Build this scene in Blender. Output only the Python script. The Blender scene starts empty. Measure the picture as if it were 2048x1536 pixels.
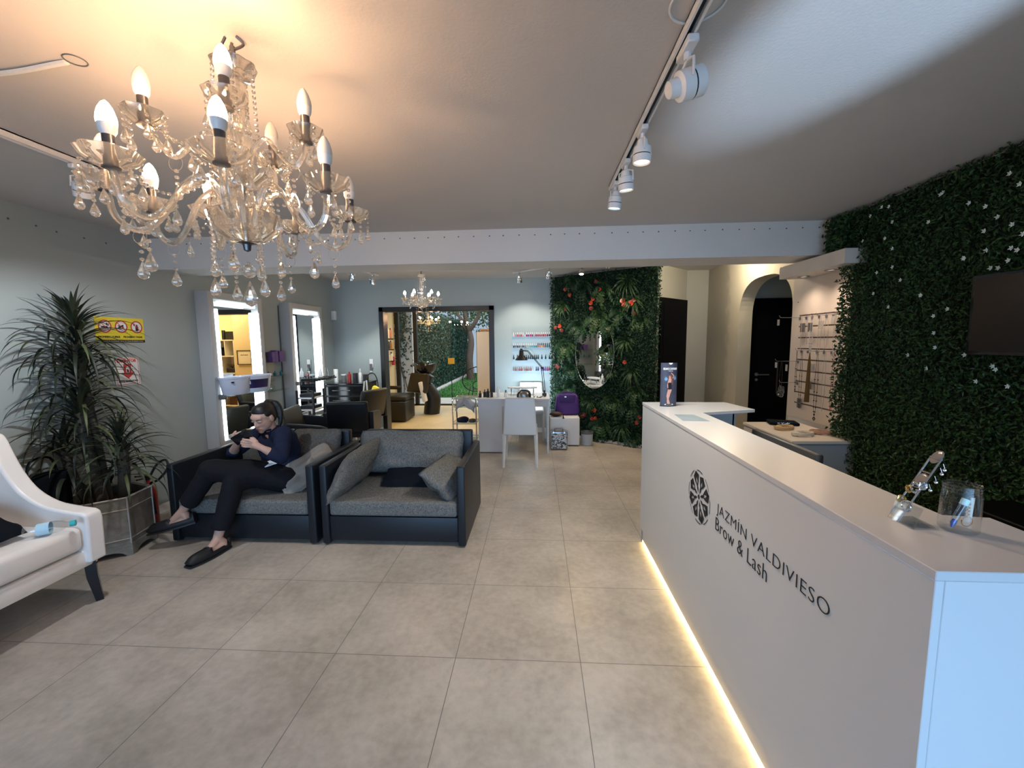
import bpy, bmesh, math, random
from math import sin, cos, pi, radians, sqrt, hypot, atan2
from mathutils import Vector, Matrix, noise
random.seed(7)
S = bpy.context.scene
COL = S.collection
# ------------------------------------------------------------------ camera
W_, H_, F_ = 2048, 1536, 817.56
YAW, PITCH, ROLL = -0.06080, 0.10397, -0.010534
CAM = Vector((0.39799, -1.81307, 1.52370))
fw = Vector((sin(YAW)*cos(PITCH), cos(YAW)*cos(PITCH), -sin(PITCH)))
r0 = Vector((cos(YAW), -sin(YAW), 0)); u0 = r0.cross(fw)
rt = cos(ROLL)*r0 + sin(ROLL)*u0; up = -sin(ROLL)*r0 + cos(ROLL)*u0
cd = bpy.data.cameras.new('camera'); cam = bpy.data.objects.new('camera', cd); COL.objects.link(cam)
cd.sensor_fit = 'HORIZONTAL'; cd.sensor_width = 36; cd.lens = F_/W_*36; cd.clip_start = 0.02; cd.clip_end = 200
m = Matrix.Identity(4)
for i in range(3):
    m[i][0] = rt[i]; m[i][1] = up[i]; m[i][2] = -fw[i]; m[i][3] = CAM[i]
cam.matrix_world = m
S.camera = cam
# ------------------------------------------------------------------ colour management, world
S.view_settings.view_transform = 'Standard'
S.view_settings.look = 'None'
S.view_settings.gamma = 1.0
S.view_settings.use_curve_mapping = False
S.view_settings.exposure = 0.15
w = bpy.data.worlds.new('world'); S.world = w; w.use_nodes = True
bg = w.node_tree.nodes['Background']
bg.inputs[0].default_value = (0.62, 0.78, 1.0, 1); bg.inputs[1].default_value = 0.6
# ------------------------------------------------------------------ lights
def light(name, kind, loc, energy, color, target=None, **kw):
    d = bpy.data.lights.new(name, kind); d.energy = energy; d.color = color
    for k, v in kw.items(): setattr(d, k, v)
    o = bpy.data.objects.new(name, d); COL.objects.link(o); o.location = loc
    if target is not None:
        o.rotation_euler = (Vector(target)-Vector(loc)).to_track_quat('-Z', 'Y').to_euler()
    return o
WARM = (1.0, 0.70, 0.42); COOL = (0.72, 0.86, 1.0); NEUT = (1.0, 0.93, 0.84)
# daylight through the shop front behind the camera
light('shop_front_daylight', 'AREA', (0.2, -3.5, 1.05), 46, (0.31, 0.61, 1.0), (0.0, 0.6, 0.0), shape='RECTANGLE', size=4.6, size_y=1.5, spread=radians(92))
# spot added for the bluish glow on the ceiling right of the track; source made up
light('ceiling_glow_spot', 'SPOT', (2.1, -3.45, 0.75), 780, (0.50, 0.72, 1.0), (1.42, -0.46, 2.467), spot_size=radians(14), spot_blend=0.8, shadow_soft_size=0.03)
# ------------------------------------------------------------------ key dimensions
XL, YB, HF, HR = -3.04, 4.97, 2.467, 2.555
YBEAM0, YBEAM1, ZBEAM = 1.74, 2.10, 2.195
XR = 2.80
# ------------------------------------------------------------------ materials
def nt(name):
    m = bpy.data.materials.new(name); m.use_nodes = True
    return m, m.node_tree, m.node_tree.nodes['Principled BSDF']
def mat(name, col, rough=0.5, metal=0.0, trans=0.0, emit=None, es=0.0, spec=0.5, coat=0.0, bump=0.0, bscale=200, var=0.0, vscale=5.0, sheen=0.0, ior=1.45, alpha=1.0):
    m, t, b = nt(name)
    b.inputs['Base Color'].default_value = (*col, 1); b.inputs['Roughness'].default_value = rough
    b.inputs['Metallic'].default_value = metal; b.inputs['Transmission Weight'].default_value = trans
    b.inputs['Specular IOR Level'].default_value = spec; b.inputs['Coat Weight'].default_value = coat
    b.inputs['IOR'].default_value = ior; b.inputs['Alpha'].default_value = alpha
    b.inputs['Sheen Weight'].default_value = sheen
    if emit: b.inputs['Emission Color'].default_value = (*emit, 1); b.inputs['Emission Strength'].default_value = es
    N = t.nodes; L = t.links
    if bump or var: tc = N.new('ShaderNodeTexCoord')
    if var:
        n = N.new('ShaderNodeTexNoise'); n.inputs['Scale'].default_value = vscale; n.inputs['Detail'].default_value = 4
        L.new(tc.outputs['Object'], n.inputs['Vector'])
        mx = N.new('ShaderNodeMix'); mx.data_type = 'RGBA'
        mx.inputs[6].default_value = (*[max(0, c*(1-var)) for c in col], 1); mx.inputs[7].default_value = (*[min(1, c*(1+var)) for c in col], 1)
        L.new(n.outputs['Fac'], mx.inputs[0]); L.new(mx.outputs[2], b.inputs['Base Color'])
    if bump:
        n2 = N.new('ShaderNodeTexNoise'); n2.inputs['Scale'].default_value = bscale; n2.inputs['Detail'].default_value = 3
        L.new(tc.outputs['Object'], n2.inputs['Vector'])
        bp = N.new('ShaderNodeBump'); bp.inputs['Strength'].default_value = bump; bp.inputs['Distance'].default_value = 0.01
        L.new(n2.outputs['Fac'], bp.inputs['Height']); L.new(bp.outputs['Normal'], b.inputs['Normal'])
    return m
def emis(name, col, st):
    m = bpy.data.materials.new(name); m.use_nodes = True; t = m.node_tree; t.nodes.clear()
    o = t.nodes.new('ShaderNodeOutputMaterial'); e = t.nodes.new('ShaderNodeEmission')
    e.inputs[0].default_value = (*col, 1); e.inputs[1].default_value = st
    t.links.new(e.outputs[0], o.inputs[0]); return m
def glassmix(name, col=(1, 1, 1), fac=0.45, rough=0.02, ior=1.5):
    """clear glass that lets part of the light straight through"""
    m = bpy.data.materials.new(name); m.use_nodes = True; t = m.node_tree; t.nodes.clear()
    o = t.nodes.new('ShaderNodeOutputMaterial'); g = t.nodes.new('ShaderNodeBsdfGlass'); tr = t.nodes.new('ShaderNodeBsdfTransparent')
    g.inputs['Color'].default_value = (*col, 1); g.inputs['Roughness'].default_value = rough; g.inputs['IOR'].default_value = ior
    tr.inputs['Color'].default_value = (*col, 1)
    mx = t.nodes.new('ShaderNodeMixShader'); mx.inputs[0].default_value = fac
    t.links.new(g.outputs[0], mx.inputs[1]); t.links.new(tr.outputs[0], mx.inputs[2]); t.links.new(mx.outputs[0], o.inputs[0]); return m
def sparkle(name, col, tfac=0.10, milk=0.16, ior=1.5):
    """pressed lead glass: mostly refracting, a little milky, a little clear"""
    m = bpy.data.materials.new(name); m.use_nodes = True; t = m.node_tree; t.nodes.clear(); N = t.nodes; L = t.links
    o = N.new('ShaderNodeOutputMaterial'); g = N.new('ShaderNodeBsdfGlass'); tr = N.new('ShaderNodeBsdfTransparent'); d = N.new('ShaderNodeBsdfTranslucent'); gl = N.new('ShaderNodeBsdfGlossy')
    g.inputs['Color'].default_value = (*col, 1); g.inputs['Roughness'].default_value = 0.0; g.inputs['IOR'].default_value = ior
    d.inputs['Color'].default_value = (*col, 1); gl.inputs['Roughness'].default_value = 0.12
    a = N.new('ShaderNodeMixShader'); a.inputs[0].default_value = tfac; L.new(g.outputs[0], a.inputs[1]); L.new(tr.outputs[0], a.inputs[2])
    c = N.new('ShaderNodeMixShader'); c.inputs[0].default_value = 0.4; L.new(d.outputs[0], c.inputs[1]); L.new(gl.outputs[0], c.inputs[2])
    e = N.new('ShaderNodeMixShader'); e.inputs[0].default_value = milk; L.new(a.outputs[0], e.inputs[1]); L.new(c.outputs[0], e.inputs[2]); L.new(e.outputs[0], o.inputs[0]); return m
def thin(name, tint, base=0.04, edge=0.55):
    """thin clear plastic or glass wall: see-through face on, glossy at grazing edges"""
    m = bpy.data.materials.new(name); m.use_nodes = True; t = m.node_tree; t.nodes.clear(); N = t.nodes; L = t.links
    o = N.new('ShaderNodeOutputMaterial'); g = N.new('ShaderNodeBsdfGlossy'); tr = N.new('ShaderNodeBsdfTransparent'); lw = N.new('ShaderNodeLayerWeight'); lw.inputs[0].default_value = 0.25
    g.inputs['Roughness'].default_value = 0.03; tr.inputs['Color'].default_value = (*tint, 1)
    mr = N.new('ShaderNodeMapRange'); mr.inputs[3].default_value = base; mr.inputs[4].default_value = edge; L.new(lw.outputs['Facing'], mr.inputs[0])
    mx = N.new('ShaderNodeMixShader'); L.new(mr.outputs[0], mx.inputs[0]); L.new(tr.outputs[0], mx.inputs[1]); L.new(g.outputs[0], mx.inputs[2]); L.new(mx.outputs[0], o.inputs[0]); return m
def pane(name, tint=(0.93, 0.97, 0.96), refl=0.12):
    """thin flat glass: see-through plus a little mirror"""
    m = bpy.data.materials.new(name); m.use_nodes = True; t = m.node_tree; t.nodes.clear()
    o = t.nodes.new('ShaderNodeOutputMaterial'); g = t.nodes.new('ShaderNodeBsdfGlossy'); tr = t.nodes.new('ShaderNodeBsdfTransparent')
    g.inputs['Roughness'].default_value = 0.01; tr.inputs['Color'].default_value = (*tint, 1)
    mx = t.nodes.new('ShaderNodeMixShader'); mx.inputs[0].default_value = refl
    t.links.new(tr.outputs[0], mx.inputs[1]); t.links.new(g.outputs[0], mx.inputs[2]); t.links.new(mx.outputs[0], o.inputs[0]); return m
def leafmat(name, c1, c2, c3, rough=0.45, trans=0.0):
    m, t, b = nt(name); N = t.nodes; L = t.links
    g = N.new('ShaderNodeNewGeometry'); r = N.new('ShaderNodeValToRGB')
    r.color_ramp.elements[0].color = (*c1, 1); r.color_ramp.elements[1].color = (*c3, 1)
    e = r.color_ramp.elements.new(0.55); e.color = (*c2, 1)
    L.new(g.outputs['Random Per Island'], r.inputs[0]); L.new(r.outputs[0], b.inputs['Base Color'])
    b.inputs['Roughness'].default_value = rough; b.inputs['Specular IOR Level'].default_value = 0.3
    return m
def fabric(name, c1, c2, scale=420):
    """coarse woven cloth with light and dark threads"""
    m, t, b = nt(name); N = t.nodes; L = t.links
    tc = N.new('ShaderNodeTexCoord')
    outs = []
    for sc in ((scale, scale*0.12, scale*0.12), (scale*0.12, scale, scale), (scale*0.5,)*3):
        mp = N.new('ShaderNodeMapping'); mp.inputs['Scale'].default_value = sc
        n = N.new('ShaderNodeTexNoise'); n.inputs['Scale'].default_value = 1.0; n.inputs['Detail'].default_value = 2
        L.new(tc.outputs['Object'], mp.inputs[0]); L.new(mp.outputs[0], n.inputs['Vector']); outs.append(n.outputs['Fac'])
    a = N.new('ShaderNodeMath'); a.operation = 'ADD'; L.new(outs[0], a.inputs[0]); L.new(outs[1], a.inputs[1])
    a2 = N.new('ShaderNodeMath'); a2.operation = 'ADD'; L.new(a.outputs[0], a2.inputs[0]); L.new(outs[2], a2.inputs[1])
    r = N.new('ShaderNodeValToRGB'); mr = N.new('ShaderNodeMapRange'); mr.inputs[1].default_value = 1.15; mr.inputs[2].default_value = 1.85
    L.new(a2.outputs[0], mr.inputs[0]); L.new(mr.outputs[0], r.inputs[0])
    r.color_ramp.elements[0].color = (*c1, 1); r.color_ramp.elements[1].color = (*c2, 1)
    L.new(r.outputs[0], b.inputs['Base Color'])
    b.inputs['Roughness'].default_value = 0.9; b.inputs['Specular IOR Level'].default_value = 0.15
    bp = N.new('ShaderNodeBump'); bp.inputs['Strength'].default_value = 0.35; bp.inputs['Distance'].default_value = 0.003
    L.new(a2.outputs[0], bp.inputs['Height']); L.new(bp.outputs['Normal'], b.inputs['Normal'])
    return m
M = {}
M['ceiling'] = mat('ceiling_paint', (0.54, 0.51, 0.485), 0.9, bump=0.08, bscale=90, var=0.03, vscale=3)
M['wall'] = mat('grey_green_wall_paint', (0.355, 0.40, 0.395), 0.55, bump=0.05, bscale=60, var=0.03, vscale=2, spec=0.35)
M['wallwhite'] = mat('white_wall_paint', (0.72, 0.69, 0.65), 0.7, bump=0.08, bscale=60, var=0.03, vscale=2)
M['olive'] = mat('olive_wall_paint', (0.40, 0.385, 0.32), 0.8, bump=0.08, bscale=50, var=0.06, vscale=1.5)
M['yellow'] = mat('cream_wall_paint', (0.68, 0.56, 0.34), 0.8, var=0.03)
M['white'] = mat('white_laminate', (0.62, 0.615, 0.62), 0.32, spec=0.4)
M['framewhite'] = mat('grey_white_frame', (0.46, 0.455, 0.445), 0.5)
M['whitetop'] = mat('white_counter_top', (0.58, 0.565, 0.575), 0.2, spec=0.5)
M['whiteplastic'] = mat('white_plastic', (0.80, 0.80, 0.80), 0.3)
M['trim'] = mat('white_trim', (0.72, 0.73, 0.72), 0.5)
M['black'] = mat('black_paint', (0.012, 0.012, 0.014), 0.45)
M['blackgloss'] = mat('black_gloss', (0.008, 0.008, 0.010), 0.12)
M['blackdoor'] = mat('black_door', (0.0025, 0.0025, 0.0035), 0.5, spec=0.08)
M['leather'] = mat('navy_black_leather', (0.009, 0.011, 0.015), 0.40, bump=0.10, bscale=350, spec=0.4)
M['reflectleather'] = mat('olive_reflection_leather', (0.030, 0.026, 0.018), 0.38, bump=0.08, bscale=300)  # black chair leather, its olive reflections put into the colour
M['whiteleather'] = mat('cream_leather', (0.85, 0.79, 0.74), 0.33, bump=0.18, bscale=14, spec=0.5)
M['fabric'] = fabric('grey_woven_fabric', (0.045, 0.043, 0.040), (0.22, 0.21, 0.195))
M['fabricdark'] = fabric('dark_grey_woven_fabric', (0.035, 0.033, 0.030), (0.16, 0.15, 0.135))
M['blackcloth'] = mat('black_cloth', (0.006, 0.008, 0.012), 0.9, spec=0.1)
M['beige'] = mat('beige_cloth', (0.23, 0.195, 0.16), 0.9, var=0.25, vscale=12)
M['chrome'] = mat('chrome', (0.85, 0.85, 0.86), 0.12, 1.0)
M['steel'] = mat('brushed_steel', (0.36, 0.37, 0.39), 0.28, 1.0)
M['gold'] = mat('gold_metal', (0.80, 0.56, 0.22), 0.25, 1.0)
M['goldpatch'] = mat('gold_lock', (0.75, 0.42, 0.06), 0.4, 0.6)
M['glass'] = sparkle('chandelier_glass', (1.0, 0.98, 0.94), 0.14, 0.12)
M['crystal'] = sparkle('cut_crystal', (1.0, 0.97, 0.92), 0.05, 0.26, 1.6)
M['clearglass'] = thin('clear_glass', (0.94, 0.96, 0.97), 0.05, 0.6)
M['acrylic'] = thin('clear_acrylic', (0.95, 0.97, 0.975), 0.03, 0.55)
M['pane'] = pane('door_glass', (0.97, 0.985, 0.98), 0.02)
M['shelfglass'] = pane('shelf_glass', (0.70, 0.84, 0.82), 0.15)
M['mirror'] = mat('mirror', (0.86, 0.88, 0.87), 0.0, 1.0)
M['led'] = emis('led_strip', (0.80, 0.92, 1.0), 7.0)
M['bulbon'] = emis('lit_candle_bulb', (1.0, 0.60, 0.33), 235.0)
M['bulbcool'] = emis('lit_cool_bulb', (0.85, 0.93, 1.0), 160.0)
M['bulboff'] = mat('frosted_bulb', (0.78, 0.74, 0.66), 0.3)
M['bulbbase'] = mat('bulb_collar', (0.85, 0.83, 0.80), 0.35)
M['tin'] = mat('silver_leaf_panel', (0.24, 0.225, 0.195), 0.42, 0.35, var=0.55, vscale=16, bump=0.3, bscale=50)
M['tinedge'] = mat('silver_bead', (0.50, 0.48, 0.44), 0.35, 0.6)
M['skin'] = mat('skin', (0.50, 0.30, 0.225), 0.5, spec=0.35)
M['lips'] = mat('lips', (0.42, 0.16, 0.14), 0.45)
M['hair'] = mat('black_hair', (0.010, 0.008, 0.008), 0.38, bump=0.3, bscale=160)
M['navy'] = mat('navy_blouse', (0.010, 0.014, 0.034), 0.85, bump=0.2, bscale=25, spec=0.2)
M['trousers'] = mat('black_trousers', (0.008, 0.008, 0.010), 0.85, bump=0.15, bscale=25, spec=0.2)
M['red'] = mat('red_enamel', (0.33, 0.02, 0.02), 0.3)
M['yellowplastic'] = mat('yellow_plastic', (0.85, 0.72, 0.02), 0.4)
M['purple'] = mat('purple_fabric', (0.065, 0.018, 0.16), 0.6)
M['brown'] = mat('dark_brown_leather_bag', (0.05, 0.018, 0.014), 0.45)
M['ink'] = mat('black_ink', (0.012, 0.012, 0.014), 0.6)
# ------------------------------------------------------------------ mesh builder
class MB:
    def __init__(s): s.v = []; s.f = []; s.mi = []
    def add(s, vs, fs, mi=0):
        n = len(s.v); s.v += [Vector(v) for v in vs]; s.f += [tuple(i+n for i in f) for f in fs]; s.mi += [mi]*len(fs); return s
    def merge(s, o, M4=None, mi=None):
        n = len(s.v); s.v += [(M4 @ v if M4 else v.copy()) for v in o.v]; s.f += [tuple(i+n for i in f) for f in o.f]
        s.mi += o.mi if mi is None else [mi]*len(o.f); return s
    def box(s, x0, x1, y0, y1, z0, z1, mi=0):
        vs = [(x, y, z) for z in (z0, z1) for y in (y0, y1) for x in (x0, x1)]
        return s.add(vs, [(0,2,3,1),(4,5,7,6),(0,1,5,4),(2,6,7,3),(0,4,6,2),(1,3,7,5)], mi)
    def rbox(s, x0, x1, y0, y1, z0, z1, r=0.01, seg=2, mi=0):
        bm = bmesh.new(); bmesh.ops.create_cube(bm, size=1)
        for v in bm.verts:
            v.co = Vector(((x0+x1)/2+v.co.x*(x1-x0), (y0+y1)/2+v.co.y*(y1-y0), (z0+z1)/2+v.co.z*(z1-z0)))
        r = min(r, 0.49*min(x1-x0, y1-y0, z1-z0))
        bmesh.ops.bevel(bm, geom=bm.edges[:], offset=r, segments=seg, affect='EDGES', profile=0.5)
        return s.frombm(bm, mi)
    def frombm(s, bm, mi=0):
        bm.verts.index_update()
        s.add([v.co.copy() for v in bm.verts], [tuple(v.index for v in f.verts) for f in bm.faces], mi); bm.free(); return s
    def tube(s, pts, rad, n=8, mi=0, cap=True, flat=None):
        pts = [Vector(p) for p in pts]; k = len(pts)
        if not hasattr(rad, '__len__'): rad = [rad]*k
        vs = []; fs = []; prev = None
        for i, p in enumerate(pts):
            t = (pts[min(i+1, k-1)]-pts[max(i-1, 0)])
            t = t.normalized() if t.length > 1e-9 else Vector((0, 0, 1))
            if prev is None:
                a = Vector((0, 0, 1)) if abs(t.z) < 0.9 else Vector((1, 0, 0))
                nrm = t.cross(a).normalized()
            else:
                nrm = (prev - t*prev.dot(t))
                nrm = nrm.normalized() if nrm.length > 1e-6 else t.orthogonal().normalized()
            prev = nrm; bn = t.cross(nrm)
            for j in range(n):
                a = 2*pi*j/n
                vs.append(p + (nrm*cos(a) + bn*sin(a)*(flat or 1))*rad[i])
        for i in range(k-1):
            for j in range(n):
                fs.append((i*n+j, i*n+(j+1) % n, (i+1)*n+(j+1) % n, (i+1)*n+j))
        if cap: fs.append(tuple(range(n))[::-1]); fs.append(tuple((k-1)*n+j for j in range(n)))
        return s.add(vs, fs, mi)
    def cyl(s, c, r, z0, z1, n=20, mi=0, r2=None):
        return s.tube([(c[0], c[1], z0), (c[0], c[1], z1)], [r, r if r2 is None else r2], n, mi)
    def lathe(s, prof, c=(0, 0, 0), n=24, mi=0, scallop=0.0, lobes=8, start=0, arc=2*pi):
        vs = []; fs = []; k = len(prof)
        full = abs(arc-2*pi) < 1e-6; nn = n if full else n+1
        for i, (r, z) in enumerate(prof):
            for j in range(nn):
                a = start+arc*j/n; rr = r*(1+scallop*cos(lobes*a)*(i/(k-1)))
                vs.append((c[0]+rr*cos(a), c[1]+rr*sin(a), c[2]+z))
        for i in range(k-1):
            for j in range(n):
                fs.append((i*nn+j, i*nn+(j+1) % nn, (i+1)*nn+(j+1) % nn, (i+1)*nn+j))
        return s.add(vs, fs, mi)
    def ball(s, c, r, n=10, m_=6, mi=0, sx=1, sy=1, sz=1):
        vs = [(c[0], c[1], c[2]-r*sz)]; fs = []
        for i in range(1, m_):
            ph = -pi/2+pi*i/m_
            for j in range(n):
                a = 2*pi*j/n; vs.append((c[0]+r*sx*cos(ph)*cos(a), c[1]+r*sy*cos(ph)*sin(a), c[2]+r*sz*sin(ph)))
        vs.append((c[0], c[1], c[2]+r*sz)); t = len(vs)-1
        for j in range(n): fs.append((0, 1+(j+1) % n, 1+j)); fs.append((t, t-n+j, t-n+(j+1) % n))
        for i in range(m_-2):
            for j in range(n):
                a = 1+i*n+j; b = 1+i*n+(j+1) % n; fs.append((a, b, b+n, a+n))
        return s.add(vs, fs, mi)
    def prism(s, poly, d, axis='z', base=0.0, mi=0):
        """poly (2D) extruded by d along an axis; x: poly=(y,z), y: poly=(x,z), z: poly=(x,y)"""
        def P(a, b, c): return {'z': (a, b, c), 'y': (a, c, b), 'x': (c, a, b)}[axis]
        n = len(poly); vs = [P(a, b, base) for a, b in poly]+[P(a, b, base+d) for a, b in poly]
        fs = [tuple(range(n))[::-1], tuple(range(n, 2*n))]+[(i, (i+1) % n, n+(i+1) % n, n+i) for i in range(n)]
        return s.add(vs, fs, mi)
    def ring(s, c, R, r, axis='z', n=24, k=8, mi=0, sx=1, sz=1):
        pts = []
        for i in range(n+1):
            a = 2*pi*i/n
            pts.append({'z': (c[0]+R*sx*cos(a), c[1]+R*sz*sin(a), c[2]), 'y': (c[0]+R*sx*cos(a), c[1], c[2]+R*sz*sin(a)), 'x': (c[0], c[1]+R*sx*cos(a), c[2]+R*sz*sin(a))}[axis])
        return s.tube(pts, r, k, mi, cap=False)
    def xf(s, M4):
        s.v = [M4 @ v for v in s.v]; return s
    def build(s, name, mats, parent=None, smooth=True, world=True, ang=40):
        me = bpy.data.meshes.new(name)
        off = world_loc(parent) if (parent is not None and world) else Vector((0, 0, 0))
        me.from_pydata([tuple(v-off) for v in s.v], [], s.f)
        if not isinstance(mats, (list, tuple)): mats = [mats]
        for q in mats: me.materials.append(M[q] if isinstance(q, str) else q)
        if len(mats) > 1: me.polygons.foreach_set('material_index', s.mi)
        bm = bmesh.new(); bm.from_mesh(me); bmesh.ops.recalc_face_normals(bm, faces=bm.faces[:]) if len(s.f) < 20000 else None
        if smooth:
            for f in bm.faces: f.smooth = True
            for e in bm.edges:
                if len(e.link_faces) == 2 and e.calc_face_angle(0) > radians(ang): e.smooth = False
        bm.to_mesh(me); bm.free(); me.update()
        o = bpy.data.objects.new(name, me); COL.objects.link(o)
        if parent is not None: o.parent = parent
        return o
def world_loc(o):
    l = Vector((0, 0, 0))
    while o is not None: l += Vector(o.location); o = o.parent
    return l
def thing(name, label, cat, loc=(0, 0, 0), group=None, rz=0):
    o = bpy.data.objects.new(name, None); COL.objects.link(o); o.location = loc; o.rotation_euler = (0, 0, rz)
    o.empty_display_size = 0.1
    o['label'] = label; o['category'] = cat
    if group: o['group'] = group
    return o
def tag(o, label, cat, group=None, kind=None):
    o['label'] = label; o['category'] = cat
    if group: o['group'] = group
    if kind: o['kind'] = kind
    return o
def struct(name, mb, m_, smooth=False):
    o = mb.build(name, m_, None, smooth); o['kind'] = 'structure'; return o
def dup(root, loc=None, rz=None, label=None, group=None, mat_swap=None):
    r = root.copy(); COL.objects.link(r)
    if loc is not None: r.location = loc
    if rz is not None: r.rotation_euler = (0, 0, rz)
    if label: r['label'] = label
    if group: r['group'] = group
    def rec(a, b):
        for ch in list(a.children):
            c = ch.copy(); COL.objects.link(c); c.parent = b; rec(ch, c)
    rec(root, r)
    return r
def swap_material(o, newmat):
    """give a copied object its own mesh with another material"""
    o.data = o.data.copy(); o.data.materials.clear(); o.data.materials.append(newmat)
def T(x, y, z): return Matrix.Translation((x, y, z))
def Rz(a): return Matrix.Rotation(a, 4, 'Z')
def Rx(a): return Matrix.Rotation(a, 4, 'X')
def Ry(a): return Matrix.Rotation(a, 4, 'Y')
def lerp(a, b, t): return a+(b-a)*t
def spline(pts, n=8):
    """Catmull-Rom through points"""
    P = [Vector(p) for p in pts]; P = [2*P[0]-P[1]]+P+[2*P[-1]-P[-2]]; out = []
    for i in range(1, len(P)-2):
        for k in range(n):
            t = k/n; a, b, c, d = P[i-1], P[i], P[i+1], P[i+2]
            out.append(0.5*((2*b)+(c-a)*t+(2*a-5*b+4*c-d)*t*t+(3*b-3*c+d-a)*t*t*t))
    out.append(P[-2]); return out
_DG = None
def bake(o):
    """freeze an object's modifiers into its mesh"""
    dg = bpy.context.evaluated_depsgraph_get()
    me = bpy.data.meshes.new_from_object(o.evaluated_get(dg)); old = o.data; o.modifiers.clear(); o.data = me
    bpy.data.meshes.remove(old); return o
def blob(name, mb, m_, parent, voxel=0.008, smooth=4, sub=0):
    """closed shapes merged into one continuous skin"""
    o = mb.build(name, m_, parent, True)
    r = o.modifiers.new('r', 'REMESH'); r.mode = 'VOXEL'; r.voxel_size = voxel; r.use_smooth_shade = True
    if smooth:
        s_ = o.modifiers.new('s', 'SMOOTH'); s_.factor = 0.5; s_.iterations = smooth
    bake(o)
    for p in o.data.polygons: p.use_smooth = True
    return o
def text_mb(body, size=0.1, offset=0.0, ext=0.0006, align='LEFT', xs=1.0, space=1.0, shear=0.0):
    c = bpy.data.curves.new('t', 'FONT'); c.body = body; c.size = size; c.offset = offset; c.extrude = ext; c.align_x = align
    c.space_character = space; c.resolution_u = 4; c.shear = shear
    o = bpy.data.objects.new('t', c); COL.objects.link(o)
    dg = bpy.context.evaluated_depsgraph_get(); dg.update()
    me = bpy.data.meshes.new_from_object(o.evaluated_get(dg))
    mb = MB(); mb.add([Vector((v.co.x*xs, v.co.y, v.co.z)) for v in me.vertices], [tuple(p.vertices) for p in me.polygons])
    bpy.data.objects.remove(o); bpy.data.curves.remove(c); bpy.data.meshes.remove(me)
    return mb
def fit_text(mb, w, h=None):
    xs = [v.x for v in mb.v]; ys = [v.y for v in mb.v]
    sx = w/(max(xs)-min(xs)); sy = (h/(max(ys)-min(ys))) if h else sx
    x0, y0 = min(xs), min(ys)
    for v in mb.v: v.x = (v.x-x0)*sx; v.y = (v.y-y0)*sy
    return mb
def words(mb, gap):
    """split a fitted line of letters at its word spaces"""
    xs = sorted(v.x for v in mb.v); cuts = [(a+b_)/2 for a, b_ in zip(xs[:-1], xs[1:]) if b_-a > gap]; out = [MB() for _ in range(len(cuts)+1)]
    for f in mb.f:
        k = sum(min(mb.v[i].x for i in f) > c for c in cuts); out[k].add([mb.v[i] for i in f], [tuple(range(len(f)))])
    return out
def pillow(w, d, h, seed=0, n=14, wr=0.006, corner=0.35):
    """soft cushion lying in xy, centred, pinched at the corners"""
    mb = MB(); vs = []; rnd = random.Random(seed); ox = rnd.random()*50
    for side in (1, -1):
        for i in range(n+1):
            for j in range(n+1):
                u = -1+2*i/n; v = -1+2*j/n
                f = max(0.0, (1-abs(u)**2.4))**0.62*max(0.0, (1-abs(v)**2.4))**0.62
                x = u*w/2*(1-0.07*(1-abs(u))*0-0.06*(1-v*v)*0 - 0.05*(v*v)*0); y = v*d/2
                # edges bow inward between the corners
                x *= 1-0.05*(1-v*v)*abs(u)**3; y *= 1-0.09*(1-u*u)*abs(v)**3; rc = max(0, abs(u)+abs(v)-1.55); x *= 1-.16*rc; y *= 1-.22*rc
                z = side*h/2*f + wr*noise.noise(Vector((u*2.5+ox, v*2.5, 0)))*.8+ .45*wr*f*noise.noise(Vector((u*4+ox, v*9, side*3)))
                vs.append((x, y, z))
    k = (n+1)**2; fs = []
    for s0 in (0, 1):
        for i in range(n):
            for j in range(n):
                a = s0*k+i*(n+1)+j; q = (a, a+n+1, a+n+2, a+1); fs.append(q if s0 == 0 else q[::-1])
    for i in range(n):
        for (a, b) in ((i, i+1), (n*(n+1)+i, n*(n+1)+i+1)):
            fs.append((a, b, b+k, a+k))
        a, b = i*(n+1), (i+1)*(n+1); fs.append((a, b, b+k, a+k)); a, b = a+n, b+n; fs.append((a, b, b+k, a+k))
    return mb.add(vs, fs)
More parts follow.
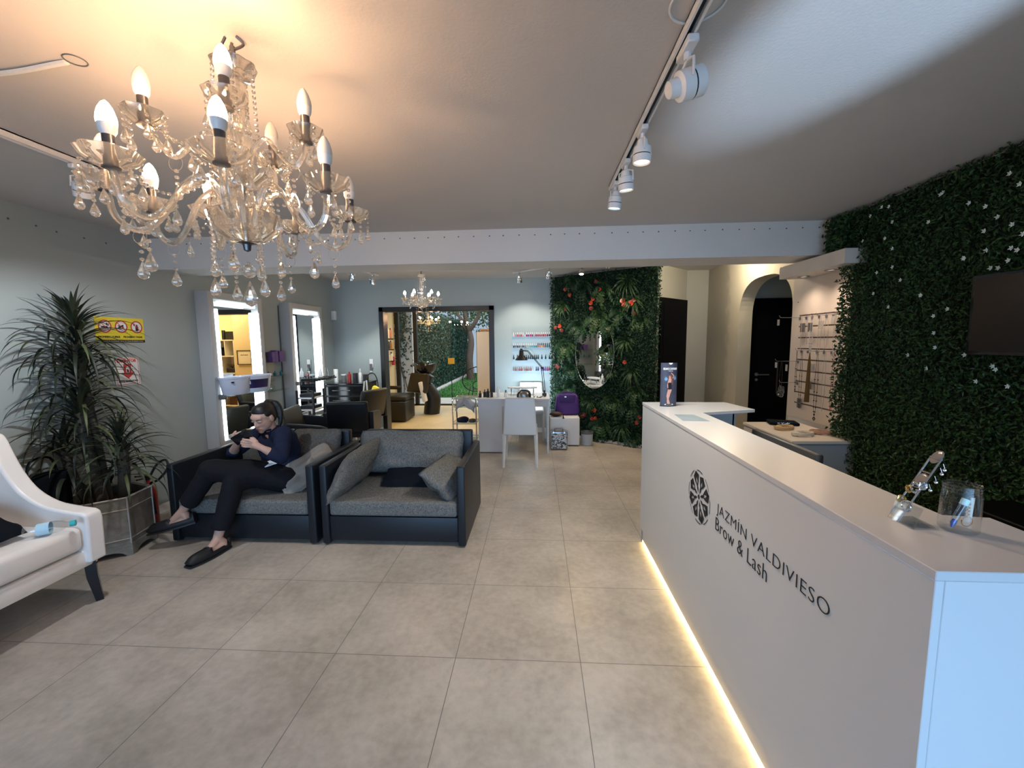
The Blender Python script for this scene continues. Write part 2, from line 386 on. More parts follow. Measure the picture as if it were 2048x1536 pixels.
# ================================================================== SETTING
def floor_mat(name, c1, c2, grout, rough=0.28, T0=0.6):
    m, t, b = nt(name); N = t.nodes; L = t.links
    tc = N.new('ShaderNodeTexCoord'); sep = N.new('ShaderNodeSeparateXYZ'); L.new(tc.outputs['Object'], sep.inputs[0])
    def line(sock):
        a = N.new('ShaderNodeMath'); a.operation = 'DIVIDE'; a.inputs[1].default_value = T0; L.new(sock, a.inputs[0])
        f = N.new('ShaderNodeMath'); f.operation = 'ROUND'; L.new(a.outputs[0], f.inputs[0])
        d = N.new('ShaderNodeMath'); d.operation = 'SUBTRACT'; L.new(a.outputs[0], d.inputs[0]); L.new(f.outputs[0], d.inputs[1])
        ab = N.new('ShaderNodeMath'); ab.operation = 'ABSOLUTE'; L.new(d.outputs[0], ab.inputs[0])
        c = N.new('ShaderNodeMath'); c.operation = 'LESS_THAN'; c.inputs[1].default_value = 0.0026; L.new(ab.outputs[0], c.inputs[0]); return c.outputs[0]
    mx = N.new('ShaderNodeMath'); mx.operation = 'MAXIMUM'; L.new(line(sep.outputs[0]), mx.inputs[0]); L.new(line(sep.outputs[1]), mx.inputs[1])
    n1 = N.new('ShaderNodeTexNoise'); n1.inputs['Scale'].default_value = 2.2; n1.inputs['Detail'].default_value = 9; n1.inputs['Roughness'].default_value = 0.68
    L.new(tc.outputs['Object'], n1.inputs['Vector'])
    n2 = N.new('ShaderNodeTexNoise'); n2.inputs['Scale'].default_value = 26; n2.inputs['Detail'].default_value = 5; L.new(tc.outputs['Object'], n2.inputs['Vector'])
    ad = N.new('ShaderNodeMath'); ad.operation = 'MULTIPLY_ADD'; ad.inputs[1].default_value = 0.35; L.new(n2.outputs['Fac'], ad.inputs[0]); L.new(n1.outputs['Fac'], ad.inputs[2])
    mr = N.new('ShaderNodeMapRange'); mr.inputs[1].default_value = 0.50; mr.inputs[2].default_value = 0.84; L.new(ad.outputs[0], mr.inputs[0])
    c = N.new('ShaderNodeMix'); c.data_type = 'RGBA'; c.inputs[6].default_value = (*c1, 1); c.inputs[7].default_value = (*c2, 1); L.new(mr.outputs[0], c.inputs[0])
    g = N.new('ShaderNodeMix'); g.data_type = 'RGBA'; g.inputs[7].default_value = (*grout, 1); L.new(mx.outputs[0], g.inputs[0]); L.new(c.outputs[2], g.inputs[6])
    L.new(g.outputs[2], b.inputs['Base Color']); b.inputs['Roughness'].default_value = rough; b.inputs['Specular IOR Level'].default_value = 0.5
    rr = N.new('ShaderNodeMapRange'); rr.inputs[3].default_value = rough-0.06; rr.inputs[4].default_value = rough+0.12; L.new(n1.outputs['Fac'], rr.inputs[0]); L.new(rr.outputs[0], b.inputs['Roughness'])
    bp = N.new('ShaderNodeBump'); bp.inputs['Strength'].default_value = 0.05; bp.inputs['Distance'].default_value = 0.004; L.new(n2.outputs['Fac'], bp.inputs['Height']); L.new(bp.outputs['Normal'], b.inputs['Normal'])
    return m
M['floor'] = floor_mat('stone_tile_floor', (0.31, 0.265, 0.218), (0.485, 0.42, 0.352), (0.12, 0.11, 0.10))
M['floor2'] = floor_mat('honey_tile_floor', (0.50, 0.40, 0.22), (0.60, 0.48, 0.28), (0.40, 0.32, 0.18), 0.4, 0.9)
M['concrete'] = mat('paving', (0.45, 0.43, 0.40), 0.9, var=0.15)
YR = 7.85      # garden facade of the back room
b = MB(); b.box(XL-.1, 4.3, -3.7, YB, -0.1, 0); struct('floor', b, 'floor')
b = MB(); b.box(XL-.1, 3.2, YB, YR, -0.1, 0.0); struct('floor_back', b, 'floor2')
b = MB(); b.box(XL-.1, 4.3, -3.7, YBEAM0+.1, HF, HF+.12); struct('ceiling_front', b, 'ceiling')
b = MB(); b.box(XL-.1, 4.3, YBEAM0+.1, YB+.05, HR, HR+.12); struct('ceiling_rear', b, 'ceiling')
b = MB(); b.box(XL-.1, 3.2, YB+.05, YR+.1, 2.62, 2.74); struct('ceiling_back', b, 'ceiling')
b = MB(); b.box(XL, 2.86, YBEAM0, YBEAM1, ZBEAM, HR+.1)
M['screw'] = mat('screw_dot_dent_shade', (0.12, 0.12, 0.12), 0.8)
for i in range(44):
    x = XL+.35+i*0.128+random.uniform(-.01, .01)
    if x > 2.7: break
    b.tube([(x, YBEAM0-.001, HF-.055+random.uniform(-.006, .006)), (x, YBEAM0+.003, HF-.055)], 0.006, 8, 1)
struct('trim_1', b, ['wallwhite', 'screw'])
# left wall, with a few dents high up, their shade put in as dark dots
b = MB(); b.box(XL-.15, XL, -3.7, YB+.1, 0, HR+.1)
for (y, z) in ((0.62, 2.36), (0.75, 2.355), (0.90, 2.35), (1.02, 2.34), (1.20, 2.34), (1.36, 2.34), (0.5, 2.34)):
    b.tube([(XL-.003, y, z), (XL+.001, y, z)], 0.007, 8, 1)
struct('wall_left', b, ['wall', 'screw'])
b = MB(); b.box(XL, XL+.014, 1.0, YB, 0, .075); b.box(XL, XL+.014, -3.6, -0.6, 0, .075); struct('baseboard_left', b, 'trim')
# back wall with the wide doorway
DX0, DX1, DZ = -2.23, -0.30, 2.11
b = MB(); b.box(XL, DX0, YB, YB+.14, 0, HR+.1); b.box(DX1, 2.9, YB, YB+.14, 0, HR+.1); b.box(DX0, DX1, YB, YB+.14, DZ, HR+.1); struct('wall_back', b, 'wall')
b = MB(); b.box(XL, DX0, YB-.014, YB, 0, .075); b.box(DX1, .9, YB-.014, YB, 0, .075); struct('baseboard_back', b, 'trim')
b = MB()
for (x0, x1, z0, z1) in ((DX0, DX0+.075, 0, DZ), (DX1-.085, DX1, 0, DZ), (DX0, DX1, DZ-.075, DZ)):
    b.rbox(x0, x1, YB-.03, YB+.17, z0, z1, .006, 1)
M['frameblack'] = mat('black_stained_frame', (0.010, 0.009, 0.009), 0.38)
struct('door_1', b, 'frameblack')
# right wall (behind the planting) and shop front wall with its opening
b = MB(); b.box(XR, XR+.15, -3.7, 1.49, 0, HR+.1); struct('wall_right', b, 'wallwhite')
b = MB(); b.box(XL, XR, -3.75, -3.65, 0, .28); b.box(XL, XR, -3.75, -3.65, 2.42, HF+.1); b.box(XL, XL+.5, -3.75, -3.65, 0, HF); b.box(XR-.3, XR, -3.75, -3.65, 0, HF)
b.box(-.05, .05, -3.75, -3.65, 0, HF); struct('wall_front', b, 'wallwhite')
# display wall, arch wall, end wall, slanted wall
b = MB(); b.box(2.866, 3.02, 1.49, 2.31, 0, HR+.1); struct('wall_display', b, 'wallwhite')
AX0, AX1 = 2.98, 3.145
prof = []
y0, y1, zs, zt = 2.535, 3.635, 1.80, 2.235
for k in range(25):
    a = pi*k/24; c_, s_ = cos(a), sin(a); e = 0.72
    prof.append(((y0+y1)/2-(y1-y0)/2*math.copysign(abs(c_)**e, c_)*1.0, zs+(zt-zs)*abs(s_)**0.85))
b = MB()
outer_pts = [(2.31, 0), (y0, 0)]+prof+[(y1, 0), (4.62, 0), (4.62, HR+.1), (2.31, HR+.1)]
# build as quads between the opening and the wall top, so faces stay clean
def archwall(mb, x0, x1):
    mb.box(x0, x1, 2.31, y0, 0, HR+.1); mb.box(x0, x1, y1, 4.62, 0, HR+.1)
    pr = [(y0, zs)]+prof+[(y1, zs)]
    for (a, za), (c, zc) in zip(pr[:-1], pr[1:]):
        if abs(c-a) < 1e-6: continue
        vs = [(x0, a, za), (x0, c, zc), (x0, c, HR+.1), (x0, a, HR+.1), (x1, a, za), (x1, c, zc), (x1, c, HR+.1), (x1, a, HR+.1)]
        mb.add(vs, [(0, 1, 2, 3), (7, 6, 5, 4), (0, 4, 5, 1), (3, 2, 6, 7)])
archwall(b, AX0, AX1)
def olive_wall():
    """cream-olive paint with the old darker coat showing along a ragged edge"""
    m, t, bb = nt('patched_olive_wall'); N = t.nodes; L = t.links
    tc = N.new('ShaderNodeTexCoord'); sep = N.new('ShaderNodeSeparateXYZ'); L.new(tc.outputs['Object'], sep.inputs[0])
    n = N.new('ShaderNodeTexNoise'); n.inputs['Scale'].default_value = 7; n.inputs['Detail'].default_value = 6; L.new(tc.outputs['Object'], n.inputs['Vector'])
    a = N.new('ShaderNodeMath'); a.operation = 'MULTIPLY_ADD'; a.inputs[1].default_value = 0.30; L.new(n.outputs['Fac'], a.inputs[0]); L.new(sep.outputs[1], a.inputs[2])
    r = N.new('ShaderNodeMapRange'); r.inputs[1].default_value = 4.02; r.inputs[2].default_value = 4.16; L.new(a.outputs[0], r.inputs[0])
    c = N.new('ShaderNodeMix'); c.data_type = 'RGBA'; c.inputs[6].default_value = (0.52, 0.47, 0.36, 1); c.inputs[7].default_value = (0.36, 0.33, 0.26, 1)
    L.new(r.outputs[0], c.inputs[0]); L.new(c.outputs[2], bb.inputs['Base Color']); bb.inputs['Roughness'].default_value = 0.85; return m
M['olivewall'] = olive_wall()
struct('wall_arch', b, 'olivewall')
b = MB(); b.box(2.64, 3.1, 4.61, 4.72, 0, HR+.1); struct('wall_end', b, 'olive')
b = MB(); s2 = sqrt(.5)
def slant(mb, t0, t1, z0, z1, d0, d1, mi=0):
    """box along the 45 degree wall; t along it from (2.66,4.61) towards the camera, d out of it"""
    P = []
    for z in (z0, z1):
        for t_, d_ in ((t0, d0), (t1, d0), (t1, d1), (t0, d1)):
            P.append((2.66-s2*t_+s2*d_, 4.61-s2*t_-s2*d_, z))
    mb.add(P, [(0, 3, 2, 1), (4, 5, 6, 7), (0, 1, 5, 4), (1, 2, 6, 5), (2, 3, 7, 6), (3, 0, 4, 7)], mi)
slant(b, 0, .84, 0, HR+.1, -.12, 0); struct('wall_slant', b, 'olive')
b = MB(); slant(b, .02, .80, 0, 2.11, 0, .03); slant(b, .10, .72, 0, 2.03, .03, .034, 1); struct('door_2', b, ['blackdoor', 'blackdoor'])
# corridor behind the arch with its black door
b = MB(); b.box(3.145, 4.2, 3.74, 3.85, 0, HR+.1); b.box(4.1, 4.2, 2.2, 3.85, 0, HR+.1); b.box(3.02, 4.2, 2.2, 2.31, 0, HR+.1); struct('wall_corridor', b, 'wall')
b = MB(); b.box(3.15, 3.20, 3.70, 3.74, 0, 2.04); b.box(4.0, 4.05, 3.70, 3.74, 0, 2.04); b.box(3.15, 4.05, 3.70, 3.74, 1.99, 2.04); b.box(3.20, 4.0, 3.715, 3.735, 0, 1.99)
d3 = struct('door_3', b, 'blackdoor')
b = MB(); b.tube([(3.27, 3.715, 1.06), (3.27, 3.66, 1.06), (3.40, 3.655, 1.06)], .009, 8); b.tube([(3.27, 3.715, 1.06), (3.27, 3.70, 1.06)], .024, 14); b.tube([(3.27, 3.715, .99), (3.27, 3.70, .99)], .018, 14)
b.build('door_handle', 'steel', d3)
# back room walls
b = MB(); b.box(-3.15, -3.0, YB+.14, YR, 0, 2.7); struct('wall_back_room_left', b, 'yellow')
b = MB(); b.box(-.05, 3.2, YR, YR+.15, 0, 2.7); b.box(-.05, .86, 7.50, YR, 0, 2.7); struct('wall_back_room_far', b, 'yellow')
b = MB(); b.box(3.05, 3.2, YB+.14, YR, 0, 2.7); struct('wall_back_room_right', b, 'yellow')
b = MB(); b.box(-2.98, DX0, YB+.14, YB+.16, 0, 2.62); b.box(DX1, 3.05, YB+.14, YB+.16, 0, 2.62); struct('wall_back_room_near', b, 'yellow')
# glazed garden front: black posts, panes, and a frameless glass door
b = MB()
for x in (-2.94, -2.50, -.08): b.box(x-.045, x+.045, YR, YR+.09, 0, 2.62)
b.box(-3.0, -.05, YR, YR+.09, 2.50, 2.62); b.box(-3.0, -.05, YR, YR+.09, 0, .03)
w1 = struct('window_1', b, 'frameblack')
b = MB(); b.box(-2.46, -1.655, YR+.03, YR+.04, .03, 2.5); b.build('glass_pane', 'pane', w1, False)
b = MB(); b.box(-2.90, -2.545, YR+.03, YR+.04, .03, 2.5); b.build('glass_pane', 'pane', w1, False)
b = MB(); b.box(-1.635, -.13, YR+.03, YR+.04, .03, 2.5); w2 = struct('door_4', b, 'pane')
b = MB(); b.box(-1.72, -1.57, YR+.015, YR+.055, 1.00, 1.14); b.build('door_lock', 'goldpatch', w2)
b = MB(); b.box(-1.652, -1.638, YR+.025, YR+.045, .03, 2.5); b.build('door_edge', 'frameblack', w2)
# ------------------------------------------------------------------ garden
M['grass'] = leafmat('grass_blades', (0.02, 0.10, 0.015), (0.035, 0.17, 0.02), (0.07, 0.26, 0.03), 0.7)
M['soil'] = mat('lawn_soil', (0.03, 0.12, 0.02), 0.9)
M['hedge'] = leafmat('hedge_leaves', (0.012, 0.040, 0.028), (0.026, 0.078, 0.050), (0.065, 0.15, 0.095), 0.5)
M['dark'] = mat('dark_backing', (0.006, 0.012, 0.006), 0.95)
M['bark'] = mat('tree_bark', (0.11, 0.075, 0.06), 0.9, bump=0.6, bscale=30, var=0.3)
M['gardenwall'] = mat('garden_wall_render', (0.62, 0.62, 0.62), 0.9, var=.05)
b = MB(); b.box(-6, 4, YR+.09, 9.3, -.1, -.01); o = struct('floor_patio', b, 'concrete')
b = MB(); b.box(-2.75, 4, 9.3, 18, -.1, 0.0); o = struct('floor_lawn', b, 'soil')
b = MB()
rg = random.Random(3)
for i in range(9000):
    x = rg.uniform(-2.7, .6); y = 9.32+rg.random()**1.4*8.5; h = rg.uniform(.03, .07); a = rg.uniform(0, 6.28); wd = .006
    dx, dy = cos(a)*wd, sin(a)*wd; lx, ly = rg.uniform(-.02, .02), rg.uniform(-.02, .02)
    b.add([(x-dx, y-dy, 0), (x+dx, y+dy, 0), (x+lx, y+ly, h)], [(0, 1, 2)])
tag(b.build('lawn_grass', 'grass', None, False), 'bright green lawn outside the glass door', 'grass', kind='stuff')
b = MB(); b.box(-2.85, -2.68, 9.2, 17.9, -.01, .05); tag(b.build('lawn_kerb', 'concrete', None, False), 'pale concrete kerb between the lawn and the tall clipped hedge', 'kerb')
b = MB(); b.box(-3.75, -2.8, 8.62, 8.75, 0, 3.2); struct('wall_garden', b, 'gardenwall')
def leaf_quad(mb, p, n, up_, L_, w_, fold=0.25, mi=0):
    """small folded pointed leaf starting at p, growing along up_, facing n"""
    s_ = up_.cross(n); s_.normalize()
    a = p; c_ = p+up_*L_; m1 = p+up_*L_*0.45+s_*w_*0.5+n*fold*w_; m2 = p+up_*L_*0.45-s_*w_*0.5+n*fold*w_
    mb.add([a, m1, c_, m2], [(0, 1, 2), (0, 2, 3)], mi)
def leaf_field(mb, n, point, normal, size, rr, spread=0.9, droop=0.3, depth=0.05, wr=.55):
    for i in range(n):
        p = point(rr); nn = normal; d = Vector((rr.gauss(0, 1), rr.gauss(0, 1), rr.gauss(0, 1))).normalized()
        nv = (nn+d*spread*0.6).normalized()
        u = Vector((rr.gauss(0, 1), rr.gauss(0, 1), rr.gauss(0, 1)-droop)); u = (u-nv*u.dot(nv)*0.7).normalized()
        leaf_quad(mb, p+nn*rr.random()*depth, nv, u, rr.uniform(*size), rr.uniform(*size)*wr)
th = thing('clipped_hedge', 'tall clipped green hedge running along the lawn outside', 'hedge', (-2.85, 9, 0))
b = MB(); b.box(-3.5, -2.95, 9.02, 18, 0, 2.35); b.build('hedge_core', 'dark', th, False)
b = MB(); rr = random.Random(5)
leaf_field(b, 12000, lambda r: Vector((-2.95+.10*noise.noise(Vector((0, r.random()*20, 0))), 9.02+r.random()**1.5*9.0, r.uniform(0, 2.42))), Vector((1, 0, 0)), (.05, .11), rr, depth=.12)
leaf_field(b, 1200, lambda r: Vector((r.uniform(-3.4, -2.9), r.uniform(8.9, 18), 2.36)), Vector((0, 0, 1)), (.06, .12), rr, depth=.12)
leaf_field(b, 900, lambda r: Vector((r.uniform(-3.5, -2.85), 9.0, r.uniform(0, 2.4))), Vector((0, -1, 0)), (.05, .10), rr, depth=.1)
b.build('hedge_leaves', 'hedge', th, False)
th = thing('wall_vine', 'thin leafy vine climbing the white garden wall', 'vine', (-3.2, 8.6, 0))
b = MB(); 
for s0 in ((-3.05, 0.3), (-3.25, .8), (-3.15, 0.1)):
    p = [(s0[0]+.1*sin(k*.8+s0[1]*7), 8.60, s0[1]+k*.27) for k in range(9)]; b.tube(spline(p, 3), .011, 5)
b.build('stem', 'bark', th)
b = MB(); leaf_field(b, 700, lambda r: Vector((r.gauss(-3.12, .16), 8.60, min(2.9, r.gauss(2.0, .6)))), Vector((0, -1, 0)), (.05, .11), rr, depth=.08)
b.build('leaves', 'hedge', th, False)
b = MB(); b.box(-2.4, 1, 17.2, 17.3, 0, 2.0); 
for k in range(16): b.box(-2.4+k*.21, -2.38+k*.21, 17.15, 17.2, 0, 2.05)
tag(b.build('garden_fence', 'black', None, False), 'dark timber fence at the end of the lawn', 'fence')
M['treeleaf'] = leafmat('tree_leaves', (0.02, 0.06, 0.02), (0.06, 0.14, 0.04), (0.20, 0.30, 0.12), 0.5)
M['redleaf'] = leafmat('copper_leaves', (0.08, 0.02, 0.02), (0.16, 0.04, 0.04), (0.25, 0.10, 0.08), 0.5)
def tree(name, label, x, y, crown, n, lm, tr=.16):
    th = thing(name, label, 'tree', (x, y, 0))
    b = MB(); b.tube(spline([(x, y, -.05), (x-.03, y, .8), (x+.05, y, 1.6), (x-.12, y, 2.3), (x-.2, y, 3.1)], 4), [tr*(1-.5*k/16) for k in range(17)], 10)
    for q in ((-.7, .2, 3.0), (.6, -.2, 3.1), (-.2, -.7, 3.2)): b.tube(spline([(x-.05, y, 1.9), (x+q[0]*.5, y+q[1]*.5, 2.4), (x+q[0], y+q[1], q[2])], 4), [.09]*5+[.05]*4, 7)
    b.build('trunk', 'bark', th)
    b = MB()
    cx, cy, cz, rx, ry, rz_ = crown
    def pt(r):
        d = Vector((r.gauss(0, 1), r.gauss(0, 1), r.gauss(0, 1))).normalized()*(r.random()**.5)
        return Vector((cx+d.x*rx, cy+d.y*ry, cz+d.z*rz_))
    leaf_field(b, n, pt, Vector((0, -1, .3)).normalized(), (.09, .2), rr, spread=1.6, depth=.1)
    b.build('leaves', lm, th, False)
tree('garden_tree', 'brown trunked tree at the end of the lawn by the fence', -2.28, 14.6, (-1.5, 14.8, 3.3, 1.3, .9, .6), 1300, 'treeleaf', .16)
tree('copper_tree', 'red leaved tree beyond the hedge, partly behind the small chandelier', -4.3, 13.0, (-4.2, 12.6, 3.3, .9, 1.2, .55), 700, 'redleaf', .1)
tree('tall_tree', 'leafy green tree standing behind the garden fence', -1.0, 19.0, (-2.3, 18.8, 3.2, 3.4, 1.0, 1.3), 2600, 'treeleaf', .2)
for i, (px_, py_, pz_) in enumerate(((-2.35, 11.2, 2.16), (-2.05, 11.6, 2.18), (-1.93, 12.0, 2.17), (-2.6, 10.4, 2.2))):
    b = MB(); b.ball((px_, py_, pz_), .035, 10, 8); q = thing('string_light', ['small lit garden bulb, second from the left on the hanging string', 'small lit garden bulb, second from the right on the hanging string', 'small lit garden bulb nearest the tree trunk', 'small lit garden bulb at the left end of the string'][i], 'light bulb', (px_, py_, pz_), 'garden string lights')
    b.build('bulb', M.setdefault('bulbgarden', emis('garden_bulb', (1, .9, .65), 12)), q)
    b = MB(); b.cyl((px_, py_), .018, pz_+.03, pz_+.08, 8); b.build('socket', 'black', q)
b = MB(); b.tube(spline([(-3.2, 9.4, 2.36), (-2.6, 10.4, 2.28), (-2.35, 11.2, 2.24), (-2.05, 11.6, 2.26), (-1.93, 12, 2.25), (-1.9, 12.9, 2.4)], 6), .005, 5)
tag(b.build('string_light_cable', 'black', None), 'thin black cable of the garden string lights', 'cable')
# garden / back room light
light('garden_day', 'AREA', (-1.0, 12.5, 5.0), 700, (0.92, 0.97, 1.0), (-2.2, 12.5, 0), shape='RECTANGLE', size=6, size_y=8)
light('back_room_ceiling_lamp', 'AREA', (1.5, 7.0, 2.58), 66, (1.0, 0.74, 0.40), (1.5, 7.0, 0), shape='RECTANGLE', size=2.0, size_y=.6)
light('back_room_ceiling_lamp', 'AREA', (-1.9, 6.1, 2.58), 24, (1.0, 0.74, 0.38), (-1.9, 6.3, 0), shape='RECTANGLE', size=1.6, size_y=.5)
# ================================================================== RECEPTION COUNTER
CX0, CX1 = 1.18, 1.475      # body front and rear of the narrow top
CY0, CY1 = -1.005, 1.232
CZ = 1.067
ct = thing('reception_counter', 'long white reception counter with the black flower logo and salon name', 'counter', (1.3, 0.1, 0))
b = MB(); b.rbox(CX0, CX0+.018, CY0, CY1-.001, .105, CZ-.021, .0015, 1); b.build('front_panel', 'white', ct)
b = MB(); b.box(CX0+.012, CX0+.030, CY0+.02, CY1-.025, .022, .105); b.build('plinth_board', 'white', ct, False)
b = MB(); b.box(CX0+.09, CX0+.10, CY0+.05, CY1-.06, .0, .022); b.box(CX0+.09, CX0+.5, CY0+.03, CY0+.05, 0, .03); b.build('floor_runner', 'black', ct, False)
b = MB(); b.box(CX0+.034, CX0+.050, CY0+.05, CY1-.05, .016, .034)
M['ledwarm'] = emis('warm_led_strip', (1.0, 0.76, 0.34), 55.0)
b.build('led_strip', 'ledwarm', ct, False)
b = MB(); b.rbox(CX0+.0184, 2.35, CY0, CY0+.018, .0, CZ-.021, .0015, 1); b.build('end_panel', 'white', ct)
b = MB(); b.tube([(1.29, CY0-.0015, .565), (1.29, CY0+.002, .565)], .0055, 12); b.build('screw_hole', 'black', ct)
# top: narrow bar with an arm at each end
b = MB()
poly = [(CX0-.002, CY0-.002), (2.36, CY0-.002), (2.36, -.83), (1.541, -.83), (1.541, -.745), (CX1, -.725), (CX1-.01, .915), (1.80, .915), (1.775, CY1+.002), (CX0-.002, CY1+.002)]
poly = [(CX0-.002, CY0-.002), (2.36, CY0-.002), (2.36, -.86), (1.542, -.86), (1.542, -.748), (1.441, -.735), (1.437, .79), (1.815, .905), (1.765, 1.222), (CX0-.002, CY1+.002)]
b.prism(poly, .020, 'z', CZ-.020)
o = b.build('counter_top', 'whitetop', ct, False)
bv = o.modifiers.new('b', 'BEVEL'); bv.width = .0015; bv.segments = 1; bv.limit_method = 'ANGLE'; bake(o)
b = MB(); b.box(1.40, 1.42, -.98, .9, .06, CZ-.022); b.box(1.35, 1.70, .935, .955, .0, CZ-.021); b.box(1.19, 1.70, 1.195, 1.225, .0, CZ-.021); b.box(1.69, 1.71, .935, 1.225, 0, CZ-.021)
M['greypanel'] = mat('blue_grey_panel', (0.30, 0.34, 0.38), 0.5)
b.build('inner_panels', 'greypanel', ct, False)
b = MB(); b.box(1.42, 1.87, -.96, .93, .715, .740); b.box(1.84, 1.86, -.9, -.86, 0, .715); b.box(1.84, 1.86, .86, .90, 0, .715); b.build('work_surface', 'white', ct, False)
# lettering
def on_panel(mb, y_at, z_at):
    """text runs along -y on the counter front, facing -x"""
    return mb.xf(Matrix(((0, 0, -1, CX0-.0012), (-1, 0, 0, y_at), (0, 1, 0, z_at), (0, 0, 0, 1))))
t_ = fit_text(text_mb('JAZMÍN VALDIVIESO', .06, offset=-.0011, space=1.08), .690, .068); 
[on_panel(q_, -.048, .760).build('lettering', 'ink', ct, False) for q_ in words(t_, .014)]
t_ = fit_text(text_mb('Brow & Lash', .06, offset=-.0007, space=1.05), .402, .056)
[on_panel(q_, -.042, .694).build('lettering', 'ink', ct, False) for q_ in words(t_, .011)]
# flower emblem: eight petals, alternately outlined, in a broken ring
b = MB(); R0 = .127; ec, ez = .150, .765
def petal(mb, a, r0, r1, w0, w1, sh=0.0, tip=0.0):
    ca, sa = cos(a), sin(a)
    def P(r, s_): return (r*ca-s_*sa, r*sa+s_*ca)
    L_ = [P(r0, 0), P(lerp(r0, r1, .35), w0), P(lerp(r0, r1, .72), w1+sh), P(r1, tip), P(lerp(r0, r1, .78), -w1*.1+sh), P(lerp(r0, r1, .4), w0*.35)]
    mb.add([Vector((x, y, 0)) for x, y in L_], [(0, 1, 5), (1, 2, 4, 5), (2, 3, 4)])
for k in range(8):
    a = radians(22.5+45*k)
    for s_ in (1, -1):
        q = MB(); petal(q, 0, .044, R0*(.99 if k % 2 == 0 else .93), .020, .034, 0, 0)
        if s_ < 0: q.v = [Vector((v.x, -v.y, 0)) for v in q.v]
        b.merge(q, Rz(a))
    q = MB(); q.add([Vector(p) for p in ((.018, 0, 0), (.040, .0085, 0), (.072, 0, 0), (.040, -.0085, 0))], [(0, 1, 2, 3)]); b.merge(q, Rz(a))
    q = MB(); n_ = 6
    for j in range(n_):
        a0 = radians(22.5+45*k+8)+radians(29)*j/n_; a1 = radians(22.5+45*k+8)+radians(29)*(j+1)/n_; ro, ri = R0*1.02, R0*(1.02-.035)
        q.add([Vector((ro*cos(a0), ro*sin(a0), 0)), Vector((ro*cos(a1), ro*sin(a1), 0)), Vector((ri*cos(a1), ri*sin(a1), 0)), Vector((ri*cos(a0), ri*sin(a0), 0))], [(0, 1, 2, 3)])
    b.merge(q)
q = MB(); q.add([Vector((.012*cos(2*pi*j/10), .012*sin(2*pi*j/10), 0)) for j in range(10)], [tuple(range(10))]); b.merge(q)
b.xf(T(0, 0, 0)); b = on_panel(b, ec, ez); b.build('flower_emblem', 'ink', ct, False)
# ------------------------------------------------------------------ things on the counter
th = thing('advert_cylinder', 'dark curved advert stand picturing a dancing woman, on far end of counter', 'sign', (1.30, 1.045, CZ))
b = MB(); b.lathe([(.058, 0), (.058, .300)], (1.305, 1.05, CZ), 28, 0, start=pi*1.0, arc=pi); b.lathe([(.056, .300), (.056, 0)], (1.305, 1.05, CZ), 28, 0, start=pi*1.0, arc=pi)
M['advert'] = mat('advert_dark_blue', (0.050, 0.058, 0.095), 0.45, var=.3, vscale=16)
b.xf(T(1.305, 1.05, 0) @ Rz(radians(8)) @ Matrix.Diagonal((1, .45, 1, 1)) @ T(-1.305, -1.05, 0))
b.build('curved_card', 'advert', th)
b = MB(); b.lathe([(.0, 0), (.0590, 0), (.0590, .006), (0, .006)], (1.305, 1.05, CZ), 28, 0, start=pi, arc=pi); b.xf(T(1.305, 1.05, 0) @ Rz(radians(8)) @ Matrix.Diagonal((1, .45, 1, 1)) @ T(-1.305, -1.05, 0)); b.build('card_foot', 'black', th)
def on_curve(mb, u0, z0, w=.112):
    """wrap flat art (x across, y up) round the front of the curved card"""
    vs = []
    for v in mb.v:
        a = pi*1.5+(v.x+u0)/.058; rr_ = .0587+v.z
        q = Vector((rr_*cos(a), rr_*sin(a)*.45, v.y)); q.rotate(Matrix.Rotation(radians(8), 3, 'Z')); vs.append(Vector((1.305+q.x, 1.05+q.y, CZ+z0+q.z)))
    mb.v = vs; return mb
M['artwhite'] = mat('print_white', (.8, .8, .82), .5); M['artskin'] = mat('print_skin', (.62, .34, .28), .5); M['artglow'] = mat('print_blue_glow', (.18, .34, .55), .5); M['arthair'] = mat('print_auburn', (.22, .08, .05), .5)
t_ = fit_text(text_mb('REGAMOS 2 ENTRADAS', .02, offset=.0006), .106, .015); on_curve(t_, -.053, .252).build('print_title', 'artwhite', th, False)
t_ = fit_text(text_mb('PARA EL', .02), .03, .006); on_curve(t_, -.013, .241).build('print_title', 'artwhite', th, False)
def disc_art(x, y, rx, ry, z=0, n=12): q = MB(); q.add([Vector((x+rx*cos(2*pi*j/n), y+ry*sin(2*pi*j/n), z)) for j in range(n)], [tuple(range(n))]); return q
a_ = MB(); 
for s_ in ((-.030, .190), (.035, .195)):
    a_.merge(disc_art(*s_, .012, .011)); 
    for k in range(6):
        an = k*pi/6; a_.add([Vector((s_[0]+.024*cos(an), s_[1]+.024*sin(an), 0)), Vector((s_[0]-.002*sin(an), s_[1]+.002*cos(an), 0)), Vector((s_[0]-.024*cos(an), s_[1]-.024*sin(an), 0)), Vector((s_[0]+.002*sin(an), s_[1]-.002*cos(an), 0))], [(0, 1, 2, 3)])
on_curve(a_, 0, 0).build('print_glow', 'artglow', th, False)
a_ = MB(); a_.merge(disc_art(-.004, .205, .007, .011, .0006))           # head, raised arms, torso, legs
def limb(mb, pts, wd, z=.0007):
    for (x0, y0_), (x1, y1_) in zip(pts[:-1], pts[1:]):
        d = Vector((x1-x0, y1_-y0_, 0)).normalized(); nn = Vector((-d.y, d.x, 0))*wd
        mb.add([Vector((x0, y0_, z))+nn, Vector((x1, y1_, z))+nn*.8, Vector((x1, y1_, z))-nn*.8, Vector((x0, y0_, z))-nn], [(0, 1, 2, 3)])
limb(a_, [(.006, .180), (.026, .210), (.004, .232)], .0035); limb(a_, [(-.012, .180), (-.018, .150), (-.016, .128)], .003)
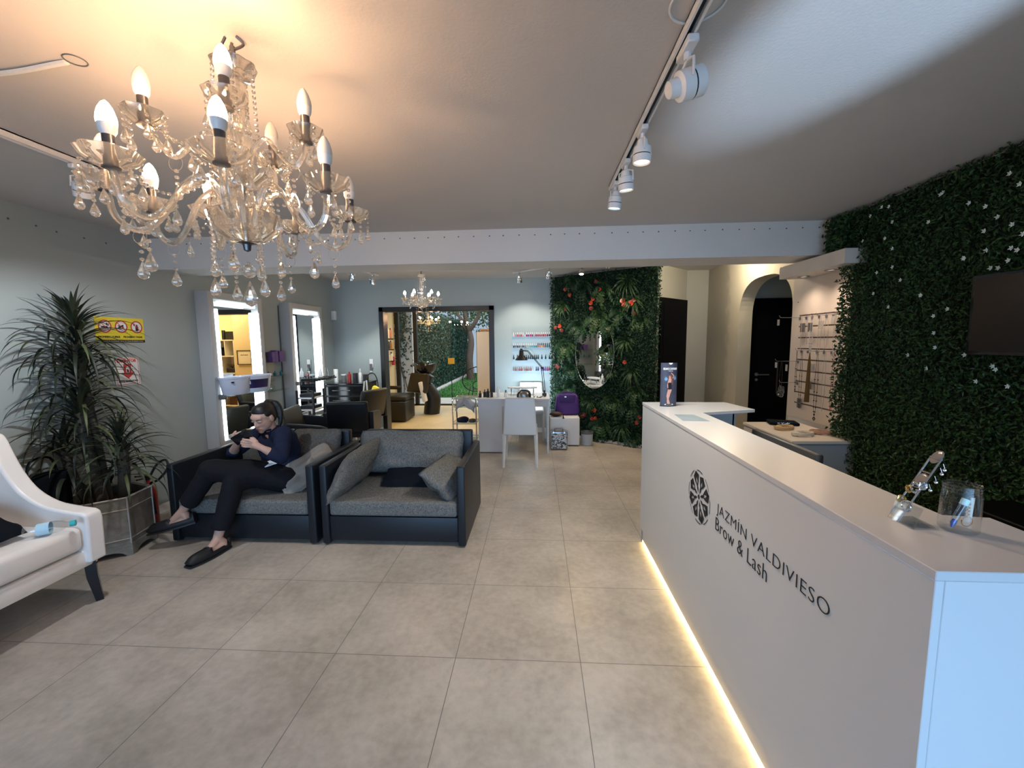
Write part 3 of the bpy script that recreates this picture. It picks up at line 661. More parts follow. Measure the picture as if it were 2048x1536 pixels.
limb(a_, [(-.003, .195), (-.003, .165)], .011); limb(a_, [(-.008, .118), (-.018, .078), (-.013, .045), (-.004, .018)], .007); limb(a_, [(.006, .118), (-.006, .080), (-.016, .045), (-.014, .02)], .006)
on_curve(a_, 0, 0).build('print_dancer', 'artskin', th, False)
a_ = MB(); limb(a_, [(-.003, .163), (-.002, .118)], .013, .0011); on_curve(a_, 0, 0).build('print_dress', 'black', th, False)
a_ = MB(); limb(a_, [(-.004, .218), (.008, .205), (.014, .175), (.012, .150)], .006, .0010); limb(a_, [(-.011, .215), (-.013, .19)], .003, .001); on_curve(a_, 0, 0).build('print_hair', 'arthair', th, False)
a_ = disc_art(-.006, .014, .032, .006, .0005); on_curve(a_, 0, 0).build('print_mist', 'artwhite', th, False)
b = MB(); q = disc_art(0, .300, .014, .012, .001, 16); q.v = [Vector((v.x, min(v.y, .3001), v.z)) for v in q.v]; on_curve(q, 0, 0).build('card_notch', 'artwhite', th, False)
M['paper'] = mat('glossy_leaflet', (.33, .40, .46), .12, var=.25, vscale=9)
b = MB(); b.prism([(1.222, .515), (1.365, .500), (1.352, .705), (1.238, .716)], .0012, 'z', CZ); tag(b.build('leaflet', 'paper', None, False), 'shiny pale blue leaflet lying on the counter before the advert stand', 'leaflet')
b = MB(); b.prism([(1.262, -.79), (1.355, -.81), (1.365, -.70), (1.27, -.69)], .016, 'z', CZ)
th = thing('jewellery_stand', 'clear acrylic display ramp with rings and charms along its sloping arm', 'stand', (1.30, -.77, CZ))
b = MB()
P0 = Vector((1.293, -.768, CZ)); P1 = Vector((1.395, -.760, CZ+.168))
# foot: thin folded acrylic plate, and two long rails up the slope with cross pieces
b.box(1.291, 1.351, -.825, -.755, CZ, CZ+.004); b.add([(1.291, -.825, CZ), (1.291, -.755, CZ), (1.308, -.755, CZ+.052), (1.308, -.825, CZ+.052), (1.294, -.825, CZ), (1.294, -.755, CZ), (1.311, -.755, CZ+.050), (1.311, -.825, CZ+.050)], [(0, 1, 2, 3), (4, 7, 6, 5), (0, 3, 7, 4), (1, 5, 6, 2), (3, 2, 6, 7)])
b.build('acrylic_foot', 'clearglass', th, False)
b = MB(); D = (P1-P0); 
for oy in (-.0135, .0135): b.tube([P0+Vector((0, oy, 0)), P0+D*.93+Vector((0, oy, 0)), P1+Vector((0, oy*.35, 0))], [.0022]*3, 6)
for f_ in (.28, .50, .72, .93): b.tube([P0+D*f_+Vector((0, -.0135, 0)), P0+D*f_+Vector((0, .0135, 0))], .0022 if f_ < .9 else .004, 6)
q = MB(); q.ball((0, 0, 0), .019, 14, 8, sz=1.0, sx=.12, sy=.75); b.merge(q, T(*(P0+D*.95)) @ Ry(radians(33)))
q = MB(); q.ball((0, 0, 0), .016, 12, 8, sx=.14, sy=1.0); b.merge(q, T(*(P0+D*.62)) @ Ry(radians(33)))
b.build('sloping_arm', mat('pinkish_acrylic', (.40, .36, .33), .15, trans=.5), th)
for i, (f_, r_) in enumerate(((.20, .013), (.26, .010), (.46, .013), (.52, .009), (.42, .008))):
    p = P0+D*f_+Vector((.002, (-.008, .012, 0, -.014, .012)[i], .004)); b = MB(); b.ring(p, r_, .0022, 'y' if i % 2 else 'x', 14, 6)
    for k in range(8): b.ball((p.x+r_*.8*cos(k*.8), p.y+.004*sin(k), p.z+r_*.8*sin(k*.8)), .0035, 6, 4)
    b.build('ring', 'gold' if i in (1, 4) else 'chrome', th)
for i, f_ in enumerate((.60, .72, .84, .90)):
    p = P0+D*f_+Vector((.006, -.016, -.004)); b = MB(); b.tube([p, p+Vector((.003, -.002, -.012))], .0008, 5); b.ball(p+Vector((.003, -.002, -.015)), .0042, 8, 6); b.build('charm', 'chrome', th)
jx, jy = 1.395, -.822
th = thing('plastic_jar', 'open clear screw-neck jar standing at near end of the counter top', 'jar', (jx, jy, CZ))
b = MB(); b.lathe([(0, .001), (.032, .001), (.0355, .005), (.0355, .086), (.0335, .094), (.0330, .112)], (jx, jy, CZ), 40); b.build('jar_body', 'acrylic', th)
b = MB()
for z_ in (.098, .105, .112): b.ring((jx, jy, CZ+z_), .0337, .0010, 'z', 40, 6)
b.build('screw_thread', 'acrylic', th)
th = thing('lash_brush_tube', 'clear tube with blue tip and white cap leaning inside the jar', 'tube', (jx, jy, CZ))
b = MB(); b.tube([(jx-.021, jy-.006, CZ+.008), (jx-.017, jy-.004, CZ+.02), (jx+.006, jy, CZ+.062)], [.003, .0065, .007], 12); b.build('tube_body', 'clearglass', th)
b = MB(); b.tube([(jx-.0205, jy-.0058, CZ+.0095), (jx-.0165, jy-.004, CZ+.020), (jx-.012, jy-.003, CZ+.027)], [.002, .0052, .0045], 10); b.build('blue_tip', mat('blue_plastic', (.05, .12, .50), .4), th)
b = MB(); b.tube([(jx+.006, jy, CZ+.062), (jx+.0125, jy+.001, CZ+.075)], [.0078, .0078], 12); b.build('cap', mat('pale_blue_plastic', (.55, .80, .88), .3), th)
th = thing('gold_chain', 'gold twisted chain with a ring hanging inside the clear jar', 'jewellery', (jx, jy, CZ))
b = MB()
for k in range(9): b.ring((jx+.018, jy+.004*(-1)**k*.3, CZ+.068-k*.0042), .0034, .0011, 'y' if k % 2 else 'x', 8, 5)
b.ring((jx+.016, jy-.002, CZ+.022), .012, .0012, 'y', 18, 5); b.build('chain', 'gold', th)
th = thing('makeup_spatula', 'beige flat spatula standing against the right inside of the jar', 'spatula', (jx, jy, CZ))
b = MB(); b.prism([(jx+.026, CZ+.018), (jx+.030, CZ+.018), (jx+.0335, CZ+.078), (jx+.025, CZ+.078)], .002, 'y', jy+.002); b.build('blade', mat('beige_plastic', (.62, .52, .38), .4), th, False)

# ================================================================== TWO LOW SOFAS
def sofa(name, label, x0, x1, yf, yb, group):
    th = thing(name, label, 'sofa', ((x0+x1)/2, (yf+yb)/2, 0), group)
    for (a, c) in ((x0, x0+.055), (x1-.060, x1)):
        b = MB(); b.rbox(a, c, yf, yb, .012, .62, .012, 3)
        for v in b.v: 
            if v.z > .3: v.z += .0*(v.y-yf)
        b.build('arm', 'leather', th)
    b = MB(); b.rbox(x0+.056, x1-.061, yb-.07, yb, .03, .725, .012, 3); b.build('backrest', 'leather', th)
    b = MB(); b.rbox(x0+.056, x1-.061, yf+.015, yf+.075, .035, .225, .008, 2); b.box(x0+.06, x1-.065, yf+.07, yb-.07, .08, .20); b.build('base', 'leather', th)
    b = MB(); b.rbox(x0+.058, x1-.064, yf+.010, yb-.075, .228, .345, .022, 4)
    for v in b.v:
        if v.z > .3: v.z += .018*sin((v.x-x0)/(x1-x0)*pi)*sin(min(1, max(0, (v.y-yf)/(yb-yf)))*pi) + .004*noise.noise(v*6)
        if v.y < yf+.05: v.y += .006*noise.noise(Vector((v.x*5, 0, v.z*5)))
    b.build('seat_cushion', 'fabric', th)
    for (a, c) in ((x0+.027, yf+.05), (x1-.03, yf+.05), (x0+.027, yb-.05), (x1-.03, yb-.05)):
        b = MB(); b.cyl((a, c), .014, 0, .013, 10); b.build('foot', 'black', th)
    return th
sofa('low_sofa', 'low navy-black leather seat with grey cushions, the woman sitting on it', -2.425, -1.27, 1.05, 1.86, 'low leather box sofas')
sofa('low_sofa', 'empty low navy-black leather seat with grey cushions, nearest the counter', -1.225, -.13, 1.05, 1.87, 'low leather box sofas')
def cushion(name, label, w, d, h, M4, mt, seed, cat='cushion', wr=.012, group=None):
    b = pillow(w, d, h, seed, 16, wr); b.xf(M4); c = M4.translation
    o = b.build(name, mt, None, True, ang=85); tag(o, label, cat, group); 
    return o
G = 'grey woven sofa cushions'
cushion('sofa_cushion', 'long grey back cushion of the empty seat, behind the black pad', .98, .40, .20, T(-.72, 1.67, .565) @ Rx(radians(70)), 'fabric', 3, group=G, wr=.03)
cushion('sofa_cushion', 'grey side cushion leaning on the left arm of the empty seat', .78, .46, .16, T(-1.085, 1.40, .505) @ Rz(radians(90)) @ Rx(radians(-62)), 'fabric', 5, group=G, wr=.02)
cushion('sofa_cushion', 'grey side cushion flopped against right arm of the empty seat', .66, .36, .17, T(-.315, 1.40, .440) @ Rz(radians(80)) @ Rx(radians(40)), 'fabric', 8, group=G, wr=.03)
cushion('floor_pillow', 'thin flat black pad lying on the seat between the grey cushions', .42, .32, .055, T(-.69, 1.50, .405) @ Rx(radians(22)), 'blackcloth', 2)
cushion('sofa_cushion', 'grey back cushion right of the seated woman', .48, .40, .20, T(-1.60, 1.69, .575) @ Rx(radians(70)), 'fabricdark', 9, group=G, wr=.03)
cushion('sofa_cushion', 'grey back cushion half hidden behind the seated woman', .46, .38, .19, T(-2.08, 1.72, .550) @ Rx(radians(72)), 'fabricdark', 12, group=G, wr=.03)
cushion('sofa_cushion', 'crumpled beige cloth cushion wedged between the woman and the leather arm', .50, .27, .12, T(-1.50, 1.375, .49) @ Rz(radians(50)) @ Ry(radians(-24)) @ Rx(radians(52)), 'beige', 14, wr=.05)
# ================================================================== CREAM ARMCHAIR ALONG THE LEFT WALL
th = thing('cream_settee', 'cream leather settee with curved wing arm at the left edge', 'sofa', (-2.6, -.2, 0))
# outline of the end (x, z): back high near wall, sweeping down to the arm
def wing(y0_, y1_, mb):
    top = spline([(-2.90, 1.00, 0), (-2.83, 1.015, 0), (-2.765, 1.00, 0), (-2.72, .90, 0), (-2.665, .78, 0), (-2.585, .675, 0), (-2.47, .605, 0), (-2.34, .575, 0), (-2.235, .562, 0)], 5)
    pts = [(p.x, p.y) for p in top]+[(-2.208, .548), (-2.200, .51), (-2.205, .26), (-2.90, .24)]
    mb.prism(pts, y1_-y0_, 'y', y0_)
b = MB(); wing(.300, .395, b); o = b.build('wing_arm', 'whiteleather', th, True, ang=30)
bv = o.modifiers.new('b', 'BEVEL'); bv.width = .018; bv.segments = 4; bv.limit_method = 'ANGLE'; bv.angle_limit = radians(50); bake(o)
b = MB(); wing(-1.10, -1.005, b); o = b.build('wing_arm', 'whiteleather', th, True, ang=30)
b = MB(); b.rbox(-2.93, -2.78, -1.1, .39, .25, 1.0, .03, 3)
for v in b.v:
    if v.z > .5: v.x += -.03*(v.z-.5)/.5
b.build('backrest', 'whiteleather', th)
b = MB(); b.rbox(-2.86, -2.225, -1.02, .302, .345, .485, .035, 4)
for v in b.v:
    if v.z > .45: v.z += .012*noise.noise(v*7)
b.build('seat_cushion', 'whiteleather', th)
b = MB(); b.rbox(-2.88, -2.235, -1.06, .37, .235, .335, .012, 2); b.build('seat_rail', 'whiteleather', th)
b = MB()
for (x, y, sx, sy) in ((-2.262, .345, 1, 1), (-2.83, .345, -1, 1), (-2.262, -1.05, 1, -1), (-2.83, -1.05, -1, -1)):
    b = MB(); b.tube([(x, y, .25), (x+.004*sx, y, .16), (x+.022*sx, y+.012*sy, .0)], [.036, .034, .024], 4); b.build('leg', 'blackgloss', th, True, ang=20)
b = MB(); b.rbox(-2.885, -2.20, .392, .398, .235, .29, .004, 1); 
cushion('scatter_cushion', 'black cushion lying on the cream settee seat', .56, .50, .13, T(-2.62, -.07, .585) @ Rz(radians(80)) @ Rx(radians(16)), 'blackcloth', 21, wr=.02)
th = thing('water_bottle', 'clear water bottle with teal cap lying on the cream seat', 'bottle', (-2.5, .2, .53))
q = MB(); q.lathe([(0, 0), (.030, 0), (.033, .008), (.033, .12), (.026, .145), (.014, .165), (.013, .178)], (0, 0, 0), 20); Mx = T(-2.365, .135, .524) @ Rz(radians(36)) @ Ry(radians(88))
q.xf(Mx); q.build('bottle_body', 'clearglass', th)
q = MB(); q.cyl((0, 0), .0165, .176, .198, 16); q.xf(Mx); q.build('cap', mat('teal_cap', (.03, .42, .42), .35), th)
q = MB(); q.lathe([(.0335, .05), (.0335, .10)], (0, 0, 0), 20); q.xf(Mx); q.build('label_band', mat('label_pale_blue', (.45, .65, .75), .4), th)
# ================================================================== HEXAGONAL PLANTER + ARTIFICIAL DRACAENA
pc = Vector((-2.80, .945)); PR = .245
th = thing('hexagonal_planter', 'hexagonal silver-leaf panelled planter beside the cream settee', 'planter', (pc.x, pc.y, 0))
def hexpts(R, a0=-18): return [(pc.x+R*cos(radians(a0+60*k)), pc.y+R*sin(radians(a0+60*k))) for k in range(6)]
b = MB(); H6 = hexpts(PR)
b.add([(x, y, .075) for x, y in H6]+[(x, y, .43) for x, y in H6], [(k, (k+1) % 6, 6+(k+1) % 6, 6+k) for k in range(6)])
Hi = hexpts(PR-.02); b.add([(x, y, .43) for x, y in H6]+[(x, y, .43) for x, y in Hi]+[(x, y, .36) for x, y in Hi], [(k, (k+1) % 6, 6+(k+1) % 6, 6+k) for k in range(6)]+[(6+k, 6+(k+1) % 6, 12+(k+1) % 6, 12+k) for k in range(6)]+[(12, 13, 14, 15, 16, 17)])
b.build('panelled_body', 'tin', th, False)
b = MB()
for z in (.43, .345, .125):
    P_ = hexpts(PR+.004); 
    for k in range(6): b.tube([(P_[k][0], P_[k][1], z), (P_[(k+1) % 6][0], P_[(k+1) % 6][1], z)], .006 if z > .4 else .004, 6)
P_ = hexpts(PR+.002)
for k in range(6): b.tube([(P_[k][0], P_[k][1], .08), (P_[k][0], P_[k][1], .43)], .006, 6)
b.build('beading', 'tinedge', th)
b = MB(); Ho = hexpts(PR+.012)
for k in range(6):
    a, c = Vector(Ho[k]), Vector(Ho[(k+1) % 6]); nrm = Vector(((a+c)/2-pc)).normalized()*.015; bot = []
    N_ = 14
    for j in range(N_+1):
        t = j/N_; z = 0 if (t < .14 or t > .86) else .042*sin((t-.14)/.72*pi)**.5; bot.append((a.lerp(c, t), z))
    for (p, z0_), (q_, z1_) in zip(bot[:-1], bot[1:]):
        b.add([(p.x, p.y, z0_), (q_.x, q_.y, z1_), (q_.x, q_.y, .085), (p.x, p.y, .085), (p.x-nrm.x, p.y-nrm.y, z0_), (q_.x-nrm.x, q_.y-nrm.y, z1_), (q_.x-nrm.x, q_.y-nrm.y, .085), (p.x-nrm.x, p.y-nrm.y, .085)], [(0, 1, 2, 3), (7, 6, 5, 4), (0, 4, 5, 1), (3, 2, 6, 7)])
b.build('scalloped_foot', 'tin', th, False)
M['drac'] = leafmat('dracaena_leaves', (0.010, 0.014, 0.010), (0.022, 0.030, 0.018), (0.080, 0.095, 0.040), 0.5)
M['trunkp'] = mat('plant_trunk', (0.055, 0.048, 0.035), 0.85, bump=.5, bscale=40, var=.3)
M['moss'] = mat('dark_plant_soil', (0.02, 0.02, 0.015), .95, bump=.6, bscale=40)
th = thing('dracaena_plant', 'tall artificial dracaena with drooping strap leaves in the silver planter', 'plant', (pc.x, pc.y, .4))
b = MB(); b.cyl(pc, .2, .33, .372, 6); b.build('soil', 'moss', th)
def strap(mb, base, az, L_, lift, droop, w_, rr_):
    """long arching leaf, folded along its middle"""
    n_ = 12; pts = []; p = Vector(base); el = lift; d = L_/n_
    for k in range(n_+1):
        pts.append(p.copy()); p = p+Vector((cos(az)*cos(el), sin(az)*cos(el), sin(el)))*d; el = max(-1.45, el-droop/n_*(0.75+.5*k/n_))
    s_ = Vector((-sin(az), cos(az), 0)); vs = []; fs = []
    for k, q in enumerate(pts):
        t = k/n_; ww = w_*(0.55+.9*t*(1-t)*1.8)*(1-t**3.5)+.0006
        tw = Vector((0, 0, .35*ww)); vs += [q-s_*ww+tw, q, q+s_*ww+tw]
    for k in range(n_): a = 3*k; fs += [(a, a+1, a+4, a+3), (a+1, a+2, a+5, a+4)]
    for v in vs: v.x = max(v.x, XL+.012)
    mb.add(vs, fs)
def crown(name_, c, n, L_, seed, ymax=9):
    rr_ = random.Random(seed); b = MB()
    for i in range(n):
        t = i/n; az = i*2.39996+rr_.uniform(-.2, .2); lift = lerp(1.45, .25, t**.8)+rr_.uniform(-.12, .12); zb = lerp(.06, -.26, t)
        strap(b, (c[0], c[1], c[2]+zb), az, L_*lerp(.60, 1.10, min(1, t*1.8))*rr_.uniform(.85, 1.15), lift, lerp(.5, 2.35, t**.6)*rr_.uniform(.85, 1.12), .0115*rr_.uniform(.75, 1.25), rr_)
    return b.build(name_, 'drac', th, True, ang=80)
crown('leaf_crown', (-2.87, .92, 1.65), 105, .40, 11)
crown('leaf_crown', (-2.88, .93, 1.32), 80, .40, 12)
crown('leaf_crown', (-2.86, .88, 1.04), 75, .40, 13)
crown('leaf_crown', (-2.63, .93, .82), 78, .34, 14)
crown('leaf_crown', (-2.91, .80, .80), 36, .34, 15)
for pts, r_ in (([(-2.80, .95, .36), (-2.84, .94, .9), (-2.87, .93, 1.3), (-2.87, .92, 1.67)], .030), ([(-2.76, .88, .36), (-2.82, .88, .7), (-2.86, .88, 1.05)], .034), ([(-2.68, .95, .36), (-2.64, .94, .6), (-2.63, .93, .82)], .036), ([(-2.87, .88, .36), (-2.91, .83, .6), (-2.93, .80, .85)], .028)):
    b = MB(); b.tube(spline(pts, 5), r_, 10); b.build('trunk', 'trunkp', th)
# things tucked behind the planter
th = thing('fire_extinguisher', 'red fire extinguisher with black hose behind the silver planter', 'fire extinguisher', (-2.83, 1.37, 0))
ex, ey = -2.86, 1.32
b = MB(); b.lathe([(0, 0), (.052, 0), (.056, .01), (.056, .30), (.045, .345), (.020, .37), (.016, .40), (0, .40)], (ex, ey, 0), 20); b.build('cylinder', 'red', th)
b = MB(); b.lathe([(.060, 0), (.060, .022), (.054, .025)], (ex, ey, 0), 20); b.build('base_ring', 'black', th)
b = MB(); b.box(ex-.012, ex+.012, ey-.02, ey+.02, .40, .435); b.tube([(ex, ey, .435), (ex, ey-.10, .462)], .008, 6); b.tube([(ex, ey, .42), (ex, ey-.09, .43)], .007, 6); b.build('valve_handle', 'black', th)
b = MB(); b.tube(spline([(ex, ey+.02, .42), (ex+.04, ey+.06, .52), (ex+.13, ey+.05, .56), (ex+.17, ey+.02, .50), (ex+.11, ey-.01, .41), (ex+.04, ey-.02, .37), (ex+.062, ey-.03, .25), (ex+.066, ey-.02, .12)], 6), .0095, 8); b.build('hose', 'black', th)
b = MB(); b.rbox(-3.02, -2.90, .56, .82, .30, .66, .03, 3); b.tube(spline([(-2.96, .60, .64), (-2.955, .63, .76), (-2.955, .74, .76), (-2.96, .78, .64)], 5), .008, 6)
tag(b.build('black_bag', 'blackcloth', None), 'black bag on a stool against the wall, behind the planter', 'bag')
b = MB(); b.rbox(-3.025, -2.84, .53, .84, .265, .298, .005, 1)
for (x, y) in ((-3.01, .545), (-2.86, .545), (-3.01, .825), (-2.86, .825)): b.tube([(x, y, 0), (x, y, .27)], .010, 6)
tag(b.build('low_stool', 'brown', None), 'small dark stool under the black bag behind the planter', 'stool')
# ================================================================== SIGNS ON LEFT WALL
M['signyellow'] = mat('sign_yellow', (.72, .60, .03), .4); M['signwhite'] = mat('sign_white', (.75, .74, .74), .4); M['signred'] = mat('sign_red', (.50, .03, .04), .4)
def on_left(mb, y_at, z_at, off=.003):
    """flat art (x right, y up) put on the left wall, reading towards +y"""
    return mb.xf(Matrix(((0, 0, 1, XL+off), (1, 0, 0, y_at), (0, 1, 0, z_at), (0, 0, 0, 1))))
sy0, sy1, sz0, sz1 = 1.20, 1.60, 1.548, 1.752
th = thing('prohibition_sign', 'yellow wall sign with three red prohibition circles', 'sign', (XL, (sy0+sy1)/2, sz0))
b = MB(); b.box(XL, XL+.003, sy0, sy1, sz0, sz1); b.build('sign_board', 'signyellow', th, False)
b = MB(); b.box(XL+.003, XL+.0035, sy0, sy1, sz0, sz0+.022); b.build('black_strip', 'ink', th, False)
def annulus(cx, cy, ro, ri, n=24, z=0): 
    q = MB()
    for j in range(n):
        a0, a1 = 2*pi*j/n, 2*pi*(j+1)/n
        q.add([Vector((cx+ro*cos(a0), cy+ro*sin(a0), z)), Vector((cx+ro*cos(a1), cy+ro*sin(a1), z)), Vector((cx+ri*cos(a1), cy+ri*sin(a1), z)), Vector((cx+ri*cos(a0), cy+ri*sin(a0), z))], [(0, 1, 2, 3)])
    return q
def rect_art(x0, x1, y0_, y1_, z=0, rot=0, c=None):
    q = MB(); q.add([(x0, y0_, z), (x1, y0_, z), (x1, y1_, z), (x0, y1_, z)], [(0, 1, 2, 3)])
    if rot: c = c or ((x0+x1)/2, (y0_+y1_)/2); q.xf(T(c[0], c[1], 0) @ Rz(rot) @ T(-c[0], -c[1], 0))
    return q
for i, cx in enumerate((.075, .205, .335)):
    on_left(disc_art(cx, .130, .046, .046, 0, 24), sy0, sz0, .0036).build('sign_disc', 'signwhite', th, False)
    a_ = MB()
    if i == 0: a_.merge(rect_art(cx-.030, cx+.022, .120, .132)).merge(disc_art(cx+.016, .148, .006, .012)).merge(disc_art(cx+.028, .145, .004, .010))
    if i == 1: a_.merge(rect_art(cx-.030, cx+.022, .122, .136, 0, .5)).merge(rect_art(cx-.028, cx+.024, .126, .134, 0, -.3))
    if i == 2: a_.merge(rect_art(cx-.010, cx+.016, .098, .135)).merge(rect_art(cx-.003, cx+.010, .135, .150)).merge(disc_art(cx-.020, .150, .006, .012))
    on_left(a_, sy0, sz0, .0040).build('pictogram', 'ink', th, False)
    a_ = annulus(cx, .130, .052, .042); a_.merge(rect_art(cx-.046, cx+.046, .127, .133, 0, radians(-45)))
    on_left(a_, sy0, sz0, .0044).build('prohibition_ring', 'signred', th, False)
a_ = fit_text(text_mb('PROHIBIDO FUMAR     PROHIBIDO PASAR', .02, offset=.0005), .36, .016); on_left(a_, sy0+.02, sz0+.038, .0036).build('sign_lettering', 'ink', th, False)
a_ = fit_text(text_mb('Ley General de Ambientes Libres de Humo Prohibido Fumar', .02), .37, .009); on_left(a_, sy0+.015, sz0+.006, .0038).build('sign_lettering', 'signwhite', th, False)
ey0, ez0, ew, eh = 1.318, 1.192, .205, .232
th = thing('extinguisher_sign', 'white wall sign with a red down arrow and the word EXTINTOR', 'sign', (XL, ey0, ez0))
b = MB(); b.box(XL, XL+.003, ey0, ey0+ew, ez0, ez0+eh); b.build('sign_board', 'signwhite', th, False)
a_ = MB()
for q in ((.006, ew-.006, .006, .010), (.006, ew-.006, eh-.010, eh-.006), (.006, .010, .006, eh-.006), (ew-.010, ew-.006, .006, eh-.006)): a_.merge(rect_art(*q))
a_.add([(ew/2-.032, .178, 0), (ew/2-.032, .105, 0), (ew/2-.062, .105, 0), (ew/2, .052, 0), (ew/2+.062, .105, 0), (ew/2+.032, .105, 0), (ew/2+.032, .178, 0)], [(0, 1, 2, 3, 4, 5, 6)])
on_left(a_, ey0, ez0, .0036).build('red_arrow', 'signred', th, False)
a_ = disc_art(ew/2, .128, .016, .028); on_left(a_, ey0, ez0, .0040).build('flame_mark', 'signwhite', th, False)
a_ = disc_art(ew/2, .118, .008, .016); on_left(a_, ey0, ez0, .0043).build('flame_mark', 'ink', th, False)
a_ = fit_text(text_mb('EXTINTOR', .02, offset=.0008), .165, .026); on_left(a_, ey0+.02, ez0+.190, .0036).build('sign_lettering', 'signred', th, False)
a_ = fit_text(text_mb('REGLAMENTAR', .02, offset=.0008), .165, .016); on_left(a_, ey0+.02, ez0+.024, .0036).build('sign_lettering', 'ink', th, False)
# ================================================================== LIT MIRRORS
def lit_mirror(label, y0, y1, z0, z1, bins):
    xf = -2.90; th = thing('lit_mirror', label, 'mirror', (XL, (y0+y1)/2, z0), 'tall lit mirrors on the left wall')
    fr = .075
    b = MB()
    for q in ((y0, y0+fr, z0, z1), (y1-fr, y1, z0, z1), (y0+fr, y1-fr, z1-fr, z1), (y0+fr, y1-fr, z0, z0+fr)): b.rbox(XL, xf, q[0], q[1], q[2], q[3], .004, 1)
    b.build('frame', 'framewhite', th)
    b = MB(); b.box(XL+.03, XL+.045, y0+fr, y1-fr, z0+fr, z1-fr); b.build('mirror_glass', M['mirror'], th, False)
    xg = -2.945
    b = MB(); b.box(XL+.045, xg-.001, y0+fr+.05, y1-fr-.05, z0+fr+.05, z1-fr-.07); b.build('mirror_glass', M['mirror'], th, False)
    for (a, c) in ((y0+fr+.003, y0+fr+.040), (y1-fr-.040, y1-fr-.003)):
        b = MB(); b.rbox(xg-.01, xf+.010, a, c, z0+fr+.01, z1-fr-.10, .010, 2); b.build('light_tube', 'led', th)
    b = MB(); b.rbox(xg-.01, xf+.006, y0+fr+.09, y1-fr-.05, z1-fr-.055, z1-fr-.008, .008, 2); b.build('light_tube', M.setdefault('leddim', emis('dim_led', (.75, .92, .95), 1.6)), th)
    zs_ = .985
    sh = thing('glass_shelf', 'curved clear glass shelf in front of ' + ('the near lit mirror, under white bins' if bins else 'the far lit mirror, holding black tools'), 'shelf', (-2.8, (y0+y1)/2, zs_), 'glass mirror shelves')
    pts = [(-2.90, y0+.04), (-2.90, y1-.04)]+[(-2.90+.27*sin(pi*k/12)**.6, lerp(y1-.04, y0+.04, k/12)) for k in range(1, 12)]
    b = MB(); b.prism(pts, .010, 'z', zs_); b.build('glass_board', 'shelfglass', sh, False)
    for yy in (y0+.03, y1-.09):
        b = MB(); b.rbox(-2.90, -2.845, yy, yy+.06, zs_-.035, zs_+.02, .008, 2); b.build('bracket', 'steel', sh)
    return th
lit_mirror('nearest tall lit mirror in a white box frame, reflecting shelves and a framed print', 2.17, 2.99, .43, 2.065, True)
lit_mirror('second tall lit mirror, further back in a white box frame near the corner', 3.54, 4.37, .43, 2.075, False)
M['bin'] = mat('white_bin_plastic', (.62, .66, .78), .35)
for i, (y, lab, lb) in enumerate(((2.33, 'left white oval bin on the near glass shelf', False), (2.56, 'right white oval bin with dark purple label on the near glass shelf', True))):
    th = thing('plastic_bin', lab, 'bin', (-2.79, y, .996), 'white oval bins')
    q = MB(); q.lathe([(0, 0), (.115, 0), (.125, .01), (.150, .170), (.158, .170), (.158, .188), (.150, .188), (.143, .172), (.12, .012), (0, .012)], (0, 0, 0), 32)
    q.xf(T(-2.80+.07*i, y, .996) @ Rz(radians(-12)) @ Matrix.Diagonal((.72, 1.12, 1, 1))); q.build('bin_body', 'bin', th)
    if lb:
        q = MB(); q.lathe([(.134, .050), (.1475, .145)], (0, 0, 0), 16, start=radians(-78), arc=radians(100)); q.xf(T(-2.80+.07*i, y, .996) @ Rz(radians(-12)) @ Matrix.Diagonal((.725, 1.125, 1, 1))); q.build('purple_label', mat('label_purple', (.02, .012, .07), .4), th)
        q = MB(); q.lathe([(.1405, .095), (.1465, .132)], (0, 0, 0), 4, start=radians(-66), arc=radians(12)); q.xf(T(-2.80+.07*i, y, .996) @ Rz(radians(-12)) @ Matrix.Diagonal((.73, 1.13, 1, 1))); q.build('label_mark', 'signwhite', th)
    q = MB(); q.rbox(-2.735+.07*i, -2.715+.07*i, y-.15, y-.125, 1.125, 1.14, .003, 1); q.build('handle_slot', 'ink', th)
# clear acrylic shelves between the mirrors with purple boxes and teal combs
th = thing('acrylic_shelf_rack', 'clear two-tier acrylic wall rack between the two lit mirrors', 'shelf', (XL, 3.3, 1.1))
b = MB()
for z in (1.285, 1.105, .92): b.box(XL, XL+.10, 3.06, 3.50, z, z+.005)
b.box(XL, XL+.004, 3.06, 3.50, .9, 1.42); b.build('acrylic_board', 'acrylic', th, False)
M['violetbox'] = mat('violet_carton', (.13, .07, .24), .45, var=.5, vscale=22)
for i, (y, w_, h) in enumerate(((3.20, .07, .13), (3.27, .05, .15), (3.35, .09, .14))):
    b = MB(); b.rbox(XL+.015, XL+.085, y, y+w_, 1.2905, 1.2905+h, .003, 1)
    tag(b.build('hair_product_box', 'violetbox', None), ['violet carton at the left on the acrylic rack', 'tall violet carton in the middle of the acrylic rack', 'wide violet carton at the right on the acrylic rack'][i], 'box', 'violet cartons')
M['teal'] = mat('teal_comb', (.02, .16, .22), .4)
for i, y in enumerate((3.14, 3.27, 3.40)):
    b = MB(); b.rbox(XL+.03, XL+.06, y, y+.028, 1.11, 1.155, .004, 1); b.tube([(XL+.045, y+.014, 1.15), (XL+.05, y+.016, 1.175)], .006, 6)
    tag(b.build('hair_clip', 'teal', None), ['left teal hair clip on the lower acrylic shelf', 'middle teal hair clip on the lower acrylic shelf', 'right teal hair clip on the lower acrylic shelf'][i], 'hair clip', 'teal clips')
b = MB(); b.tube([(XL+.008, 3.505, 2.03), (XL+.008, 3.505, .45)], .005, 6); tag(b.build('mirror_edge_line', 'black', None), 'thin dark line down the wall along the rear edge of the far lit mirror box', 'cable')  # added dark line tracing the mirror box's rear edge, no real cable
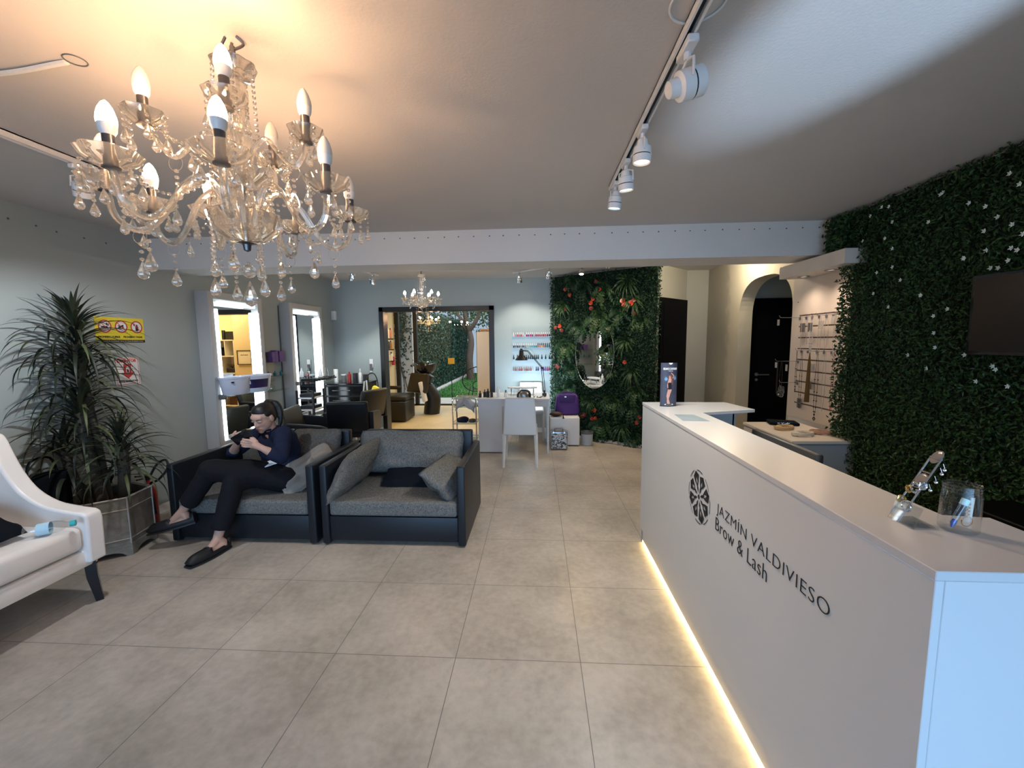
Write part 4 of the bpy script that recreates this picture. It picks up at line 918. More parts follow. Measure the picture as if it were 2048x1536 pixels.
# tools lying on the far shelf
th = thing('hair_tool_pile', 'pile of black combs and straps on the far glass shelf', 'hair tools', (-2.8, 3.9, 1.0))
b = MB(); rr = random.Random(8)
for k in range(9):
    y = 3.62+k*.075; b.rbox(-2.86, -2.66, y, y+rr.uniform(.03, .09), .997+.0*k, 1.01+rr.uniform(0, .035), .006, 1)
for k in range(6): b.tube([(-2.7, 3.7+k*.1, 1.02), (-2.60-.02*k, 3.62+k*.13, 1.03)], .008, 6)
b.build('tools', 'black', th)
for i, (y, z) in enumerate(((4.05, 1.0), (4.22, 1.0))):
    q = MB(); q.lathe([(0, 0), (.026, 0), (.028, .01), (.026, .10), (.014, .125), (.010, .16), (0, .16)], (-2.80, y, z), 14); tag(q.build('spray_bottle', 'clearglass' if i else 'whiteplastic', None), ['white spray bottle on the far glass shelf', 'clear spray bottle on the far glass shelf, nearest the corner'][i], 'bottle')
# ================================================================== BLACK SALON CABINET IN THE CORNER
th = thing('drawer_cabinet', 'black drawer cabinet in the far left corner, bottles on top', 'cabinet', (-2.7, 4.55, 0))
cx0, cx1, cy0, cy1 = -2.98, -2.30, 4.35, 4.90
b = MB(); b.rbox(cx0, cx1, cy0, cy1, .03, .88, .006, 1); b.build('body', 'black', th)
for k in range(5):
    o = MB().rbox(cx0+.02, cx1-.02, cy0-.014, cy0, .07+k*.16, .21+k*.16, .004, 1).build('drawer', 'blackgloss', th)
    MB().tube([(cx0+.2, cy0-.02, .15+k*.16), (cx1-.2, cy0-.02, .15+k*.16)], .006, 6).build('handle', 'steel', o)
b = MB(); b.rbox(cx0-.01, cx1+.02, cy0-.03, cy1, .88, .90, .003, 1); b.build('top', 'blackgloss', th)
def bottle(name, label, cat, x, y, z, prof, mt, cap=None, group=None, n=14):
    th = thing(name, label, cat, (x, y, z), group); q = MB(); q.lathe(prof, (x, y, z), n); q.build('body', mt, th)
    if cap: q = MB(); q.lathe(cap[0], (x, y, z), n); q.build('cap', cap[1], th)
    return th
cyl_ = lambda r, h: [(0, 0), (r, 0), (r, h-.005), (r*.9, h), (0, h)]
M['greyplastic'] = mat('grey_plastic', (.12, .12, .12), .4)
for (nm, lab, x, r, h, mt, cap) in (
    ('spray_can', 'tall white can on the corner cabinet', -2.82, .033, .21, 'whiteplastic', None),
    ('hair_product_tub', 'dark tub with pale lid on the corner cabinet', -2.69, .040, .11, 'greyplastic', ([(0, .11), (.043, .11), (.043, .128), (0, .128)], 'whiteplastic')),
    ('hair_spray_can', 'red spray can on the corner cabinet', -2.60, .028, .13, 'red', ([(0, .13), (.014, .13), (.012, .165), (0, .165)], 'red')),
    ('hair_product_tub', 'black tub beside the red can on the corner cabinet', -2.50, .038, .145, 'black', None),
    ('pump_bottle', 'slim pale bottle with pump on the corner cabinet', -2.42, .022, .15, 'bulbbase', ([(0, .15), (.009, .15), (.008, .215), (0, .215)], 'bulbbase')),
    ('hair_product_tub', 'wide black tub at right end of the corner cabinet', -2.33, .044, .125, 'black', None)):
    bottle(nm, lab, 'bottle' if 'can' in nm or 'pump' in nm else 'tub', x, 4.55, .9005, cyl_(r, h), mt, cap, 'products on the corner cabinet')
th = thing('hair_dryer_stand', 'white handled hair straightener in a holder beside the corner cabinet', 'hair tool', (-2.27, 4.4, .5))
b = MB(); b.tube([(-2.29, 4.30, .62), (-2.25, 4.30, .93), (-2.22, 4.31, .95), (-2.21, 4.31, .62)], .012, 8); b.build('handle', 'whiteplastic', th)
b = MB(); b.tube(spline([(-2.24, 4.33, .94), (-2.2, 4.36, 1.04), (-2.12, 4.38, 1.04), (-2.08, 4.4, .90), (-2.09, 4.4, .62)], 5), .008, 6); b.build('cable', 'black', th)
b = MB(); b.rbox(-2.30, -2.20, 4.32, 4.42, .55, .64, .01, 1); b.tube([(-2.25, 4.37, 0), (-2.25, 4.37, .56)], .012, 8); b.cyl((-2.25, 4.37), .10, 0, .02, 16); b.build('holder', 'black', th)
# black trolley with open shelves (seen before the far mirror)
th = thing('salon_trolley', 'black open salon trolley with pale trays in front of the far lit mirror', 'trolley', (-2.72, 3.55, 0))
b = MB()
for x in (-2.80, -2.58):
    for y in (3.42, 3.70): b.box(x-.012, x+.012, y-.012, y+.012, .05, .90)
b.build('frame', 'black', th)
for k in range(5):
    b = MB(); b.rbox(-2.79, -2.59, 3.43, 3.69, .14+k*.16, .165+k*.16, .004, 1); b.build('tray', 'bulbbase', th)
    b = MB(); b.rbox(-2.78, -2.60, 3.44, 3.68, .166+k*.16, .21+k*.16, .004, 1); b.build('tray_contents', 'black', th)
for x in (-2.80, -2.58):
    for y in (3.42, 3.70): b = MB(); b.ball((x, y, .025), .025, 8, 6); b.build('castor', 'black', th)
# ================================================================== SALON CHAIRS
def salon_chair(label, x, y, rz, backmat, seat_z=.50, cape=False):
    """faces +y locally"""
    th = thing('salon_chair', label, 'chair', (x, y, 0), 'black salon chairs')
    Mx = T(x, y, 0) @ Rz(rz)
    q = MB(); q.rbox(-.25, .25, -.22, .27, seat_z-.11, seat_z, .03, 3); q.xf(Mx); q.build('seat', 'leather', th)
    q = MB(); q.rbox(-.26, .26, -.035, .035, 0, .42, .03, 3)
    for v in q.v: v.y += -.05*(1-(v.x/.26)**2)+.02
    q.xf(Mx @ T(0, -.24, seat_z-.03) @ Rx(radians(12))); q.build('backrest', backmat, th)
    for s_ in (-1, 1):
        q = MB(); prof_ = [(-.27, seat_z-.06), (-.27, seat_z+.24)]+[(p.x, p.y) for p in spline([(-.10, seat_z+.225, 0), (.08, seat_z+.205, 0), (.18, seat_z+.185, 0), (.225, seat_z+.14, 0), (.235, seat_z+.05, 0), (.215, seat_z-.08, 0)], 4)]
        q.prism(prof_, .055, 'x', s_*.285-.0275); q.xf(Mx); o = q.build('armrest', 'leather', th); bv = o.modifiers.new('b', 'BEVEL'); bv.width = .012; bv.segments = 2; bv.limit_method = 'ANGLE'; bv.angle_limit = radians(50); bake(o)
    q = MB(); q.cyl((0, 0), .028, .08, seat_z-.11, 16); q.tube([(0, 0, seat_z-.16), (.16, .10, seat_z-.17), (.19, .13, seat_z-.14)], .008, 6); q.xf(Mx); q.build('hydraulic_column', 'chrome', th)
    q = MB(); q.lathe([(0, 0), (.23, 0), (.235, .012), (.20, .03), (.06, .055), (.035, .08), (0, .08)], (0, 0, 0), 28); q.xf(Mx); q.build('round_base', 'chrome', th)
    return th
salon_chair('salon chair turned left at near lit mirror, directly behind the woman', -2.27, 2.93, radians(-80), 'reflectleather', .38)
salon_chair('salon chair seen from behind at the near lit mirror, black back panel showing', -2.07, 3.50, radians(10), 'leather', .40)
salon_chair('salon chair angled beside the wide doorway, yellow cape over it', -2.25, 4.06, radians(72), 'reflectleather', .47)
th = thing('yellow_cape', 'crumpled yellow plastic cape on the salon chair by the doorway', 'cape', (-2.1, 4.2, .9))
q = MB(); q.ball((-2.07, 4.26, .80), .075, 16, 10, sz=.9, sx=1.0); q.ball((-2.22, 4.12, .50), .13, 14, 8, sz=.3)
for v in q.v: v += Vector((1, 1, 1))*0+.028*Vector((noise.noise(v*11), noise.noise(v*11+Vector((5, 0, 0))), noise.noise(v*11+Vector((0, 7, 0)))))
q.build('folded_sheet', 'yellowplastic', th)
# remote holder, alarm sensor
th = thing('remote_control', 'black buttoned remote in a white wall holder left of the doorway', 'remote control', (-2.40, YB, 1.15))
b = MB(); b.rbox(-2.43, -2.37, YB-.018, YB, 1.10, 1.25, .004, 1); b.build('holder', 'whiteplastic', th)
b = MB(); b.rbox(-2.423, -2.378, YB-.032, YB-.018, 1.05, 1.17, .004, 1); b.build('remote_body', 'greyplastic', th)
b = MB(); b.rbox(-2.423, -2.378, YB-.0325, YB-.016, 1.03, 1.055, .003, 1); b.build('remote_end', 'whiteplastic', th)
th = thing('motion_sensor', 'small white motion sensor high in the far left corner', 'sensor', (-2.99, YB-.03, 1.98))
b = MB(); b.rbox(-3.035, -2.96, YB-.06, YB, 1.91, 2.06, .012, 2); b.build('casing', 'whiteplastic', th); b = MB(); b.rbox(-3.015, -2.975, YB-.064, YB-.059, 1.93, 1.98, .003, 1); b.build('lens', 'trim', th)
# ================================================================== NAIL DESK
th = thing('nail_table', 'white nail table with side cabinet and one panel leg', 'table', (.08, 3.95, 0))
b = MB(); b.rbox(-.415, .575, 3.64, 4.34, .730, .752, .002, 1); b.build('table_top', 'white', th)
b = MB(); b.rbox(-.40, -.075, 3.655, 4.30, .01, .73, .003, 1); b.build('cabinet', 'white', th)
b = MB(); b.rbox(.535, .560, 3.655, 3.70, 0, .73, .002, 1); b.rbox(.535, .560, 4.26, 4.30, 0, .73, .002, 1); b.build('leg', 'white', th)
b = MB(); b.rbox(-.075, .56, 3.665, 3.683, .64, .73, .002, 1); b.build('apron', 'white', th)
def parsons_chair(label, x, y, rz, mt='white'):
    th = thing('side_chair', label, 'chair', (x, y, 0), 'white upholstered side chairs'); Mx = T(x, y, 0) @ Rz(rz)
    q = MB(); q.rbox(-.205, .205, -.20, .22, .40, .465, .02, 3); q.xf(Mx); q.build('seat', mt, th)
    q = MB(); q.rbox(-.205, .205, -.028, .02, .0, .46, .02, 3)
    for v in q.v: v.x *= 1-.13*(v.z/.46)
    q.xf(Mx @ T(0, -.205, .40) @ Rx(radians(5))); q.build('backrest', mt, th)
    for (a, c) in ((-.19, -.20), (.19, -.20), (-.19, .20), (.19, .20)):
        q = MB(); q.tube([(a, c, .41), (a*1.06, c*1.05-(.02 if c < 0 else 0), 0)], [.024, .014], 4); q.xf(Mx); q.build('leg', mt, th, True, ang=20)
    return th
M['chairwhite'] = mat('white_faux_leather', (.66, .64, .62), .4)
parsons_chair('white side chair in front of the nail table, back to the camera', .195, 3.23, 0, 'chairwhite')
parsons_chair('white side chair behind the nail table, against the wall', .30, 4.58, pi, 'white')
# manicure hand rest
th = thing('hand_rest', 'small raised white oval manicure rest on the nail table', 'hand rest', (.18, 4.05, .752))
b = MB(); q = MB(); q.cyl((0, 0), .215, .85, .868, 32); q.xf(T(.19, 4.05, 0) @ Matrix.Diagonal((1, .45, 1, 1))); b.merge(q); b.build('rest_top', 'white', th)
for x in (.03, .35): b = MB(); b.tube([(x, 4.05, .753), (x, 4.05, .851)], .008, 8); b.build('leg', 'chrome', th)
th = thing('uv_nail_lamp', 'rounded dark and silver nail curing lamp behind the front chair', 'nail lamp', (.22, 3.82, .752))
b = MB(); q = MB(); q.lathe([(0, .095), (.05, .092), (.085, .07), (.10, .03), (.10, 0), (0, 0)], (0, 0, 0), 28); q.xf(T(.22, 3.82, .753) @ Matrix.Diagonal((1, .9, 1.15, 1))); b.merge(q); b.build('lamp_shell', 'steel', th)
b = MB(); b.ring((.22, 3.765, .765), .088, .009, 'y', 28, 6); b.v = [v for v in b.v]; 
for v in b.v: v.z = max(v.z, .755)
b.build('black_rim', 'black', th)
b = MB(); b.rbox(.19, .25, 3.742, 3.752, .80, .822, .003, 1); b.build('display', 'ink', th)
# desk lamp on spring arm
th = thing('desk_lamp', 'black spring-arm desk lamp clamped on right end of nail table', 'lamp', (.50, 3.95, .752))
b = MB(); b.rbox(.475, .535, 3.92, 3.98, .752, .79, .005, 1); b.cyl((.505, 3.95), .012, .79, .83, 10); b.build('clamp', 'black', th)
b = MB()
for o_ in (-.012, .012): b.tube([(.505+o_, 3.95, .81), (.475+o_, 3.94, 1.15)], .005, 6)
b.build('lower_arm', 'black', th)
b = MB()
for o_ in (-.010, .010): b.tube([(.475, 3.94, 1.15+o_), (.275, 3.92, 1.385+o_)], .005, 6)
b.ball((.475, 3.94, 1.15), .016, 8, 6); b.build('upper_arm', 'black', th)
b = MB(); b.tube([(.275, 3.92, 1.385), (.20, 3.92, 1.395), (.19, 3.92, 1.37)], .008, 6); b.lathe([(.018, .13), (.028, .125), (.034, .06), (.085, .0), (.090, -.012), (.086, -.012), (.03, .055), (.0, .06)], (.185, 3.92, 1.272), 24); b.ball((.185, 3.92, 1.405), .02, 10, 6); b.build('lamp_shade', 'black', th)
# small things on the desk
small = [('pump_bottle', 'clear pump bottle with white head on nail table', -.135, 3.78, .022, .115, 'bulbbase', 'whiteplastic'),
         ('nail_jar', 'small black jar at left end of nail table', -.36, 3.80, .020, .055, 'ink', 'ink'),
         ('nail_jar', 'dark round jar second on nail table', -.30, 3.84, .022, .07, 'ink', 'greyplastic'),
         ('nail_jar', 'tall dark jar third on nail table', -.25, 3.80, .022, .085, 'ink', 'ink'),
         ('nail_jar', 'brown jar beside the pump bottle on nail table', -.20, 3.80, .020, .07, 'brown', 'ink'),
         ('tape_roll', 'small white roll on nail table right of the pump bottle', .03, 3.85, .025, .06, 'whiteplastic', 'greyplastic'),
         ('dropper_bottle', 'slim clear dropper bottle with pink tip on nail table', .0, 4.0, .012, .09, 'clearglass', 'whiteplastic')]
for (nm, lab, x, y, r, h, mt, cm) in small:
    if nm == 'nail_jar': x -= .03
    if nm == 'tape_roll': x = -.035; 
    if nm == 'dropper_bottle': x = .075; y = 3.9
    bottle(nm, lab, 'bottle' if 'bottle' in nm else ('jar' if 'jar' in nm else 'tape'), x, y, .7525, cyl_(r, h), mt, ([(0, h), (r*.45, h), (r*.4, h+.035), (0, h+.035)], cm), 'nail supplies on the table')
th = thing('nail_swatches', 'dark red and brown sample tips scattered on right end of nail table', 'samples', (.42, 3.8, .753))
b = MB(); rr = random.Random(2)
for k in range(14): x, y = rr.uniform(.35, .50), rr.uniform(3.70, 3.84); a = rr.uniform(0, 3); b.tube([(x, y, .757), (x+.03*cos(a), y+.03*sin(a), .762)], .004, 5)
b.build('tips', 'brown', th)
# ------------------------------------------------------------------ nail polish rack
th = thing('polish_rack', 'clear acrylic four-shelf wall rack filled with polish bottles', 'shelf', (.32, YB, 1.3))
b = MB(); RZ = (1.600, 1.420, 1.228, 1.035)
b.box(-.01, .64, YB-.004, YB-.001, .99, 1.76)
for z in RZ: b.box(-.01, .64, YB-.062, YB-.004, z-.006, z-.001)
b.build('acrylic_sheet', M.setdefault('rackclear', pane('rack_acrylic', (.985, .992, .992), .015)), th, False)
def polish_proto():
    r_ = bpy.data.objects.new('polish_bottle', None); COL.objects.link(r_)
    q = MB(); q.lathe([(0, 0), (.0105, 0), (.0115, .002), (.0115, .030), (.006, .036), (0, .036)], (0, 0, 0), 8); q.build('bottle_body', 'ink', r_)
    q = MB(); q.lathe([(0, .034), (.0065, .034), (.0055, .070), (0, .070)], (0, 0, 0), 8); q.build('cap', 'ink', r_); return r_
PP = polish_proto(); PM = {}
def pm(c):
    if c not in PM: PM[c] = mat('polish_colour', c, .2)
    return PM[c]
pbody = {}; 
for o in PP.children: pbody[o.name.split('.')[0]] = o.data
def pmesh(part, c):
    k = (part, c)
    if k not in pbody:
        me = pbody[part].copy(); me.materials.clear(); me.materials.append(pm(c)); pbody[k] = me
    return pbody[k]
Wc, Kc = (.80, .78, .76), (.008, .008, .01)
names = {}
row1 = [((.75, .72, .68), 'milky white'), ((.55, .30, .28), 'blush pink'), ((.55, .10, .14), 'coral pink'), ((.62, .16, .16), 'salmon'), ((.55, .08, .10), 'bright red'), ((.6, .35, .33), 'pale pink'), ((.70, .55, .5), 'nude'), ((.28, .02, .10), 'berry'), ((.35, .03, .14), 'magenta'), ((.4, .02, .1), 'raspberry'), ((.30, .02, .08), 'plum red'), ((.45, .3, .28), 'dusty rose'), ((.25, .02, .05), 'wine'), ((.38, .03, .07), 'crimson'), ((.42, .03, .05), 'deep red'), ((.45, .04, .05), 'scarlet'), ((.35, .02, .03), 'dark red'), ((.5, .05, .04), 'tomato red'), ((.12, .01, .03), 'burgundy'), ((.08, .01, .03), 'black cherry')]
row2 = [((.05, .05, .06), 'charcoal'), ((.22, .15, .13), 'taupe'), ((.06, .05, .05), 'near black'), ((.12, .09, .08), 'cocoa'), ((.25, .2, .18), 'mushroom'), ((.10, .03, .04), 'oxblood'), ((.18, .17, .16), 'grey'), ((.40, .38, .36), 'silver'), ((.3, .38, .33), 'sage'), ((.12, .34, .28), 'mint'), ((.10, .32, .32), 'seafoam'), ((.06, .25, .28), 'turquoise'), ((.04, .18, .2), 'teal'), ((.55, .12, .06), 'orange red'), ((.62, .18, .10), 'orange'), ((.65, .35, .06), 'amber'), ((.55, .15, .08), 'rust'), ((.20, .10, .10), 'brown'), ((.02, .16, .18), 'petrol'), ((.02, .10, .14), 'deep teal')]
row3 = [((.015, .015, .02), 'black')]*20
row4 = [((.30, .16, .13), 'sand'), ((.25, .08, .07), 'brick'), ((.35, .20, .16), 'beige rose'), ((.22, .10, .09), 'chestnut'), ((.30, .06, .05), 'russet'), ((.42, .25, .20), 'peach'), ((.26, .12, .10), 'mocha'), ((.20, .05, .05), 'mahogany'), ((.36, .14, .12), 'terracotta'), ((.24, .10, .12), 'mauve brown'), ((.5, .4, .36), 'ivory'), ((.30, .12, .10), 'cinnamon'), ((.05, .07, .14), 'navy'), ((.04, .03, .12), 'midnight'), ((.45, .38, .50), 'lilac'), ((.14, .06, .28), 'violet'), ((.08, .03, .18), 'deep purple'), ((.22, .04, .16), 'plum'), ((.30, .03, .10), 'cherry'), ((.20, .02, .06), 'maroon')]
ordw = ['first', 'second', 'third', 'fourth', 'fifth', 'sixth', 'seventh', 'eighth', 'ninth', 'tenth', 'eleventh', 'twelfth', 'thirteenth', 'fourteenth', 'fifteenth', 'sixteenth', 'seventeenth', 'eighteenth', 'nineteenth', 'last']
rown = ['top', 'second', 'third', 'bottom']
skip = {0: (6,), 1: (), 2: (1, 14, 16, 18), 3: (11,)}
for r, (row, z) in enumerate(zip((row1, row2, row3, row4), RZ)):
    for i, (c, nm) in enumerate(row):
        if i in skip[r]: continue
        x = .022+i*.0308; cap = {0: Wc, 1: Wc if i < 13 else Kc, 2: Kc, 3: c}[r]; cn = {0: 'white', 1: 'white' if i < 13 else 'black', 2: 'black', 3: 'matching'}[r]
        o = PP.copy(); COL.objects.link(o); o.location = (x, YB-.034, z)
        o['label'] = f'{nm} nail polish, {cn} cap, {ordw[i]} from left on {rown[r]} rack shelf'; o['category'] = 'nail polish'; o['group'] = 'nail polish bottles on the rack'
        for ch in PP.children:
            part = ch.name.split('.')[0]; d = ch.copy(); COL.objects.link(d); d.parent = o; d.data = pmesh(part, c if part == 'bottle_body' else cap)
for ch in list(PP.children): bpy.data.objects.remove(ch)
bpy.data.objects.remove(PP)
# ================================================================== OTTOMAN, BAGS, CASE, BASKET
b = MB(); b.rbox(.585, 1.015, 4.03, 4.44, .012, .425, .02, 3); tag(b.build('cube_ottoman', 'chairwhite', None), 'white cube ottoman below the purple case', 'ottoman')
th = thing('vanity_case', 'purple vanity travel case standing on the white ottoman', 'bag', (.84, 4.26, .426))
b = MB(); b.rbox(.665, 1.03, 4.18, 4.38, .428, .74, .05, 4)
for v in b.v:
    if v.z > .6: v.x = .85+(v.x-.85)*(1-.18*(v.z-.6)/.14)
b.build('case_body', 'purple', th)
b = MB(); b.rbox(.725, .965, 4.168, 4.182, .62, .735, .02, 3)
for v in b.v:
    if v.z < .68: v.x = .845+(v.x-.845)*.85
b.build('front_flap', mat('purple_flap', (.045, .012, .12), .55), th); b = MB(); b.rbox(.80, .835, 4.16, 4.168, .695, .715, .004, 1); b.build('badge', 'chrome', th)
b = MB(); b.tube(spline([(.78, 4.28, .73), (.79, 4.28, .76), (.90, 4.28, .76), (.91, 4.28, .73)], 4), .008, 6); b.build('carry_handle', 'purple', th)
th = thing('brown_bag', 'dark brown handbag with tassel lying at front of the white ottoman', 'bag', (.68, 4.10, .426))
b = MB(); b.ball((.68, 4.11, .462), .05, 16, 8, sx=2.0, sy=1.1, sz=.72)
for v in b.v: v += .012*Vector((noise.noise(v*15), 0, noise.noise(v*15+Vector((3, 0, 0)))))
b.build('bag_body', 'brown', th); b = MB(); b.tube(spline([(.60, 4.06, .48), (.68, 4.05, .47), (.76, 4.045, .46)], 4), .012, 6); b.build('strap', 'brown', th); b = MB(); b.tube([(.775, 4.02, .46), (.78, 4.012, .41)], [.006, .014], 8); b.build('tassel', 'brown', th)
th = thing('makeup_case', 'small square photo-printed beauty case in front of the white ottoman', 'case', (.70, 3.87, 0))
def print_mat():
    m, t, b_ = nt('black_white_photo_print'); N = t.nodes; L = t.links; tc = N.new('ShaderNodeTexCoord')
    v = N.new('ShaderNodeTexVoronoi'); v.inputs['Scale'].default_value = 13; n = N.new('ShaderNodeTexNoise'); n.inputs['Scale'].default_value = 18; n.inputs['Distortion'].default_value = 2.5
    L.new(tc.outputs['Object'], v.inputs['Vector']); L.new(tc.outputs['Object'], n.inputs['Vector'])
    r = N.new('ShaderNodeValToRGB'); r.color_ramp.interpolation = 'CONSTANT'; e = r.color_ramp.elements; e[0].color = (.02, .02, .02, 1); e[1].position = .56; e[1].color = (.55, .53, .52, 1)
    q = e.new(.46); q.color = (.12, .12, .12, 1); q = e.new(.50); q.color = (.5, .48, .47, 1); q = e.new(.68); q.color = (.45, .22, .26, 1)
    L.new(n.outputs['Fac'], r.inputs[0]); L.new(r.outputs[0], b_.inputs['Base Color']); b_.inputs['Roughness'].default_value = .3; return m
b = MB(); b.rbox(.59, .825, 3.82, 3.96, .006, .258, .012, 2); b.build('case_body', 'steel', th); b = MB(); b.box(.603, .812, 3.8185, 3.8215, .022, .242); b.build('printed_panel', print_mat(), th, False)
b = MB(); b.tube(spline([(.65, 3.89, .255), (.655, 3.89, .29), (.755, 3.89, .29), (.76, 3.89, .255)], 4), .008, 6); b.build('handle', 'steel', th)
for x in (.63, .78): b = MB(); b.rbox(x-.012, x+.012, 3.812, 3.822, .235, .265, .003, 1); b.build('latch', 'chrome', th)
th = thing('waste_basket', 'small white woven waste basket with dark lining beside the ottoman', 'basket', (1.13, 4.12, 0))
b = MB(); b.lathe([(0, .004), (.080, .004), (.088, .19), (.083, .19), (.076, .012), (0, .012)], (1.13, 4.13, 0), 26); b.build('basket_body', mat('pale_weave', (.42, .42, .42), .7, bump=.8, bscale=90), th)
b = MB(); b.lathe([(.089, .17), (.091, .198), (.080, .20), (.070, .12)], (1.13, 4.13, 0), 20, scallop=.02, lobes=7); b.build('bin_liner', 'greyplastic', th)
# manicure trolley
th = thing('chrome_trolley', 'chrome two-shelf trolley with a draped grey towel beside the nail table', 'trolley', (-.62, 3.9, 0))
b = MB()
for (x, y) in ((-.785, 3.82), (-.455, 3.82), (-.785, 4.10), (-.455, 4.10)): b.tube([(x, y, .05), (x, y, .70)], .010, 8)
for y in (3.82, 4.10): b.tube(spline([(-.785, y, .66), (-.78, y, .715), (-.74, y, .73), (-.50, y, .73), (-.46, y, .715), (-.455, y, .66)], 4), .010, 8)
for z in (.60, .36, .12):
    for q in (((-.785, 3.82), (-.455, 3.82)), ((-.785, 4.10), (-.455, 4.10)), ((-.785, 3.82), (-.785, 4.10)), ((-.455, 3.82), (-.455, 4.10))): b.tube([(*q[0], z+.025), (*q[1], z+.025)], .006, 6)
b.build('tube_frame', 'chrome', th)
for z in (.60, .36, .12): b = MB(); b.box(-.78, -.46, 3.825, 4.095, z, z+.006); b.build('shelf', 'shelfglass', th, False)
for (x, y) in ((-.785, 3.82), (-.455, 3.82), (-.785, 4.10), (-.455, 4.10)): b = MB(); b.ball((x, y, .026), .026, 8, 6); b.build('castor', 'black', th)
th = thing('grey_towel', 'light grey towel heaped over the chrome trolley', 'towel', (-.6, 3.95, .6))
b = MB(); n_ = 16
def tow(u, v): 
    x = -.74+.27*u; y = 3.80+.32*v; z = .80-.14*abs(u-.45)*1.6-.10*v+.03*noise.noise(Vector((u*4, v*4, 0)))
    if v < .25: z -= (.25-v)*.55
    return Vector((x+.02*noise.noise(Vector((v*5, u, 2))), y-.02, z))
vs = [tow(i/n_, j/n_) for i in range(n_+1) for j in range(n_+1)]; b.add(vs, [(i*(n_+1)+j, (i+1)*(n_+1)+j, (i+1)*(n_+1)+j+1, i*(n_+1)+j+1) for i in range(n_) for j in range(n_)])
o = b.build('towel_cloth', mat('grey_towel', (.40, .40, .41), .95, bump=.3), th); sm = o.modifiers.new('s', 'SOLIDIFY'); sm.thickness = .012; bake(o)
for i, (lab, x, z, r, mt) in enumerate((('dark blue bunched cloth on lower shelf of the chrome trolley', -.66, .40, .07, mat('navy_cloth', (.012, .015, .04), .9)), ('small grey folded cloth on lower shelf of the chrome trolley', -.53, .385, .045, 'fabric'))):
    b = MB(); b.ball((x, 3.93, z+.01), r, 14, 8, sx=1.15, sy=1.3, sz=.7)
    for v in b.v: v += .025*Vector((noise.noise(v*14), noise.noise(v*14+Vector((4, 0, 0))), .4*noise.noise(v*14+Vector((0, 9, 0)))))
    tag(b.build('folded_cloth', mt, None), lab, 'cloth')
# ================================================================== BACK ROOM
th = thing('tall_cabinet', 'tall narrow white cabinet just inside the doorway behind the nail table', 'cabinet', (-.45, 7.0, 0))
b = MB(); b.rbox(-.865, -.12, 6.80, 7.25, .0, 1.73, .004, 1); b.build('body', 'white', th); b = MB(); b.rbox(-.86, -.50, 6.785, 6.799, .03, 1.72, .002, 1); b.build('door', 'white', th); b = MB(); b.rbox(-.49, -.125, 6.785, 6.799, .03, 1.72, .002, 1); b.build('door', 'white', th)
b = MB(); b.rbox(-.80, -.45, 6.85, 6.95, 1.7305, 1.738, .003, 1); b.ball((-.60, 6.9, 1.775), .04, 10, 6, sx=2); b.tube([(-.68, 6.9, 1.775), (-.79, 6.88, 1.77)], [.022, .036], 10)
tag(b.build('hair_dryer', mat('beige_dryer', (.45, .30, .2), .5), None), 'pinkish hair dryer lying on top of the tall white cabinet', 'hair dryer')
M['washleather'] = mat('dark_olive_vinyl', (.014, .012, .007), .4)
def wash_unit():
    th = thing('wash_chair', 'dark leather salon wash chair with black basin in the back room', 'wash chair', (-2.2, 6.0, 0))
    b = MB(); b.rbox(-2.60, -2.10, 5.75, 6.35, .02, .40, .02, 3)
    b.build('seat_base', 'washleather', th)
    b = MB(); b.rbox(-2.62, -2.10, 5.78, 6.40, .40, .50, .03, 3); b.build('seat', 'washleather', th)
    b = MB(); b.rbox(-.26, .26, -.05, .05, 0, .42, .04, 3)
    for v in b.v: v.y += .08*(v.x/.26)**2; v.x *= 1-.1*(v.z/.42)
    b.xf(T(-2.12, 6.42, .50) @ Rz(radians(-25)) @ Rx(radians(-18))); b.build('backrest', 'washleather', th)
    b = MB(); b.tube(spline([(-2.62, 6.0, .60), (-2.5, 5.85, .66), (-2.2, 5.86, .66)], 4), .035, 8); b.build('armrest', 'washleather', th)
    b = MB(); b.tube(spline([(-1.86, 6.75, .0), (-1.84, 6.78, .35), (-1.98, 6.75, .62), (-1.9, 6.75, .84)], 5), [.17]*6+[.16]*5+[.12]*5, 16); b.build('pedestal', 'black', th)
    b = MB(); b.lathe([(0, .0), (.12, .02), (.21, .10), (.25, .19), (.26, .20), (.245, .205), (.19, .11), (0, .045)], (-1.95, 6.72, .84), 26)
    for v in b.v:
        if v.z > .98: v.z += .05*abs(v.x+1.95)/.25-.03*(1 if abs(v.x+1.95) < .08 else 0)
    b.build('basin', 'blackgloss', th)
    b = MB(); b.tube(spline([(-1.93, 6.90, 1.0), (-1.93, 6.90, 1.09), (-1.95, 6.83, 1.10)], 4), .012, 8); b.build('tap', 'chrome', th)
    return th
wash_unit()
M['towelw'] = mat('white_towel', (.75, .73, .7), .95)
b = MB(); b.rbox(-1.98, -1.90, 6.35, 6.50, .30, .72, .02, 2); b.xf(T(-1.94, 6.4, .5) @ Ry(radians(-12)) @ T(1.94, -6.4, -.5)); tag(b.build('hanging_towel', 'towelw', None), 'white towel hanging on side of the wash chair', 'towel')
for k, z in enumerate((1.12, 1.38, 1.62)):
    th = thing('wall_shelf', ['lowest', 'middle', 'topmost'][k]+' product shelf on the cream wall of the back room', 'shelf', (-2.9, 6.8, z), 'back room product shelves')
    b = MB(); b.box(-3.0, -2.80, 6.35, 7.45, z-.008, z); b.build('glass_board', 'shelfglass', th, False)
    for y in (6.45, 7.35): b = MB(); b.box(-3.0, -2.85, y-.008, y+.008, z-.03, z-.008); b.build('bracket', 'black', th)
cols = [((.45, .08, .06), 'red'), ((.75, .70, .62), 'cream'), ((.72, .55, .12), 'mustard'), ((.05, .05, .05), 'black'), ((.6, .2, .15), 'coral'), ((.65, .62, .55), 'ivory'), ((.42, .18, .05), 'amber')]
